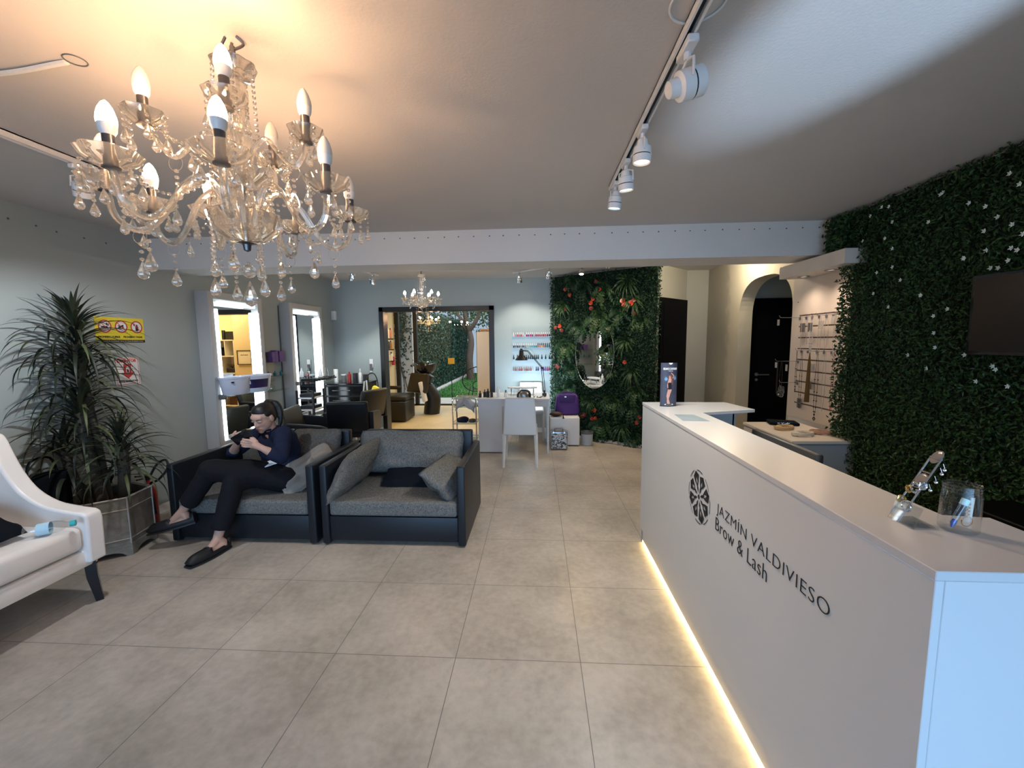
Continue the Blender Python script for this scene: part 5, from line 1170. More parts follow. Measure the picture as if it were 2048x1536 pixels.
k = 0; rr = random.Random(4)
for si, z in enumerate((1.12, 1.38, 1.62)):
    for j in range(6):
        c, nm = cols[(k*3+si) % 7]; k += 1; h = rr.uniform(.13, .20)
        bottle('hair_product', f'{nm} bottle, {ordw[j]} from the near end of {["lowest", "middle", "topmost"][si]} back room shelf', 'bottle', -2.87, 6.48+j*.15, z+.001, cyl_(.034, h), pm(c), ([(0, h), (.014, h), (.013, h+.04), (0, h+.04)], pm((.05, .05, .05) if j % 2 else (.7, .7, .68))), 'hair products in the back room', 10)
b = MB(); b.rbox(-2.97, -2.92, 7.50, 7.62, 1.0, 1.2, .02, 2); tag(b.build('red_pouch', 'signred', None), 'red pouch hanging below the back room shelves', 'pouch')
# shelf unit and framed print that the near mirror shows
th = thing('cube_shelf_unit', 'cream cube shelf unit in the back room, seen in the near mirror', 'shelf', (1.5, 7.6, 0))
b = MB(); sx0, sx1 = .875, 1.875
lv = [.05, .44, .83, 1.24, 1.62]
for z in lv: b.box(sx0, sx1, 7.50, 7.83, z-.012, z+.012)
b.box(sx0-.012, sx0+.012, 7.50, 7.83, 0, 1.632); b.box(sx1-.012, sx1+.012, 7.50, 7.83, 0, 1.632)
for z0_, z1_, xs in ((lv[0], lv[1], (1.28, 1.58)), (lv[1], lv[2], (1.15, 1.52)), (lv[2], lv[3], (1.22, 1.58)), (lv[3], lv[4], (1.10, 1.48))):
    for x in xs: b.box(x-.008, x+.008, 7.50, 7.83, z0_, z1_)
b.box(sx0, sx1, 7.82, 7.83, 0, 1.62); b.build('carcass', M.setdefault('creamlam', mat('cream_laminate', (.72, .68, .58), .5)), th, False)
for i, (nm, lab, x0, x1, z0_, z1_, mt) in enumerate((('picture_frame', 'dark framed photo standing on top of the cube shelf unit', 0.90, 1.11, 1.633, 1.83, 'black'), ('pump_bottle', 'black pump bottle on top of the cube shelf unit', 1.14, 1.20, 1.633, 1.86, 'black'), ('box_stack', 'striped black boxes on the upper shelf of the unit', 1.24, 1.42, 1.253, 1.45, 'black'), ('bowl_of_brushes', 'black bowl of brushes on the unit, middle shelf', 0.93, 1.15, .845, .95, 'black'), ('storage_basket', 'brown basket on the lower shelf of the unit', 0.93, 1.13, .063, .25, 'brown'), ('storage_basket', 'wide brown basket on the second shelf of the unit', 1.18, 1.48, .455, .62, 'brown'))):
    b = MB(); b.rbox(x0, x1, 7.56, 7.56+min(.2, x1-x0), z0_, z1_, .008, 1); 
    if nm == 'bowl_of_brushes':
        for k in range(6): b.tube([(x0+.1, 7.62, z1_), (x0+.02+k*.04, 7.6, z1_+.1)], .005, 5)
    tag(b.build(nm, mt, None), lab, nm.replace('_', ' '))
th = thing('framed_print', 'black framed line print on the cream back room wall, seen in mirror', 'picture', (.6, 7.49, 1.0))
b = MB()
for q in ((.44, .795, 1.04, 1.055), (.44, .795, 1.365, 1.38), (.44, .455, 1.04, 1.38), (.78, .795, 1.04, 1.38)): b.box(q[0], q[1], 7.475, 7.50, q[2], q[3])
b.build('frame', 'black', th, False); b = MB(); b.box(.455, .78, 7.485, 7.50, 1.055, 1.365); b.build('print_sheet', mat('print_paper', (.72, .66, .52), .5), th, False)
a_ = fit_text(text_mb('Ready Steady', .02), .18, .035); a_.xf(Matrix(((1, 0, 0, .53), (0, 0, 1, 7.484), (0, 1, 0, 1.25), (0, 0, 0, 1)))); a_.build('print_lettering', 'ink', th, False)
# woven garden chair
th = thing('string_garden_chair', 'round black string garden chair on the grass outside', 'chair', (-1.2, 9.3, 0))
b = MB(); cc = Vector((-1.22, 9.25, .50)); Mx = T(*cc) @ Rz(radians(15)) @ Rx(radians(-52))
q = MB(); q.ring((0, 0, 0), .46, .014, 'z', 36, 8, sz=1.0, sx=.9); q.ring((0, 0, -.22), .15, .012, 'z', 24, 8); q.xf(Mx); q.build('oval_frame', 'black', th)
q = MB()
for k in range(30):
    a = 2*pi*k/30; q.tube([(.41*cos(a), .46*sin(a), 0), (.15*cos(a), .15*sin(a), -.22)], .005, 4)
q.xf(Mx); q.build('woven_cords', 'black', th)
for (x, y) in ((-.25, -.2), (.25, -.2), (-.2, .28), (.2, .28)): q = MB(); q.tube([(cc.x+x*.7, cc.y+y*.7, .30), (cc.x+x, cc.y+y, 0)], .012, 6); q.build('leg', 'black', th)
# ================================================================== PLANTED WALLS
M['ivy'] = leafmat('small_dark_leaves', (0.006, 0.022, 0.006), (0.014, 0.050, 0.010), (0.045, 0.105, 0.030), 0.42)
M['ivy2'] = leafmat('mixed_leaves', (0.006, 0.022, 0.010), (0.014, 0.046, 0.018), (0.038, 0.090, 0.032), 0.42)
M['fern'] = leafmat('fern_fronds', (0.010, 0.032, 0.010), (0.022, 0.060, 0.018), (0.075, 0.125, 0.040), 0.45)
M['flowerwhite'] = mat('tiny_white_flowers', (.70, .78, .72), .6)
M['anthurium'] = mat('red_anthurium', (.50, .05, .018), .3)
M['anthdark'] = mat('dusky_anthurium', (.20, .03, .025), .35)
th = thing('green_wall', 'large artificial leaf wall with tiny white flowers along the right side', 'plant wall', (XR, .4, 0))
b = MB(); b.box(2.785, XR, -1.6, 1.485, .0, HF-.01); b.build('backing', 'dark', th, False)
b = MB(); rr = random.Random(21)
dens = lambda r: Vector((2.785, r.uniform(-.9, 1.49), r.uniform(0, HF-.01)))
leaf_field(b, 62000, dens, Vector((-1, 0, 0)), (.016, .036), rr, spread=1.2, depth=.075, droop=.5, wr=.42)
leaf_field(b, 1600, lambda r: Vector((2.73+r.uniform(-.02, .10), 1.49, r.uniform(0, 2.19))), Vector((0, 1, 0)), (.02, .045), rr, spread=1.5, depth=.05)
leaf_field(b, 900, lambda r: Vector((2.72+r.uniform(0, .1), r.uniform(1.49, 1.70), r.uniform(2.2, HF-.02))), Vector((-1, -.4, 0)).normalized(), (.025, .045), rr, spread=1.3, depth=.06)
b.build('leaves', 'ivy', th, False)
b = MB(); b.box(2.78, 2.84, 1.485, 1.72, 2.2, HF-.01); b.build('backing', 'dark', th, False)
fl = [(1740, 432), (1777, 413), (1763, 414), (1880, 389), (1970, 413), (1937, 406), (1784, 444), (2018, 347), (2038, 368), (1994, 434), (2023, 449), (2044, 468), (1967, 462), (1769, 477), (1784, 497), (1885, 385), (1856, 444), (1927, 517), (1971, 501), (2015, 521), (1926, 516), (2021, 496), (2033, 500), (1840, 590), (1753, 545), (1784, 534), (1746, 587), (1776, 614), (1841, 591), (1894, 618), (1866, 632), (1867, 666), (1869, 695), (1852, 737), (1928, 710), (1984, 732), (1990, 739), (1951, 763), (2014, 773), (1725, 482), (1980, 536), (1995, 536), (1800, 560), (1815, 710)]
def px_on_x(px, py, X):
    d = fw + rt*((px-W_/2)/F_) - up*((py-H_/2)/F_); return CAM + d*((X-CAM.x)/d.x)
for i, (px, py) in enumerate(fl):
    p = px_on_x(px, py, 2.705); 
    q = MB()
    for k in range(5):
        a = 2*pi*k/5+i; r_ = .011; c = Vector((-.002*(k % 2), cos(a)*r_, sin(a)*r_)); d_ = Vector((.003, cos(a+.55)*r_*.8, sin(a+.55)*r_*.8)); e_ = Vector((.003, cos(a-.55)*r_*.8, sin(a-.55)*r_*.8))
        q.add([p, p+e_, p+c*1.25, p+d_], [(0, 1, 2, 3)])
    q.build('white_flower', 'flowerwhite', th, False)
# slanted planted panel with oval mirror
PA, PB = Vector((.70, 4.90, 0)), Vector((2.06, 4.015, 0)); PU = (PB-PA).normalized(); PN = Vector((PU.y, -PU.x, 0)); PLn = (PB-PA).length
th = thing('flower_wall', 'slanted leafy feature wall with ferns and red flowers beyond the counter', 'plant wall', ((PA.x+PB.x)/2, (PA.y+PB.y)/2, 0))
b = MB(); q = [PA-PN*.0, PB, PB-PN*.14, PA-PN*.14]
b.prism([(v.x, v.y) for v in q], HR-.01, 'z', 0); struct('wall_feature', b, 'wallwhite')
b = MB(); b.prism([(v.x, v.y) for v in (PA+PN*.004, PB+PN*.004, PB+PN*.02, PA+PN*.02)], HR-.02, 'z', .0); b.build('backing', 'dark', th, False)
MC = Vector((1.325, 0, 1.325)); ms = (Vector((1.325, 4.492, 0))-PA).dot(PU); MW_, MH_ = .335, .52
def wallpt(s_, z, d=0): return PA+PU*s_+PN*d+Vector((0, 0, z))
def off_mirror(s_, z, k=1.0): return ((s_-ms)/(MW_*k))**2+((z-1.325)/(MH_*k))**2 > 1
b = MB(); rr = random.Random(33)
def fpt(r):
    while True:
        s_, z = r.uniform(-.02, PLn+.01), r.uniform(.0, HR-.03)
        if off_mirror(s_, z, .98): return wallpt(s_, z, .02+.05*abs(noise.noise(Vector((s_*4, z*4, 1)))))
leaf_field(b, 21000, fpt, PN, (.016, .048), rr, spread=1.4, depth=.10, droop=.5, wr=.42)
leaf_field(b, 1300, lambda r: wallpt(PLn, r.uniform(0, HR-.03), r.uniform(-.05, .10)), PU, (.02, .05), rr, spread=1.5, depth=.03)
leaf_field(b, 900, lambda r: wallpt(0, r.uniform(.4, HR-.03), r.uniform(-.0, .10)), -PU, (.02, .05), rr, spread=1.5, depth=.03)
b.build('leaves', 'ivy2', th, False)
def frond_clump(s_, z, R, n, mt='fern', wide=.010, seed=0, name_='fern'):
    q = MB(); r_ = random.Random(seed)
    for i in range(n):
        a = 2*pi*i/n+r_.uniform(-.3, .3); L_ = R*r_.uniform(.7, 1.15); m_ = 8; p0 = wallpt(s_, z, .08); prev = []
        dirv = (PU*cos(a)+Vector((0, 0, 1))*sin(a)); pts = []
        for k in range(m_+1):
            t = k/m_; pts.append(p0+dirv*L_*t*(1-.12*t)+PN*(.13*sin(t*2.2))+Vector((0, 0, -.55*L_*t*t)))
        side = dirv.cross(PN).normalized()
        for k in range(m_):
            ww = wide*(1.3 if name_ == 'fern' else 2.0)*sin(pi*min(.97, (k+.6)/m_))
            if name_ == 'fern':
                for s2_ in (1, -1):
                    tip = pts[k]+(pts[k+1]-pts[k])*.8+side*s2_*(.050*sin(pi*(k+1)/(m_+1.5)))*(R/.25); q.add([pts[k], pts[k+1], tip], [(0, 1, 2)])
            else:
                w0 = wide*2*sin(pi*min(1, (k+.3)/m_)); w1 = wide*2*sin(pi*min(.99, (k+1.3)/m_)); q.add([pts[k]-side*w0, pts[k]+side*w0, pts[k+1]+side*w1, pts[k+1]-side*w1], [(0, 1, 2, 3)])
    return q.build(name_, mt, th, False)
def px_on_wall(px, py, d=0.0):
    dd = fw + rt*((px-W_/2)/F_) - up*((py-H_/2)/F_); t = (PA+PN*d-CAM).dot(PN)/dd.dot(PN); p = CAM+dd*t; return ((p-PA).dot(PU), p.z)
ferns = [(1200, 632, .24, 16), (1160, 650, .22, 14), (1255, 560, .26, 14), (1225, 645, .2, 12), (1215, 700, .2, 12), (1268, 600, .22, 12), (1135, 690, .24, 14), (1148, 735, .2, 12), (1128, 610, .2, 12), (1170, 570, .2, 12), (1210, 575, .22, 12), (1265, 740, .24, 14), (1228, 800, .22, 12), (1262, 810, .2, 12), (1180, 800, .22, 12), (1145, 770, .2, 12), (1205, 845, .24, 14), (1245, 850, .22, 14), (1186, 870, .18, 12), (1268, 870, .2, 12), (1252, 680, .24, 14), (1240, 622, .22, 12), (1285, 640, .18, 10), (1128, 780, .2, 12), (1275, 780, .18, 12), (1148, 560, .16, 10), (1226, 740, .15, 10)]
for i, (px, py, R, n) in enumerate(ferns):
    s_, z = px_on_wall(px, py, .1); 
    if i % 3 == 2: frond_clump(s_, z, R*.9, n+8, 'fern', .0055, i, 'strap_leaves')
    else: frond_clump(s_, z, R, n+2, 'fern' if i % 2 == 0 else 'ivy2', .007, i)
flw = [(1131, 580, 0), (1139, 589, 0), (1192, 562, 1), (1199, 578, 0), (1186, 598, 0), (1180, 606, 0), (1203, 601, 1), (1196, 600, 1), (1247, 602, 0), (1256, 606, 0), (1250, 612, 0), (1262, 608, 0), (1249, 618, 0), (1268, 600, 1), (1267, 626, 0), (1183, 618, 1), (1128, 618, 1), (1112, 656, 1), (1118, 652, 0), (1122, 660, 1), (1124, 722, 0), (1112, 732, 1), (1116, 733, 1), (1248, 724, 0), (1188, 822, 0), (1183, 837, 0), (1190, 836, 0), (1245, 820, 1), (1272, 846, 0), (1279, 834, 0), (1163, 832, 1), (1170, 830, 1)]
for i, (px, py, dk) in enumerate(flw):
    s_, z = px_on_wall(px, py, .17); p = wallpt(s_, z, .17); q = MB(); r_ = random.Random(i*7); a0 = r_.uniform(0, 6); R = .034 if i in (8, 9, 10, 11, 12) else .026
    pts = []
    for k in range(12):
        a = 2*pi*k/12; rad = R*(1.15-.35*cos(a)*(1 if abs(a-pi) > .4 else 1.5)); pts.append(p+PU*rad*cos(a+a0)+Vector((0, 0, 1))*rad*sin(a+a0)+PN*(.012*sin(2*a)))
    q.add([p-PN*.006]+pts, [(0, 1+k, 1+(k+1) % 12) for k in range(12)]); f_ = q.build('red_flower' if not dk else 'dusky_flower', 'anthdark' if dk else 'anthurium', th)
    q = MB(); q.tube([p, p+PN*.022+Vector((0, 0, .012))], [.004, .002], 6); q.build('flower_spike', 'gold', f_)
# base stones under the panel
b = MB(); 
for k in range(9): b.ball(wallpt(.5+k*.125, .012, .12), .055, 8, 5, sx=1.2, sz=.5)
for v in b.v: v += .012*noise.noise(v*25)*Vector((1, 1, 1)); v.z = max(v.z, 0.001)
tag(b.build('edging_stones', 'concrete', None), 'rough grey stones edging the floor beneath the flower wall', 'stones', kind='stuff')
th = thing('oval_mirror', 'frameless oval mirror set in the leafy feature wall', 'mirror', wallpt(ms, 1.325, .07))
n_ = 48; q = MB()
MU = Matrix.Rotation(radians(-7), 3, 'Z') @ PU; mc = wallpt(ms, 1.325, .125)
def mpt(k): return mc+MU*MW_*cos(2*pi*k/n_)+Vector((0, 0, MH_*sin(2*pi*k/n_)))
f0 = [mpt(k) for k in range(n_)]; f1 = [v-PN*.02 for v in f0]
q.add(f0+f1, [tuple(range(n_)), tuple(range(2*n_-1, n_-1, -1))]+[(k, (k+1) % n_, n_+(k+1) % n_, n_+k) for k in range(n_)]); q.build('mirror_glass', M['mirror'], th, False)
q = MB(); q.tube([mpt(k)+PN*.002 for k in range(n_+1)], .004, 6); q.build('bevelled_edge', 'tinedge', th)
# ================================================================== SLATWALL WITH JEWELLERY
th = thing('slatwall_panel', 'cream slatwall display panel with nine dark grooves beside the arch', 'display panel', (2.86, 1.85, 0))
M['slat'] = mat('cream_slat_board', (.62, .54, .47), .45)
zz = [1.733-.1015*k for k in range(9)]; b = MB(); y0_, y1_ = 1.49, 2.205
edges = [.55]+[z for z in sorted(zz)]+[2.075]
b.box(2.850, 2.866, y0_, 2.31, zz[0]+.006, 2.075)
for a_, c_ in zip(zz[:-1], zz[1:]): b.box(2.850, 2.866, y0_, 2.31 if a_ < 0 else y1_, c_+.006, a_-.006)
b.box(2.850, 2.866, y0_, 2.31, .78, zz[-1]-.006); b.box(2.850, 2.866, y1_, 2.31, zz[-1]-.006, zz[0]+.006)
b.build('board', 'slat', th, False)
b = MB(); 
for z in zz: b.box(2.852, 2.8655, y0_, y1_, z-.006, z+.006)
b.build('groove_rail', mat('brown_rail', (.12, .075, .06), .4), th, False)
b = MB(); b.tube([(2.848, 2.235, 1.86), (2.852, 2.235, 1.86)], .006, 8); b.build('screw', 'brown', th)
M['bead'] = mat('dark_beads', (.03, .02, .02), .3); M['silver'] = mat('silver_chain', (.45, .43, .40), .3, .8); M['ochre'] = mat('ochre_tassel', (.10, .055, .010), .8); M['card'] = mat('jewellery_card', (.48, .44, .40), .6); M['redbead'] = mat('red_beads', (.35, .04, .03), .4)
def hookset(y, z, L_=.20):
    q = MB(); q.tube([(2.852, y, z), (2.852-L_, y, z+.002), (2.852-L_-.012, y, z+.022)], .0022, 5); q.box(2.846, 2.852, y-.012, y+.012, z-.02, z+.006)
    return q
J = []   # y, z, kind, length
hooks = [(2.19, 1.715), (2.10, 1.715), (2.02, 1.715), (1.93, 1.715), (1.84, 1.715), (1.76, 1.715), (1.66, 1.715), (1.56, 1.715), (2.18, 1.31), (2.14, 1.41), (2.05, 1.41), (1.93, 1.41), (1.84, 1.41), (1.75, 1.41), (1.65, 1.41), (2.17, 1.11), (1.56, 1.30)]
hl = [.18, .05, .05, .06, .08, .06, .06, .06, .20, .05, .06, .06, .06, .06, .05, .16, .05]
side = ['nearest the arch', 'second from the arch', 'third from the arch', 'fourth from the arch', 'fourth from the green wall', 'third from the green wall', 'second from the green wall', 'nearest the green wall']
for i, ((y, z), L_) in enumerate(zip(hooks, hl)):
    rown_ = 'top row' if i < 8 else ('low long pair' if i in (8, 15) else 'middle row')
    lab = (f'chrome slatwall hook in the top row, {side[i]}' if i < 8 else {8: 'long chrome slatwall hook at mid height, sticking out before the arch', 9: 'middle-row slatwall hook nearest the arch', 10: 'middle-row slatwall hook, second from the arch', 11: 'middle-row slatwall hook, third from the arch', 12: 'middle-row slatwall hook, fourth from the arch', 13: 'middle-row slatwall hook, second from the green wall', 14: 'middle-row slatwall hook nearest the green wall', 15: 'lowest long chrome hook, sticking out before the arch', 16: 'short slatwall hook below the middle row by the green wall'}[i])
    o = hookset(y, z, L_).build('display_hook', 'steel', None); tag(o, lab, 'hook', 'slatwall hooks')
def necklace(y, z, x, drop, w_, mt, beads, label, tassel=None, pend=None):
    q = MB(); pts = [Vector((x, y-w_*cos(pi*k/14)*(1 if 0 < k < 14 else .3), z-drop*sin(pi*k/14)**.55)) for k in range(15)]
    q.tube(pts, .0016, 4)
    if beads:
        for p in pts[1:-1:1]: q.ball(p, beads, 6, 4)
    if tassel: q.tube([(x, y, z-drop), (x, y, z-drop-.03), (x, y+.004, z-drop-tassel)], [.004, .009, .014], 6)
    if pend: q.ring((x, y, z-drop-.03), .018, .003, 'x', 4, 5); q.ring((x, y, z-drop-.03), .010, .002, 'x', 4, 5)
    tag(q.build('necklace', mt, None), label, 'necklace', 'necklaces on the slatwall')
nk = [(1.93, 1.712, 2.79, .30, .018, 'card', .0075, 'chunky white bead necklace under the top row of hooks'),
      (1.84, 1.712, 2.80, .33, .020, 'silver', 0, 'long fine silver necklace, right of the white beads'),
      (1.76, 1.712, 2.80, .27, .022, 'silver', 0, 'plain silver chain in a U, third from the green wall on the top row'),
      (1.66, 1.712, 2.80, .34, .016, 'silver', .0, 'long thin chain, second from the green wall on the top row'),
      (2.10, 1.712, 2.81, .28, .008, 'silver', 0, 'short silver chain near the left end of the top row'),
      (2.02, 1.712, 2.81, .24, .010, 'silver', .0, 'fine silver chain, third from the arch on the top row'),
      (2.14, 1.408, 2.81, .38, .010, 'bead', .005, 'dark bead strand at the left of the middle row'),
      (2.05, 1.408, 2.80, .52, .016, 'bead', .0045, 'very long dark bead strand, second from the arch on the middle row'),
      (1.84, 1.408, 2.80, .55, .020, 'bead', .006, 'long dark bead necklace with square pendant low on the slatwall'),
      (1.75, 1.408, 2.80, .50, .018, 'silver', 0, 'long silver necklace right of the square pendant'),
      (1.65, 1.408, 2.80, .48, .014, 'redbead', .004, 'long reddish bead strand, right part of the middle row'),
      (1.56, 1.298, 2.81, .42, .020, 'bead', .010, 'large black bead necklace nearest the green wall'),
      (2.18, 1.305, 2.70, .28, .020, 'bead', .004, 'bead loop hanging from the mid-height long hook'),
      (2.17, 1.308, 2.66, .30, .008, 'bead', .003, 'thin black strand at the tip of the mid-height long hook')]
for i, a_ in enumerate(nk): necklace(*a_, pend=(i == 8))
q = MB(); q.tube([(2.79, 1.93, 1.40), (2.79, 1.93, 1.30), (2.79, 1.935, .96)], [.003, .012, .020], 8); tag(q.build('tassel_necklace', 'ochre', None), 'long ochre yellow fringe tassel in the middle of the slatwall', 'necklace')
for i, (y, z, x, w_, h, lab) in enumerate(((2.19, 1.70, 2.655, .035, .055, 'white card at tip of the topmost long hook'), (2.10, 1.66, 2.82, .07, .08, 'grey earring card, left end under the top hooks'), (2.0, 1.66, 2.82, .06, .08, 'grey earring card, second under the top hooks'), (1.86, 1.67, 2.82, .07, .07, 'pale earring card in the middle under the top hooks'), (1.70, 1.70, 2.82, .08, .06, 'tilted white card, right part of the top row'), (1.58, 1.69, 2.82, .05, .08, 'dark earring card nearest the green wall on the top row'), (2.18, 1.30, 2.65, .032, .050, 'white card at tip of the mid-height long hook'), (2.17, 1.28, 2.74, .03, .06, 'pinkish card on the mid-height long hook, closest to the board'), (1.93, 1.30, 2.82, .06, .07, 'pale earring card under the middle row'), (1.97, 1.14, 2.83, .05, .07, 'faint grey card left of the ochre tassel'), (2.10, .97, 2.83, .06, .09, 'grey card low at the left of the slatwall'))):
    q = MB(); q.rbox(x-.001, x+.001, y-w_/2, y+w_/2, z-h, z, .0005, 1); tag(q.build('jewellery_card', 'card' if 'grey' not in lab else 'greyplastic', None, False), lab, 'card', 'jewellery cards')
q = MB(); q.ball((2.70, 2.165, 1.03), .045, 10, 7, sx=.5, sz=1.2); 
for v in q.v: v += .015*Vector((noise.noise(v*40), noise.noise(v*40+Vector((3, 0, 0))), noise.noise(v*40+Vector((0, 5, 0)))))
tag(q.build('accessory_bag', 'clearglass', None), 'small crinkled clear packet hanging on the lowest long hook', 'packet')
# soffit box with downlights
b = MB(); b.box(2.625, 2.866, 1.36, 2.16, 2.062, 2.168); struct('trim_2', b, mat('pale_marble_laminate', (.66, .60, .53), .35, var=.2, vscale=6))
for i, y in enumerate((1.66, 2.0)):
    th = thing('downlight', ['round recessed downlight in the box above the slatwall, nearer one', 'round recessed downlight in the box above the slatwall, farther one'][i], 'light', (2.74, y, 2.075), 'soffit downlights')
    b = MB(); b.lathe([(.030, -.004), (.045, -.004), (.046, 0), (.030, 0)], (2.74, y, 2.061), 24); b.build('rim', 'steel', th); b = MB(); b.lathe([(0, -.001), (.030, -.001)], (2.74, y, 2.0615), 20); b.build('lens', M.setdefault('downlens', emis('downlight_lens', (1, .74, .55), .7)), th)
    light('soffit_downlight', 'SPOT', (2.70, y, 2.05), 13, (1, .78, .60), (2.45, y, 0), spot_size=radians(150), spot_blend=1.0, shadow_soft_size=.06)
# cabinet below
th = thing('display_cabinet', 'low cream cabinet below the slatwall with accessories on top', 'cabinet', (2.55, 1.65, 0))
b = MB(); b.rbox(2.315, 2.80, 1.325, 2.06, .73, .755, .003, 1); b.build('top_board', mat('cream_top', (.66, .58, .50), .35), th)
b = MB(); b.box(2.335, 2.78, 1.335, 2.05, .02, .73); b.build('carcass', 'greypanel', th, False)
for k in range(2): b = MB(); b.rbox(2.318, 2.334, 1.34+k*.36, 1.685+k*.36, .05, .715, .002, 1); o = b.build('door', M['slat'], th); b = MB(); b.tube([(2.312, 1.66+k*.07, .35), (2.312, 1.66+k*.07, .5)], .005, 6); b.build('handle', 'steel', o)
th = thing('black_clutch', 'black sequinned clutch lying at back of the cream cabinet', 'bag', (2.6, 1.98, .755))
b = MB(); b.rbox(2.49, 2.72, 1.88, 2.02, .757, .785, .010, 2)
for v in b.v: v.z += .006*noise.noise(v*12)
b.xf(T(2.6, 1.95, 0) @ Rz(radians(-14)) @ T(-2.6, -1.95, 0)); b.build('clutch_body', 'blackcloth', th); b = MB()
rr = random.Random(6)
for k in range(34): b.ball((2.52+rr.random()*.14, 1.875+rr.random()*.01, .765+rr.random()*.018), .0035, 5, 4)
b.build('sequins', 'chrome', th)
for i, (x, y, sx, sy, mt, lab, rz) in enumerate(((2.50, 1.74, .085, .05, (.50, .34, .17), 'tan woven headband on the cream cabinet', .5), (2.68, 1.56, .07, .045, (.42, .24, .16), 'brown knotted headband on right of the cream cabinet', -.4), (2.50, 1.50, .08, .045, (.62, .55, .44), 'cream lace headband at front of the cream cabinet', .2))):
    b = MB(); b.ring((0, 0, .016), 1, .16, 'z', 22, 8); 
    for v in b.v: v.x *= sx; v.y *= sy; v.z = .016+(v.z-.016)*.09+.004*noise.noise(v*60)
    b.xf(T(x, y, .757) @ Rz(rz)); 
    for v in b.v: v.z = max(v.z, .7555)
    q = MB(); q.ball((0, 0, 0), .03, 10, 6, sx=1.3, sz=.5); q.xf(T(x-sx*.6, y, .772)); b.merge(q)
    for v in b.v: v.z = max(v.z, .7555)
    tag(b.build('headband', mat('headband_cloth', mt, .9, bump=.6, bscale=120), None), lab, 'headband', 'headbands')
# computer screen behind the counter, glass beside it, stool objects
th = thing('computer_monitor', 'dark grey computer monitor behind the counter, back edge showing above the top', 'monitor', (1.9, .75, .74))
b = MB(); b.rbox(1.885, 1.93, .41, 1.075, .56, .905, .014, 2); b.build('monitor_body', mat('dark_grey_plastic', (.045, .045, .048), .4), th)
b = MB(); b.box(1.93, 1.95, .66, .82, .45, .75); b.rbox(1.93, 2.05, .60, .88, .42, .435, .004, 1); b.build('stand', 'black', th)
b = MB(); b.rbox(1.95, 2.10, .3, 1.1, .385, .42, .004, 1)
for y in (.34, 1.06): b.box(1.97, 2.08, y-.02, y+.02, 0, .386)
tag(b.build('low_side_table', 'greypanel', None, False), 'low grey side table carrying the monitor behind the counter', 'table')
th = thing('drinking_glass', 'drinking glass with teal and white cloth beside the monitor end', 'glass', (1.8, .32, .74))
b = MB(); b.lathe([(0, .002), (.03, .002), (.036, .12), (.033, .12), (.028, .008), (0, .008)], (1.80, .345, .7405), 24); b.build('tumbler', 'clearglass', th)
b = MB(); b.ball((1.80, .345, .785), .026, 12, 8, sz=1.4); 
for v in b.v: v += .006*noise.noise(v*60)*Vector((1, 1, 1))
b.build('teal_cloth', 'teal', th)
b = MB(); b.ball((1.59, 1.08, .79), .06, 16, 9, sx=1.3, sz=.7)
for v in b.v: v += .02*noise.noise(v*18)*Vector((1, 1, 1))
for v in b.v: v.z = max(v.z, .7405)
tag(b.build('grey_scarf', 'fabricdark', None), 'dark grey scarf heaped on the work surface under the counter arm', 'scarf')
b = MB(); b.box(1.455, 1.70, .94, 1.19, .715, .740); b.build('inner_shelf', 'greypanel', ct, False)
# television
th = thing('television', 'wall television with a black screen on the green wall', 'television', (2.68, .1, 1.63))
b = MB(); b.rbox(2.655, 2.70, -.22, .49, 1.43, 1.835, .006, 2); b.build('casing', 'blackgloss', th)
b = MB(); b.box(2.652, 2.6551, -.205, .470, 1.447, 1.818); b.build('screen', mat('tv_screen', (.004, .004, .005), .25, spec=.25), th, False)
b = MB(); b.box(2.70, 2.79, .05, .22, 1.5, 1.75); b.build('wall_bracket', 'black', th, False)
# dark low sideboard at the base of the green wall (right edge of the frame)
b = MB(); b.rbox(2.40, 2.68, -.75, .22, .02, .74, .006, 1); tag(b.build('black_sideboard', 'blackdoor', None), 'black low sideboard beneath the television at the right edge', 'sideboard')
# ================================================================== CHANDELIERS
def bead_strand(mb, pts, r, step, sz=.8):
    """faceted beads threaded along a line"""
    pts = [Vector(p) for p in pts]; L_ = sum((b_-a_).length for a_, b_ in zip(pts[:-1], pts[1:])); n = max(1, int(L_/step)); d = 0; k = 0; seg = 0; acc = 0
    for i in range(n+1):
        t = i*L_/n if n else 0
        while seg < len(pts)-2 and acc+(pts[seg+1]-pts[seg]).length < t: acc += (pts[seg+1]-pts[seg]).length; seg += 1
        l_ = (pts[seg+1]-pts[seg]).length; p = pts[seg].lerp(pts[seg+1], min(1, (t-acc)/l_) if l_ else 0)
        mb.ball(p, r, 6, 4, sz=sz)
def drop(mb, p, h, w_):
    """faceted almond drop hanging from p"""
    mb.lathe([(0, 0), (w_*.22, -h*.25), (w_*.42, -h*.55), (w_*.5, -h*.72), (w_*.36, -h*.9), (0, -h)], p, 8)
M['sleeve'] = mat('pewter_sleeve', (.16, .15, .15), .3, .8)
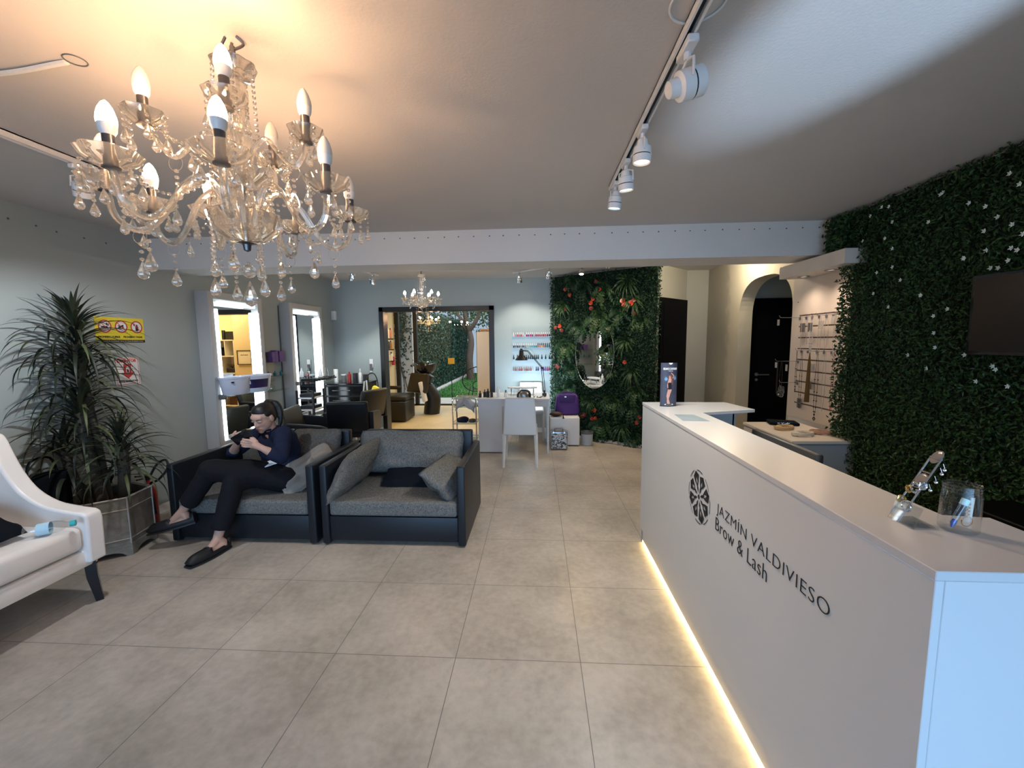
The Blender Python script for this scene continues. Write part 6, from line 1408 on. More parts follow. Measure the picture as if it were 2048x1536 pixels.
def chandelier(name, label, C0, s, arms_low, arms_up, zl, zu, lit, detail=True, warm='bulbon', ceil=None, hub_top=None, energy=1.0, strands=True, power=9):
    """C0: axis xy. arms: list of (angle deg, radius, lit?). zl, zu: dish heights"""
    th = thing(name, label, 'chandelier', (C0[0], C0[1], ceil))
    cx, cy = C0; top = hub_top
    b = MB(); b.tube([(cx, cy, top-.01), (cx, cy, ceil-.03)], .006*s+.002, 6)
    if detail:
        b.tube(spline([(cx-.02, cy, ceil-.002), (cx-.035, cy, ceil-.03), (cx-.01, cy, ceil-.045), (cx, cy, ceil-.02)], 4), .004, 6); b.tube(spline([(cx+.015, cy, ceil-.002), (cx+.03, cy+.01, ceil-.02), (cx+.005, cy, ceil-.04)], 4), .004, 6)
    else: b.lathe([(0, 0), (.04, 0), (.03, -.02), (0, -.03)], (cx, cy, ceil-.001), 12)
    b.build('ceiling_hook', 'sleeve', th)
    zb = zl-.10*s
    b = MB(); b.tube([(cx, cy, zb-.05*s), (cx, cy, top)], .007*s+.001, 8); b.build('core_rod', 'chrome', th)
    b = MB(); H = top-zb
    prof = [(.012, 0), (.028, .04), (.022, .10), (.034, .16), (.030, .24), (.016, .30), (.034, .36), (.020, .44), (.032, .52), (.036, .60), (.018, .68), (.030, .76), (.034, .84), (.020, .92), (.030, 1.0)]
    b.lathe([(r_*s, z*H) for r_, z in prof], (cx, cy, zb), 14); b.build('glass_column', 'glass', th)
    b = MB(); b.lathe([(.012*s, -.03*s), (.05*s, -.022*s), (.062*s, .01*s), (.052*s, .012*s), (.02*s, -.01*s)], (cx, cy, top-.01), 48, scallop=.08, lobes=8); b.build('top_cup', 'glass', th)
    b = MB(); b.lathe([(0, -.055*s), (.05*s, -.052*s), (.088*s, -.022*s), (.104*s, .03*s), (.098*s, .03*s), (.082*s, -.016*s), (.04*s, -.043*s), (0, -.046*s)], (cx, cy, zb+.02*s), 32, scallop=.07, lobes=12); b.build('bottom_bowl', 'glass', th)
    b = MB(); b.lathe([(0, -.085*s), (.010*s, -.080*s), (.013*s, -.062*s), (.030*s, -.058*s), (0, -.05*s)], (cx, cy, zb+.02*s), 14); b.build('bowl_cap', 'sleeve', th)
    b = MB(); b.ball((cx, cy, zb-.125*s), .022*s, 10, 8); bead_strand(b, [(cx, cy, zb-.10*s), (cx, cy, zb-.14*s)], .006*s, .012*s); drop(b, (cx, cy, zb-.155*s), .085*s, .042*s); b.build('centre_pendant', 'crystal', th)
    n_l = 0
    for tier, (arms, zd, sc) in enumerate(((arms_low, zl, 1.0), (arms_up, zu, .8))):
        for i, (ang, R, on) in enumerate(arms):
            a = radians(ang); ux, uy = cos(a), sin(a)
            if tier == 0: pr = [(.035, -.085), (.055, -.02), (.095, .035), (.16, .005), (.22, -.085), (.27, -.118), (.32, -.085), (1.0*R/s, -.012)] if s > .9 else [(.03, -.05), (.08, .04), (.16, -.03), (.24, -.08), (.30, -.04), (R/s, -.005)]
            else: pr = [(.020, -.105), (.045, -.03), (.085, .0), (.125, -.045), (.165, -.085), (.195, -.06), (R/s, -.012)]
            if s > .9 and tier == 0: k_ = R/.335; pr = [(r_*k_ if r_ > .1 else r_, z_) for r_, z_ in pr[:-1]]+[(R, -.012)]
            pts = [(cx+ux*r_*s, cy+uy*r_*s, zd+z_*s) for r_, z_ in pr]
            b = MB(); b.tube(spline(pts, 5 if detail else 3), .0085*s*(1 if tier == 0 else .85)+.0005, 8 if detail else 6); arm = b.build('curved_arm', 'glass', th)
            dx, dy = cx+ux*R, cy+uy*R
            b = MB(); b.lathe([(.010*s, -.012*s), (.030*sc*s, -.010*s), (.056*sc*s, .006*s), (.066*sc*s, .026*s), (.062*sc*s, .027*s), (.05*sc*s, .010*s), (.02*sc*s, -.002*s)], (dx, dy, zd), 32 if detail else 14, scallop=.09, lobes=8); b.build('drip_dish', 'glass', arm)
            b = MB(); b.lathe([(0, -.016*s), (.020*s, -.014*s), (.020*s, -.010*s), (.0135*s, -.008*s), (.0135*s, .066*s), (.0, .066*s)], (dx, dy, zd), 12); b.build('candle_sleeve', 'sleeve', arm)
            b = MB(); b.lathe([(.0135*s, .066*s), (.0190*s, .076*s), (.0208*s, .092*s), (0, .093*s)], (dx, dy, zd), 14); b.build('bulb_collar', 'bulbbase', arm)
            b = MB(); b.lathe([(.0206*s, .0925*s), (.0214*s, .101*s), (.0200*s, .113*s), (.0155*s, .129*s), (.0080*s, .143*s), (0, .150*s)], (dx, dy, zd), 14); b.build('bulb', (warm if on != 2 else 'bulbcool') if on else 'bulboff', arm)
            # drops round the dish
            if strands:
                nd = 5 if detail else 3
                for k in range(nd):
                    b = MB(); aa = a+2*pi*(k+.5)/nd; p = Vector((dx+.060*sc*s*cos(aa), dy+.060*sc*s*sin(aa), zd+.018*s)); ln = (.035 if k % 2 else .050)*s
                    bead_strand(b, [p, p-Vector((0, 0, ln))], .0062*s, .014*s); drop(b, p-Vector((0, 0, ln+.004)), .045*s, .024*s)
                    b.build('crystal_drop', 'crystal', arm)
                # drop on a wire hoop below the low point of the arm
                if detail:
                    lp = pts[5] if tier == 0 else pts[4]; lp = Vector(lp); b = MB(); b.ring((lp.x, lp.y, lp.z-.018), .022, .0009, 'y', 14, 4); p = lp-Vector((0, 0, .04)); bead_strand(b, [p, p-Vector((0, 0, .045*sc))], .0068, .015); drop(b, p-Vector((0, 0, .050*sc)), .055*sc, .030*sc); b.build('crystal_pendant', 'crystal', arm)
    # swags between dishes and from the crown down to the dishes
    if strands:
        def P_(arm, zd): a = radians(arm[0]); return Vector((cx+cos(a)*arm[1]*.93, cy+sin(a)*arm[1]*.93, zd+.01))
        for arms, zd in ((arms_low, zl), (arms_up, zu)):
            m_ = len(arms)
            for i in range(m_):
                p, q_ = P_(arms[i], zd), P_(arms[(i+1) % m_], zd); sag = .085*s; pts = [p.lerp(q_, k/10)-Vector((0, 0, sag*4*(k/10)*(1-k/10))) for k in range(11)]
                b = MB(); bead_strand(b, pts, .0055*s, .0165*s if detail else .03*s); mid = pts[5]; bead_strand(b, [mid, mid-Vector((0, 0, .03*s))], .005*s, .013*s); drop(b, mid-Vector((0, 0, .034*s)), .045*s, .022*s); b.build('bead_swag', 'crystal', th)
        src = arms_up if arms_up else arms_low; zs_ = zu if arms_up else zl
        for i, ar in enumerate(src):
            p = Vector((cx+.055*s*cos(radians(ar[0])), cy+.055*s*sin(radians(ar[0])), top)); q_ = P_(ar, zs_); q_ = Vector((lerp(cx, q_.x, .30), lerp(cy, q_.y, .30), zs_+.01*s)); pts = [p.lerp(q_, k/8)+Vector((0, 0, -.02*s*sin(pi*k/8))) for k in range(9)]
            b = MB(); bead_strand(b, pts, .0065*s, .016*s if detail else .03*s); b.build('bead_garland', 'crystal', th)
        nb = 8
        for k in range(nb):
            a = 2*pi*(k+.3)/nb; p = Vector((cx+.098*s*cos(a), cy+.098*s*sin(a), zb+.04*s)); ln = (.19 if k % 2 else .12)*s
            b = MB(); bead_strand(b, [p, p-Vector((0, 0, ln))], .0066*s, .0155*s if detail else .03*s); drop(b, p-Vector((0, 0, ln+.006*s)), .06*s, .030*s); b.build('bead_pendant', 'crystal', th)
        if arms_up:
            b = MB(); b.lathe([(.012, -.035), (.045, -.03), (.075, .0), (.082, .018), (.078, .019), (.06, .0), (.02, -.02)], (cx, cy, zu-.11), 28, scallop=.09, lobes=8); b.build('middle_dish', 'glass', th)
            for k in range(8):
                a = 2*pi*k/8; p = Vector((cx+.078*cos(a), cy+.078*sin(a), zu-.10)); b = MB(); ln = .05+.03*(k % 2); bead_strand(b, [p, p-Vector((0, 0, ln))], .006, .015); drop(b, p-Vector((0, 0, ln+.005)), .042, .022); b.build('bead_pendant', 'crystal', th)
    return th
low = [(-62, .315, 1), (-12, .315, 0), (43, .335, 0), (98, .375, 1), (146, .29, 1), (170, .375, 1), (-157, .345, 0), (-117, .315, 1)]
upr = [(-61, .215, 1), (3, .212, 0), (94, .19, 0), (-147, .228, 0)]
low = [(a, r_, on) for a, r_, on in low]
chandelier('crystal_chandelier', 'large glass candle-arm chandelier hanging near the camera, top left', (-.535, -.505), 1.0, low, upr, 1.985, 2.165, None, True, 'bulbon', HF, 2.385)
chandelier('crystal_chandelier', 'smaller crystal chandelier hanging in front of the doorway', (-1.03, 3.3), .72, [(k*60+20, .205, (1, 2, 2, 1, 1, 2)[k]) for k in range(6)], [], 2.05, 0, None, False, 'bulbon2' if False else 'bulbon', HR, 2.36)
chandelier('crystal_chandelier', 'small crystal chandelier in the back room, low behind the doorway one', (-1.70, 6.1), .62, [(k*72+10, .20, 1) for k in range(5)], [], 1.93, 0, None, False, 'bulbon', 2.62, 2.22)
# ================================================================== TRACK LIGHTS
def rail(name, label, a, c, w_=.034, h=.030):
    th = thing(name, label, 'track light', a); a, c = Vector(a), Vector(c); d = (c-a).normalized(); n_ = Vector((-d.y, d.x, 0))
    def bar(o0, o1, z0, z1): 
        q = MB(); q.add([a+n_*o0+Vector((0, 0, z0)), a+n_*o1+Vector((0, 0, z0)), c+n_*o1+Vector((0, 0, z0)), c+n_*o0+Vector((0, 0, z0)), a+n_*o0+Vector((0, 0, z1)), a+n_*o1+Vector((0, 0, z1)), c+n_*o1+Vector((0, 0, z1)), c+n_*o0+Vector((0, 0, z1))], [(0, 3, 2, 1), (4, 5, 6, 7), (0, 1, 5, 4), (1, 2, 6, 5), (2, 3, 7, 6), (3, 0, 4, 7)]); return q
    q = bar(-w_/2, -w_/2+.007, -h, 0); q.merge(bar(w_/2-.007, w_/2, -h, 0)); q.merge(bar(-w_/2, w_/2, -.006, 0)); q.build('rail', 'whiteplastic', th, False)
    bar(-w_/2+.007, w_/2-.007, -.010, -.006).build('conductor_channel', 'black', th, False)
    return th
def track_head(label, p, aim, col, st, power, s=1.0, spot=50, group='track spotlights', blend=.5, mat_body='whiteplastic'):
    """p: point under rail; aim: unit vector of the beam"""
    th = thing('track_spotlight', label, 'spotlight', p, group); p = Vector(p); aim = Vector(aim).normalized()
    q = MB(); q.rbox(p.x-.016*s, p.x+.016*s, p.y-.05*s, p.y+.05*s, p.z-.022*s, p.z, .004, 1); q.build('adapter', mat_body, th)
    hd = p+Vector((0, 0, -.105*s)); side = aim.cross(Vector((0, 0, 1))); side = side.normalized() if side.length > .1 else Vector((0, 1, 0))
    q = MB()
    q.tube([p+Vector((0, 0, -.02*s)), p+Vector((0, 0, -.042*s))], .010*s, 8)
    for sg in (-1, 1): q.tube([p+Vector((0, 0, -.040*s)), p+side*sg*.040*s+Vector((0, 0, -.055*s)), hd+side*sg*.043*s], .0042*s, 6)
    q.build('yoke', mat_body, th)
    Mx = T(*hd) @ aim.to_track_quat('Z', 'Y').to_matrix().to_4x4()
    q = MB(); q.lathe([(0, -.055*s), (.022*s, -.055*s), (.026*s, -.03*s), (.026*s, -.028*s), (.039*s, -.022*s), (.041*s, .010*s)], (0, 0, 0), 24); q.lathe([(.041*s, .014*s), (.041*s, .042*s), (.038*s, .045*s), (.034*s, .040*s)], (0, 0, 0), 24); q.xf(Mx); q.build('lamp_body', mat_body, th)
    q = MB(); q.lathe([(.0395*s, .009*s), (.0395*s, .015*s)], (0, 0, 0), 24); q.xf(Mx); q.build('black_ring', 'black', th)
    q = MB(); q.lathe([(0, .036*s), (.034*s, .038*s)], (0, 0, 0), 20); q.xf(Mx); q.build('lens', emis('spot_lens', col, st), th)
    if power: light('track_beam', 'SPOT', hd+aim*.052*s, power, col, hd+aim, spot_size=radians(spot), spot_blend=blend, shadow_soft_size=.03)
    return th
rail('ceiling_track', 'long white ceiling track with four spotlights, right of centre', (.862, -1.1, HF), (.862, .84, HF))
track_head('big track spotlight nearest the camera, turned aside towards the green wall', (.872, -.405, HF-.03), (.93, .10, .30), (.50, .73, 1.0), .6, 0, 1.1, 128, blend=.35)
track_head('warm glowing track spotlight, second from the camera on the long track', (.862, .10, HF-.03), (-.02, .02, -1), (1, .70, .44), 3.6, 38, .95, 120)
track_head('yellowish track spotlight, third from the camera on the long track', (.862, .43, HF-.03), (.08, .1, -1), (1, .85, .55), 3.6, 38, .95, 120)
track_head('cool white track spotlight at the far end of the long track', (.862, .72, HF-.03), (-.1, .12, -1), (.72, .90, 1.0), 4.5, 55, .95, 110)
rail('ceiling_track', 'white ceiling track along the left wall with one spotlight', (-1.93, -1.6, HF), (-1.93, .48, HF))
track_head('white spotlight on the left ceiling track, partly behind the chandelier', (-1.93, .25, HF-.03), (-.32, .30, -.88), (.92, .96, 1.0), 2.5, 56, 1.0, 118)
rail('ceiling_track', 'short far track above the corner cabinet with two lamps', (-2.18, 3.75, HR), (-2.0, 4.42, HR), .022, .018)
track_head('left lamp on the short far track above the corner', (-2.16, 3.85, HR-.018), (-.15, .25, -1), (.85, .95, 1), 10, 34, 1.0, 90, mat_body='chrome')
track_head('right lamp on the short far track above the corner', (-2.03, 4.25, HR-.018), (.05, .2, -1), (1, .93, .80), 14, 34, 1.0, 90, mat_body='chrome')
rail('ceiling_track', 'short far track above the nail table with two lamps', (.05, 4.45, HR), (.68, 3.95, HR), .022, .018)
track_head('left lamp on the short track above the nail table', (.145, 4.38, HR-.018), (.08, .3, -1), (1, .95, .85), 14, 24, 1.0, 110, mat_body='chrome')
track_head('right lamp on the short track above the nail table', (.57, 4.04, HR-.018), (-.05, .35, -1), (1, .93, .78), 18, 24, 1.0, 110, mat_body='chrome')
track_head('bright warm ceiling lamp left of the flower wall mirror', (1.02, 4.0, HR-.0), (-.05, -.35, -1), (1, .72, .42), 40, 24, .85, 120, mat_body='chrome', group='ceiling lamps by flower wall')
track_head('chrome ceiling lamp above the flower wall mirror, at the beam', (1.30, 3.5, HR-.0), (.1, .5, -1), (1, .85, .65), 6, 24, .85, 110, mat_body='chrome', group='ceiling lamps by flower wall')
light('arch_wall_lamp', 'POINT', (2.62, 3.25, HR-.10), 24, (1, .86, .64), shadow_soft_size=.05)
th = thing('ceiling_lamp', 'small round ceiling lamp before the arch, hidden above the beam', 'light', (2.62, 3.25, HR))
b = MB(); b.lathe([(0, -.05), (.05, -.05), (.055, -.04), (.055, 0), (0, 0)], (2.62, 3.25, HR), 20); b.build('lamp_disc', 'whiteplastic', th)
# manicure desk task light
light('desk_lamp_bulb', 'SPOT', (.185, 3.92, 1.262), 2.5, (.75, .90, 1.0), (.185, 3.92, 0), spot_size=radians(130), spot_blend=.6, shadow_soft_size=.03)
light('nail_table_led', 'AREA', (.30, 4.35, .84), 8, (.62, .83, 1.0), (.30, 5.2, .95), shape='RECTANGLE', size=.5, size_y=.05)
# holes and cable on the ceiling
b = MB(); b.tube([(-1.125+.030*cos(2*pi*k/20), -.442+.030*sin(2*pi*k/20), HF-.0015) for k in range(21)], .0022, 5, cap=False); 
tag(b.build('ceiling_cover', 'greyplastic', None), 'round cover outline in the ceiling left of the chandelier', 'cover')
b = MB(); b.tube(spline([(-1.16, -.44, HF-.004), (-1.45, -.41, HF-.008), (-1.8, -.42, HF-.006), (-2.3, -.40, HF-.006), (XL+.02, -.42, HF-.006)], 6), .011, 6, flat=.6); tag(b.build('surface_cable', 'trim', None), 'pale cable strip running along the ceiling to the left wall', 'cable')
b = MB(); b.tube([(.855+.075*cos(2*pi*k/28), -.53+.075*sin(2*pi*k/28), HF-.003) for k in range(29)], .0035, 6, cap=False); tag(b.build('ceiling_ring', 'trim', None), 'thin white ring on the ceiling around the long track near the top edge', 'ring')
# ================================================================== SEATED WOMAN
pr_ = thing('person', 'woman in navy blouse and black trousers sitting cross-legged, looking at a phone', 'person', (-1.70, 1.35, .36))
def cap(mb, pts, rad, n=14):
    """tapered rounded limb through points, for merging"""
    pts = [Vector(p) for p in pts]
    P = spline(pts, 4) if len(pts) > 2 else [pts[0].lerp(pts[1], k/4) for k in range(5)]
    R = []
    m_ = len(P)-1
    for k in range(len(P)):
        t = k/m_*(len(rad)-1); i = min(int(t), len(rad)-2); R.append(lerp(rad[i], rad[i+1], t-i))
    mb.tube(P, R, n); mb.ball(P[0], R[0], n, 8); mb.ball(P[-1], R[-1], n, 8)
    return mb
def ell(mb, c, r, M4=None, n=20, m_=12):
    q = MB(); q.ball((0, 0, 0), 1, n, m_); q.xf(T(*c) @ (M4 or Matrix.Identity(4)) @ Matrix.Diagonal((*r, 1))); return mb.merge(q)
hipL, hipR = Vector((-1.64, 1.27, .440)), Vector((-1.74, 1.46, .440))
knL, knR = Vector((-2.045, 1.03, .590)), Vector((-1.885, 1.05, .485))
anL, anR = Vector((-2.275, 1.0, .275)), Vector((-1.955, .925, .095))
pel, wai, che, neb = Vector((-1.695, 1.40, .465)), Vector((-1.725, 1.40, .60)), Vector((-1.745, 1.355, .725)), Vector((-1.755, 1.325, .815))
shL, shR = Vector((-1.610, 1.265, .815)), Vector((-1.905, 1.425, .800))
elL, elR = Vector((-1.555, 1.12, .665)), Vector((-2.06, 1.28, .64))
wrL, wrR = Vector((-1.645, 1.06, .745)), Vector((-1.905, 1.125, .755))
HC = Vector((-1.765, 1.255, .945))
hm = Vector((-.17, -.92, -.36)).normalized()                       # where the face points
hx = hm; hz = (Vector((.03, -.02, 1))-hx*Vector((.03, -.02, 1)).dot(hx)).normalized(); hy = hz.cross(hx)
HM = Matrix(((hx.x, hy.x, hz.x, HC.x), (hx.y, hy.y, hz.y, HC.y), (hx.z, hy.z, hz.z, HC.z), (0, 0, 0, 1)))
b = MB()
# head: x forward, y left, z up
q = MB()
ell(q, (-.018, 0, .030), (.092, .074, .080)); ell(q, (.010, 0, -.020), (.070, .062, .085)); ell(q, (.040, 0, -.062), (.040, .044, .038)); ell(q, (.058, 0, -.092), (.020, .022, .018))
ell(q, (.046, .024, -.024), (.026, .025, .028)); ell(q, (.046, -.024, -.024), (.026, .025, .028)); ell(q, (.060, 0, .030), (.024, .050, .030))
cap(q, [(.077, 0, .010), (.084, 0, -.010), (.090, 0, -.025)], [.007, .0085, .0105], 8); ell(q, (.082, .010, -.029), (.008, .008, .007)); ell(q, (.082, -.010, -.029), (.008, .008, .007))
ell(q, (.074, 0, -.055), (.012, .022, .008)); ell(q, (.071, 0, -.066), (.012, .018, .008))
for s_ in (1, -1): ell(q, (.066, s_*.030, .004), (.014, .017, .010)); ell(q, (-.008, s_*.074, -.006), (.018, .009, .028))
q.xf(HM); b.merge(q)
cap(b, [HC+hx*-.02-hz*.05, neb+Vector((.0, -.01, .03)), neb-Vector((0, 0, .02))], [.050, .048, .055])
# trunk and limbs under the clothes
cap(b, [neb-Vector((0, 0, .04)), che, wai, pel], [.065, .10, .095, .11]); cap(b, [shL, che, shR], [.045, .07, .045]); cap(b, [hipL, knL], [.070, .045]); cap(b, [hipR, knR], [.070, .045])
cap(b, [knL, knL.lerp(anL, .4), anL], [.045, .045, .030]); cap(b, [knR, knR.lerp(anR, .4), anR], [.045, .045, .030])
cap(b, [shL, elL], [.042, .034]); cap(b, [shR, elR], [.042, .034])
cap(b, [elL, elL.lerp(wrL, .4), wrL], [.036, .036, .024]); cap(b, [elR, elR.lerp(wrR, .4), wrR], [.036, .036, .023])
# feet inside the shoes
toL, toR = Vector((-2.475, .935, .160)), Vector((-1.985, .715, .028)); heL, heR = Vector((-2.232, 1.02, .205)), Vector((-1.93, .965, .032))
cap(b, [anL, heL.lerp(toL, .48)+Vector((0, 0, .012))], [.031, .026]); cap(b, [anR, heR.lerp(toR, .48)+Vector((0, 0, .022))], [.031, .026])
cap(b, [anL, heL+Vector((-.03, -.01, .01)), heL.lerp(toL, .5), toL+(heL-toL)*.08], [.031, .030, .028, .022]); cap(b, [anR, heR+Vector((0, -.02, .02)), heR.lerp(toR, .5)+Vector((0, 0, .01)), toR+(heR-toR)*.08], [.031, .032, .028, .020])
# hands
def hand(wr, palm, knuck, side, curl, tips, thumb):
    """palm lump, four bent fingers, thumb from the side of the palm"""
    cap(b, [wr, palm], [.023, .027]); 
    for k in range(4):
        base = knuck+side*(k-1.5)*.0185; cap(b, [palm+side*(k-1.5)*.012, base], [.016, .0105], 10); mid = base.lerp(tips[k], .48)+curl*.014; cap(b, [base, mid, tips[k]], [.0095, .0088, .0072], 10)
    cap(b, thumb, [.0145, .0115, .0088], 10)
PH = Vector((-1.795, 1.045, .835)); pu = Vector((.52, -.05, .28)).normalized()      # phone centre, its long axis
pn = Vector((.38, .75, .55)).normalized(); pn = (pn-pu*pn.dot(pu)).normalized(); pw = pu.cross(pn)
# left hand: from the right of the picture, fingers closing on the phone's lower edge
pL = wrL+Vector((-.050, -.012, .030)); kL = pL+Vector((-.036, -.004, .014)); sL = Vector((.18, -.25, .95)).normalized()
hand(wrL, pL, kL, sL, Vector((-.1, -1, .1)), [kL+Vector((-.058, -.008, -.018)), kL+Vector((-.068, -.006, .000)), kL+Vector((-.066, -.004, .016)), kL+Vector((-.055, .0, .034))], [pL+Vector((.008, .004, .020)), pL+Vector((-.015, .006, .048)), pL+Vector((-.045, .008, .058))])
pR = wrR+Vector((.030, -.028, .038)); kR = pR+Vector((.022, -.012, .026)); sR = Vector((.60, -.35, -.70)).normalized()
hand(wrR, pR, kR, sR, Vector((-.4, -.9, .2)), [kR+Vector((.020, -.012, .042)), kR+Vector((.048, -.014, .026)), kR+Vector((.060, -.014, .002)), kR+Vector((.058, -.012, -.016))], [pR+Vector((-.014, .0, .016)), pR+Vector((-.018, -.008, .048)), pR+Vector((.004, -.010, .075))])
body = blob('body', b, 'skin', pr_, .0042, 3)
# face details
def on_head(mb, name_, mt): return mb.xf(HM).build(name_, mt, pr_)
q = MB(); ell(q, (.0835, 0, -.0550), (.0040, .018, .0036)); ell(q, (.0810, 0, -.0630), (.0045, .015, .0042)); on_head(q, 'lips', 'lips')
for s_ in (1, -1):
    q = MB(); q.tube([(.0755, s_*.046, .006), (.0800, s_*.034, .0005), (.0800, s_*.022, .0005), (.0765, s_*.014, .003)], [.0008, .0015, .0015, .0008], 6); on_head(q, 'eyelashes', 'hair')
    q = MB(); q.tube([(.0720, s_*.052, .024), (.0810, s_*.036, .028), (.0845, s_*.016, .021)], [.0008, .0020, .0021], 6); on_head(q, 'eyebrow', 'hair')
# hair: drawn back tightly into a high ponytail
q = MB(); ell(q, (-.024, 0, .034), (.090, .0775, .0805)); q2 = MB(); 
ell(q, (.000, 0, .066), (.064, .066, .048)); ell(q, (-.052, 0, .0), (.058, .070, .070))
for s_ in (1, -1): ell(q, (-.004, s_*.056, .042), (.036, .018, .034)); ell(q, (-.040, s_*.052, -.012), (.032, .022, .040))
cap(q, [(-.085, 0, .085), (-.115, 0, .075)], [.030, .024]); q.xf(HM)
pt = HM @ Vector((-.105, 0, .080)); cap(q, [pt, pt+Vector((.040, .025, -.015)), pt+Vector((.062, .035, -.08)), pt+Vector((.060, .03, -.16)), pt+Vector((.045, .02, -.225))], [.017, .023, .023, .018, .007])
# keep the hairline off the face
blob('hair', q, 'hair', pr_, .006, 3)
q = MB(); q.ring((0, 0, 0), .022, .006, 'x', 14, 6); q.xf(HM @ T(-.098, 0, .082)); q.build('hair_tie', 'blackcloth', pr_)
# blouse
def wrinkle(o, amp, sc, seed=0):
    for v in o.data.vertices:
        n_ = noise.noise(Vector((v.co.x*sc+seed, v.co.y*sc, v.co.z*sc*.7)))+.5*noise.noise(Vector((v.co.x*sc*2.3, v.co.y*sc*2.3+seed, v.co.z*sc*2)))
        v.co += v.normal*n_*amp
b = MB(); cap(b, [neb-Vector((0, 0, .005)), che, wai, pel+Vector((0, 0, .02))], [.062, .118, .125, .140]); cap(b, [shL+Vector((.004, 0, -.01)), che+Vector((0, 0, .055)), shR], [.060, .085, .056])
cap(b, [shL, elL+Vector((.004, 0, 0))], [.062, .054]); cap(b, [shL+Vector((.0, .04, -.05)), wai+Vector((.05, .0, .03))], [.075, .095]); cap(b, [elL, elL.lerp(wrL, .38)], [.058, .052]); cap(b, [shR, elR], [.058, .052]); cap(b, [elR, elR.lerp(wrR, .30)], [.052, .046])
cap(b, [pel+Vector((.055, -.03, .0)), pel+Vector((.075, -.06, -.055))], [.10, .075]); cap(b, [che+Vector((-.03, -.03, 0)), wai+Vector((-.045, -.03, 0))], [.09, .10])
o = blob('blouse', b, 'navy', pr_, .008, 5); wrinkle(o, .010, 9)
b = MB(); nl = neb+Vector((-.005, -.012, .012)); pts = [nl+Vector((.052*cos(t)-.012, .050*sin(t), .014*sin(t+2.4)+.006)) for t in [2*pi*k/18 for k in range(19)]]
b.tube(pts, [.011]*19, 6, flat=1.6); b.tube([nl+Vector((-.055, -.035, -.004)), che+Vector((-.11, -.075, .0)), wai+Vector((-.13, -.07, 0))], [.012, .010, .008], 6, flat=.4); b.build('collar', 'navy', pr_)
b = MB(); cap(b, [neb+Vector((-.045, -.03, -.02)), che+Vector((-.098, -.062, .01)), wai+Vector((-.120, -.058, .02))], [.018, .026, .030]); blob('dark_undershirt', b, 'blackcloth', pr_, .007, 2)
# trousers, cropped above the ankle
b = MB(); cap(b, [pel+Vector((0, 0, -.01)), pel+Vector((.01, -.01, -.03))], [.130, .125]); cap(b, [hipL, hipL.lerp(knL, .5)+Vector((0, 0, .012)), knL], [.108, .104, .078]); cap(b, [hipR, hipR.lerp(knR, .5), knR], [.098, .088, .070])
cL, cR = knL.lerp(anL, .80), knR.lerp(anR, .82)
def leg(b, k_, c_): cap(b, [k_, k_.lerp(c_, .5)], [.072, .066]); P = [k_.lerp(c_, t) for t in (.4, .7, 1.0)]; b.tube(P, [.068, .066, .066], 16)
leg(b, knL, cL); leg(b, knR, cR)
o = blob('trousers', b, 'trousers', pr_, .008, 4); wrinkle(o, .008, 8, 3)
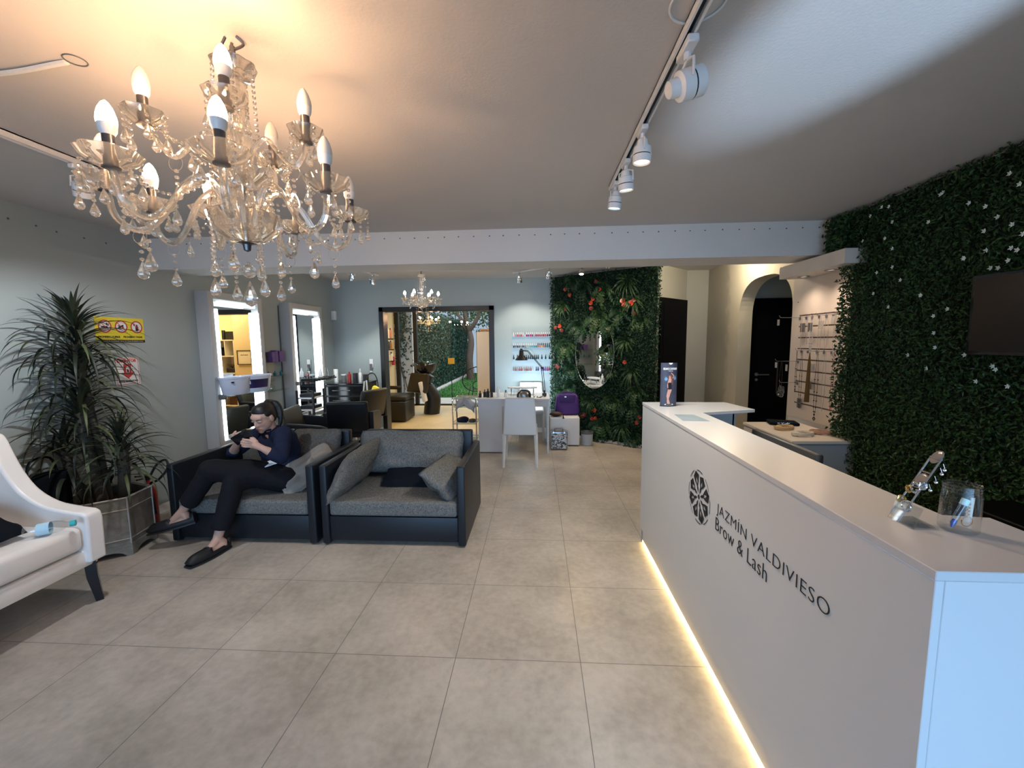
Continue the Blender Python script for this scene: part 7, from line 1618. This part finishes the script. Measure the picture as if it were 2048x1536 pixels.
# loafers
def loafer(he, to, label):
    ax = (to-he); L_ = ax.length; ax.normalize(); lft = Vector((0, 0, 1)).cross(ax).normalized(); upv = ax.cross(lft).normalized(); 
    Mx = Matrix(((ax.x, lft.x, upv.x, he.x), (ax.y, lft.y, upv.y, he.y), (ax.z, lft.z, upv.z, he.z), (0, 0, 0, 1)))
    q = MB(); N_ = 15; M_ = 16; vs = []
    for i in range(N_):
        t = i/(N_-1); x = lerp(-.030, L_+.018, t); w_ = .042*(sin(pi*min(1, max(0, (t*1.0+.07)/1.12)))**.30)*(1+.16*sin(pi*(t-.25))) + .001; h = lerp(.056, .042, t)*(1 if t < .80 else sqrt(max(0.05, 1-((t-.80)/.20)**2)))
        for j in range(M_):
            a = 2*pi*j/M_; yy = w_*cos(a); zz = h*max(-0.62, sin(a)) if True else 0; vs.append((x, yy, zz-.004))
    fs = [(i*M_+j, i*M_+(j+1) % M_, (i+1)*M_+(j+1) % M_, (i+1)*M_+j) for i in range(N_-1) for j in range(M_)]+[tuple(range(M_))[::-1], tuple((N_-1)*M_+j for j in range(M_))]
    # foot opening: drop the faces above the instep
    keep = []
    for f in fs:
        c = sum((Vector(vs[i]) for i in f), Vector())/len(f)
        if c.z > .022 and -.004 < c.x < L_*.44 and len(f) == 4: continue
        keep.append(f)
    q.add(vs, keep); q.xf(Mx); o = q.build('shoe', 'blackleathershoe' if 'blackleathershoe' in M else 'blackgloss', pr_); sm = o.modifiers.new('s', 'SOLIDIFY'); sm.thickness = .003; bake(o)
    for p in o.data.polygons: p.use_smooth = True
    q = MB(); vs = []
    for i in range(N_):
        t = i/(N_-1); x = lerp(-.033, L_+.022, t); w_ = .045*(sin(pi*min(1, max(0, (t+.07)/1.12)))**.30)*(1+.16*sin(pi*(t-.25)))+.001
        vs += [(x, -w_, -.034), (x, w_, -.034), (x, w_, -.022), (x, -w_, -.022)]
    fs = [(i*4+j, i*4+(j+1) % 4, (i+1)*4+(j+1) % 4, (i+1)*4+j) for i in range(N_-1) for j in range(4)]+[(3, 2, 1, 0), tuple((N_-1)*4+j for j in range(4))]
    q.add(vs, fs); q.xf(Mx); q.build('sole', 'black', o)
    q = MB(); q.rbox(L_*.44, L_*.56, -.030, .030, .030, .040, .004, 1); q.xf(Mx); q.build('saddle_strap', 'black', o)
    q = MB(); q.tube([(L_*.50, -.016, .044), (L_*.50, -.005, .043)], .0030, 6); q.tube([(L_*.50, .005, .043), (L_*.50, .016, .044)], .0030, 6); q.ring((L_*.50, -.0, .043), .006, .0018, 'z', 10, 5); q.xf(Mx); q.build('metal_bit', 'chrome', o)
M['blackleathershoe'] = mat('black_shoe_suede', (.008, .008, .010), .55)
loafer(heL+Vector((0, 0, 0)), toL, 'crossed'); loafer(heR+Vector((0, 0, .005)), toR+Vector((0, 0, .010)), 'floor')
# phone, and the papers on her lap
th = thing('phone', 'black mobile phone held in both hands by the seated woman', 'phone', PH)
q = MB(); q.rbox(-.078, .078, -.038, .038, -.0045, .0045, .004, 2); q.xf(Matrix(((pu.x, pw.x, pn.x, PH.x), (pu.y, pw.y, pn.y, PH.y), (pu.z, pw.z, pn.z, PH.z), (0, 0, 0, 1)))); q.build('phone_body', 'blackgloss', th)
q = MB(); q.rbox(-.074, .074, -.034, .034, .0046, .0050, .0002, 1); q.xf(Matrix(((pu.x, pw.x, pn.x, PH.x), (pu.y, pw.y, pn.y, PH.y), (pu.z, pw.z, pn.z, PH.z), (0, 0, 0, 1)))); q.build('screen', M.setdefault('phonescreen', emis('phone_screen', (.5, .65, .8), .5)), th)
q = MB(); q.rbox(-.09, .09, -.05, .05, -.003, .003, .001, 1); q.xf(T(-1.725, 1.20, .583) @ Rz(.5) @ Ry(radians(-14)) @ Rx(.15)); tag(q.build('folded_paper', 'artwhite', None), 'white folded paper lying on the seated woman\'s lap', 'paper')
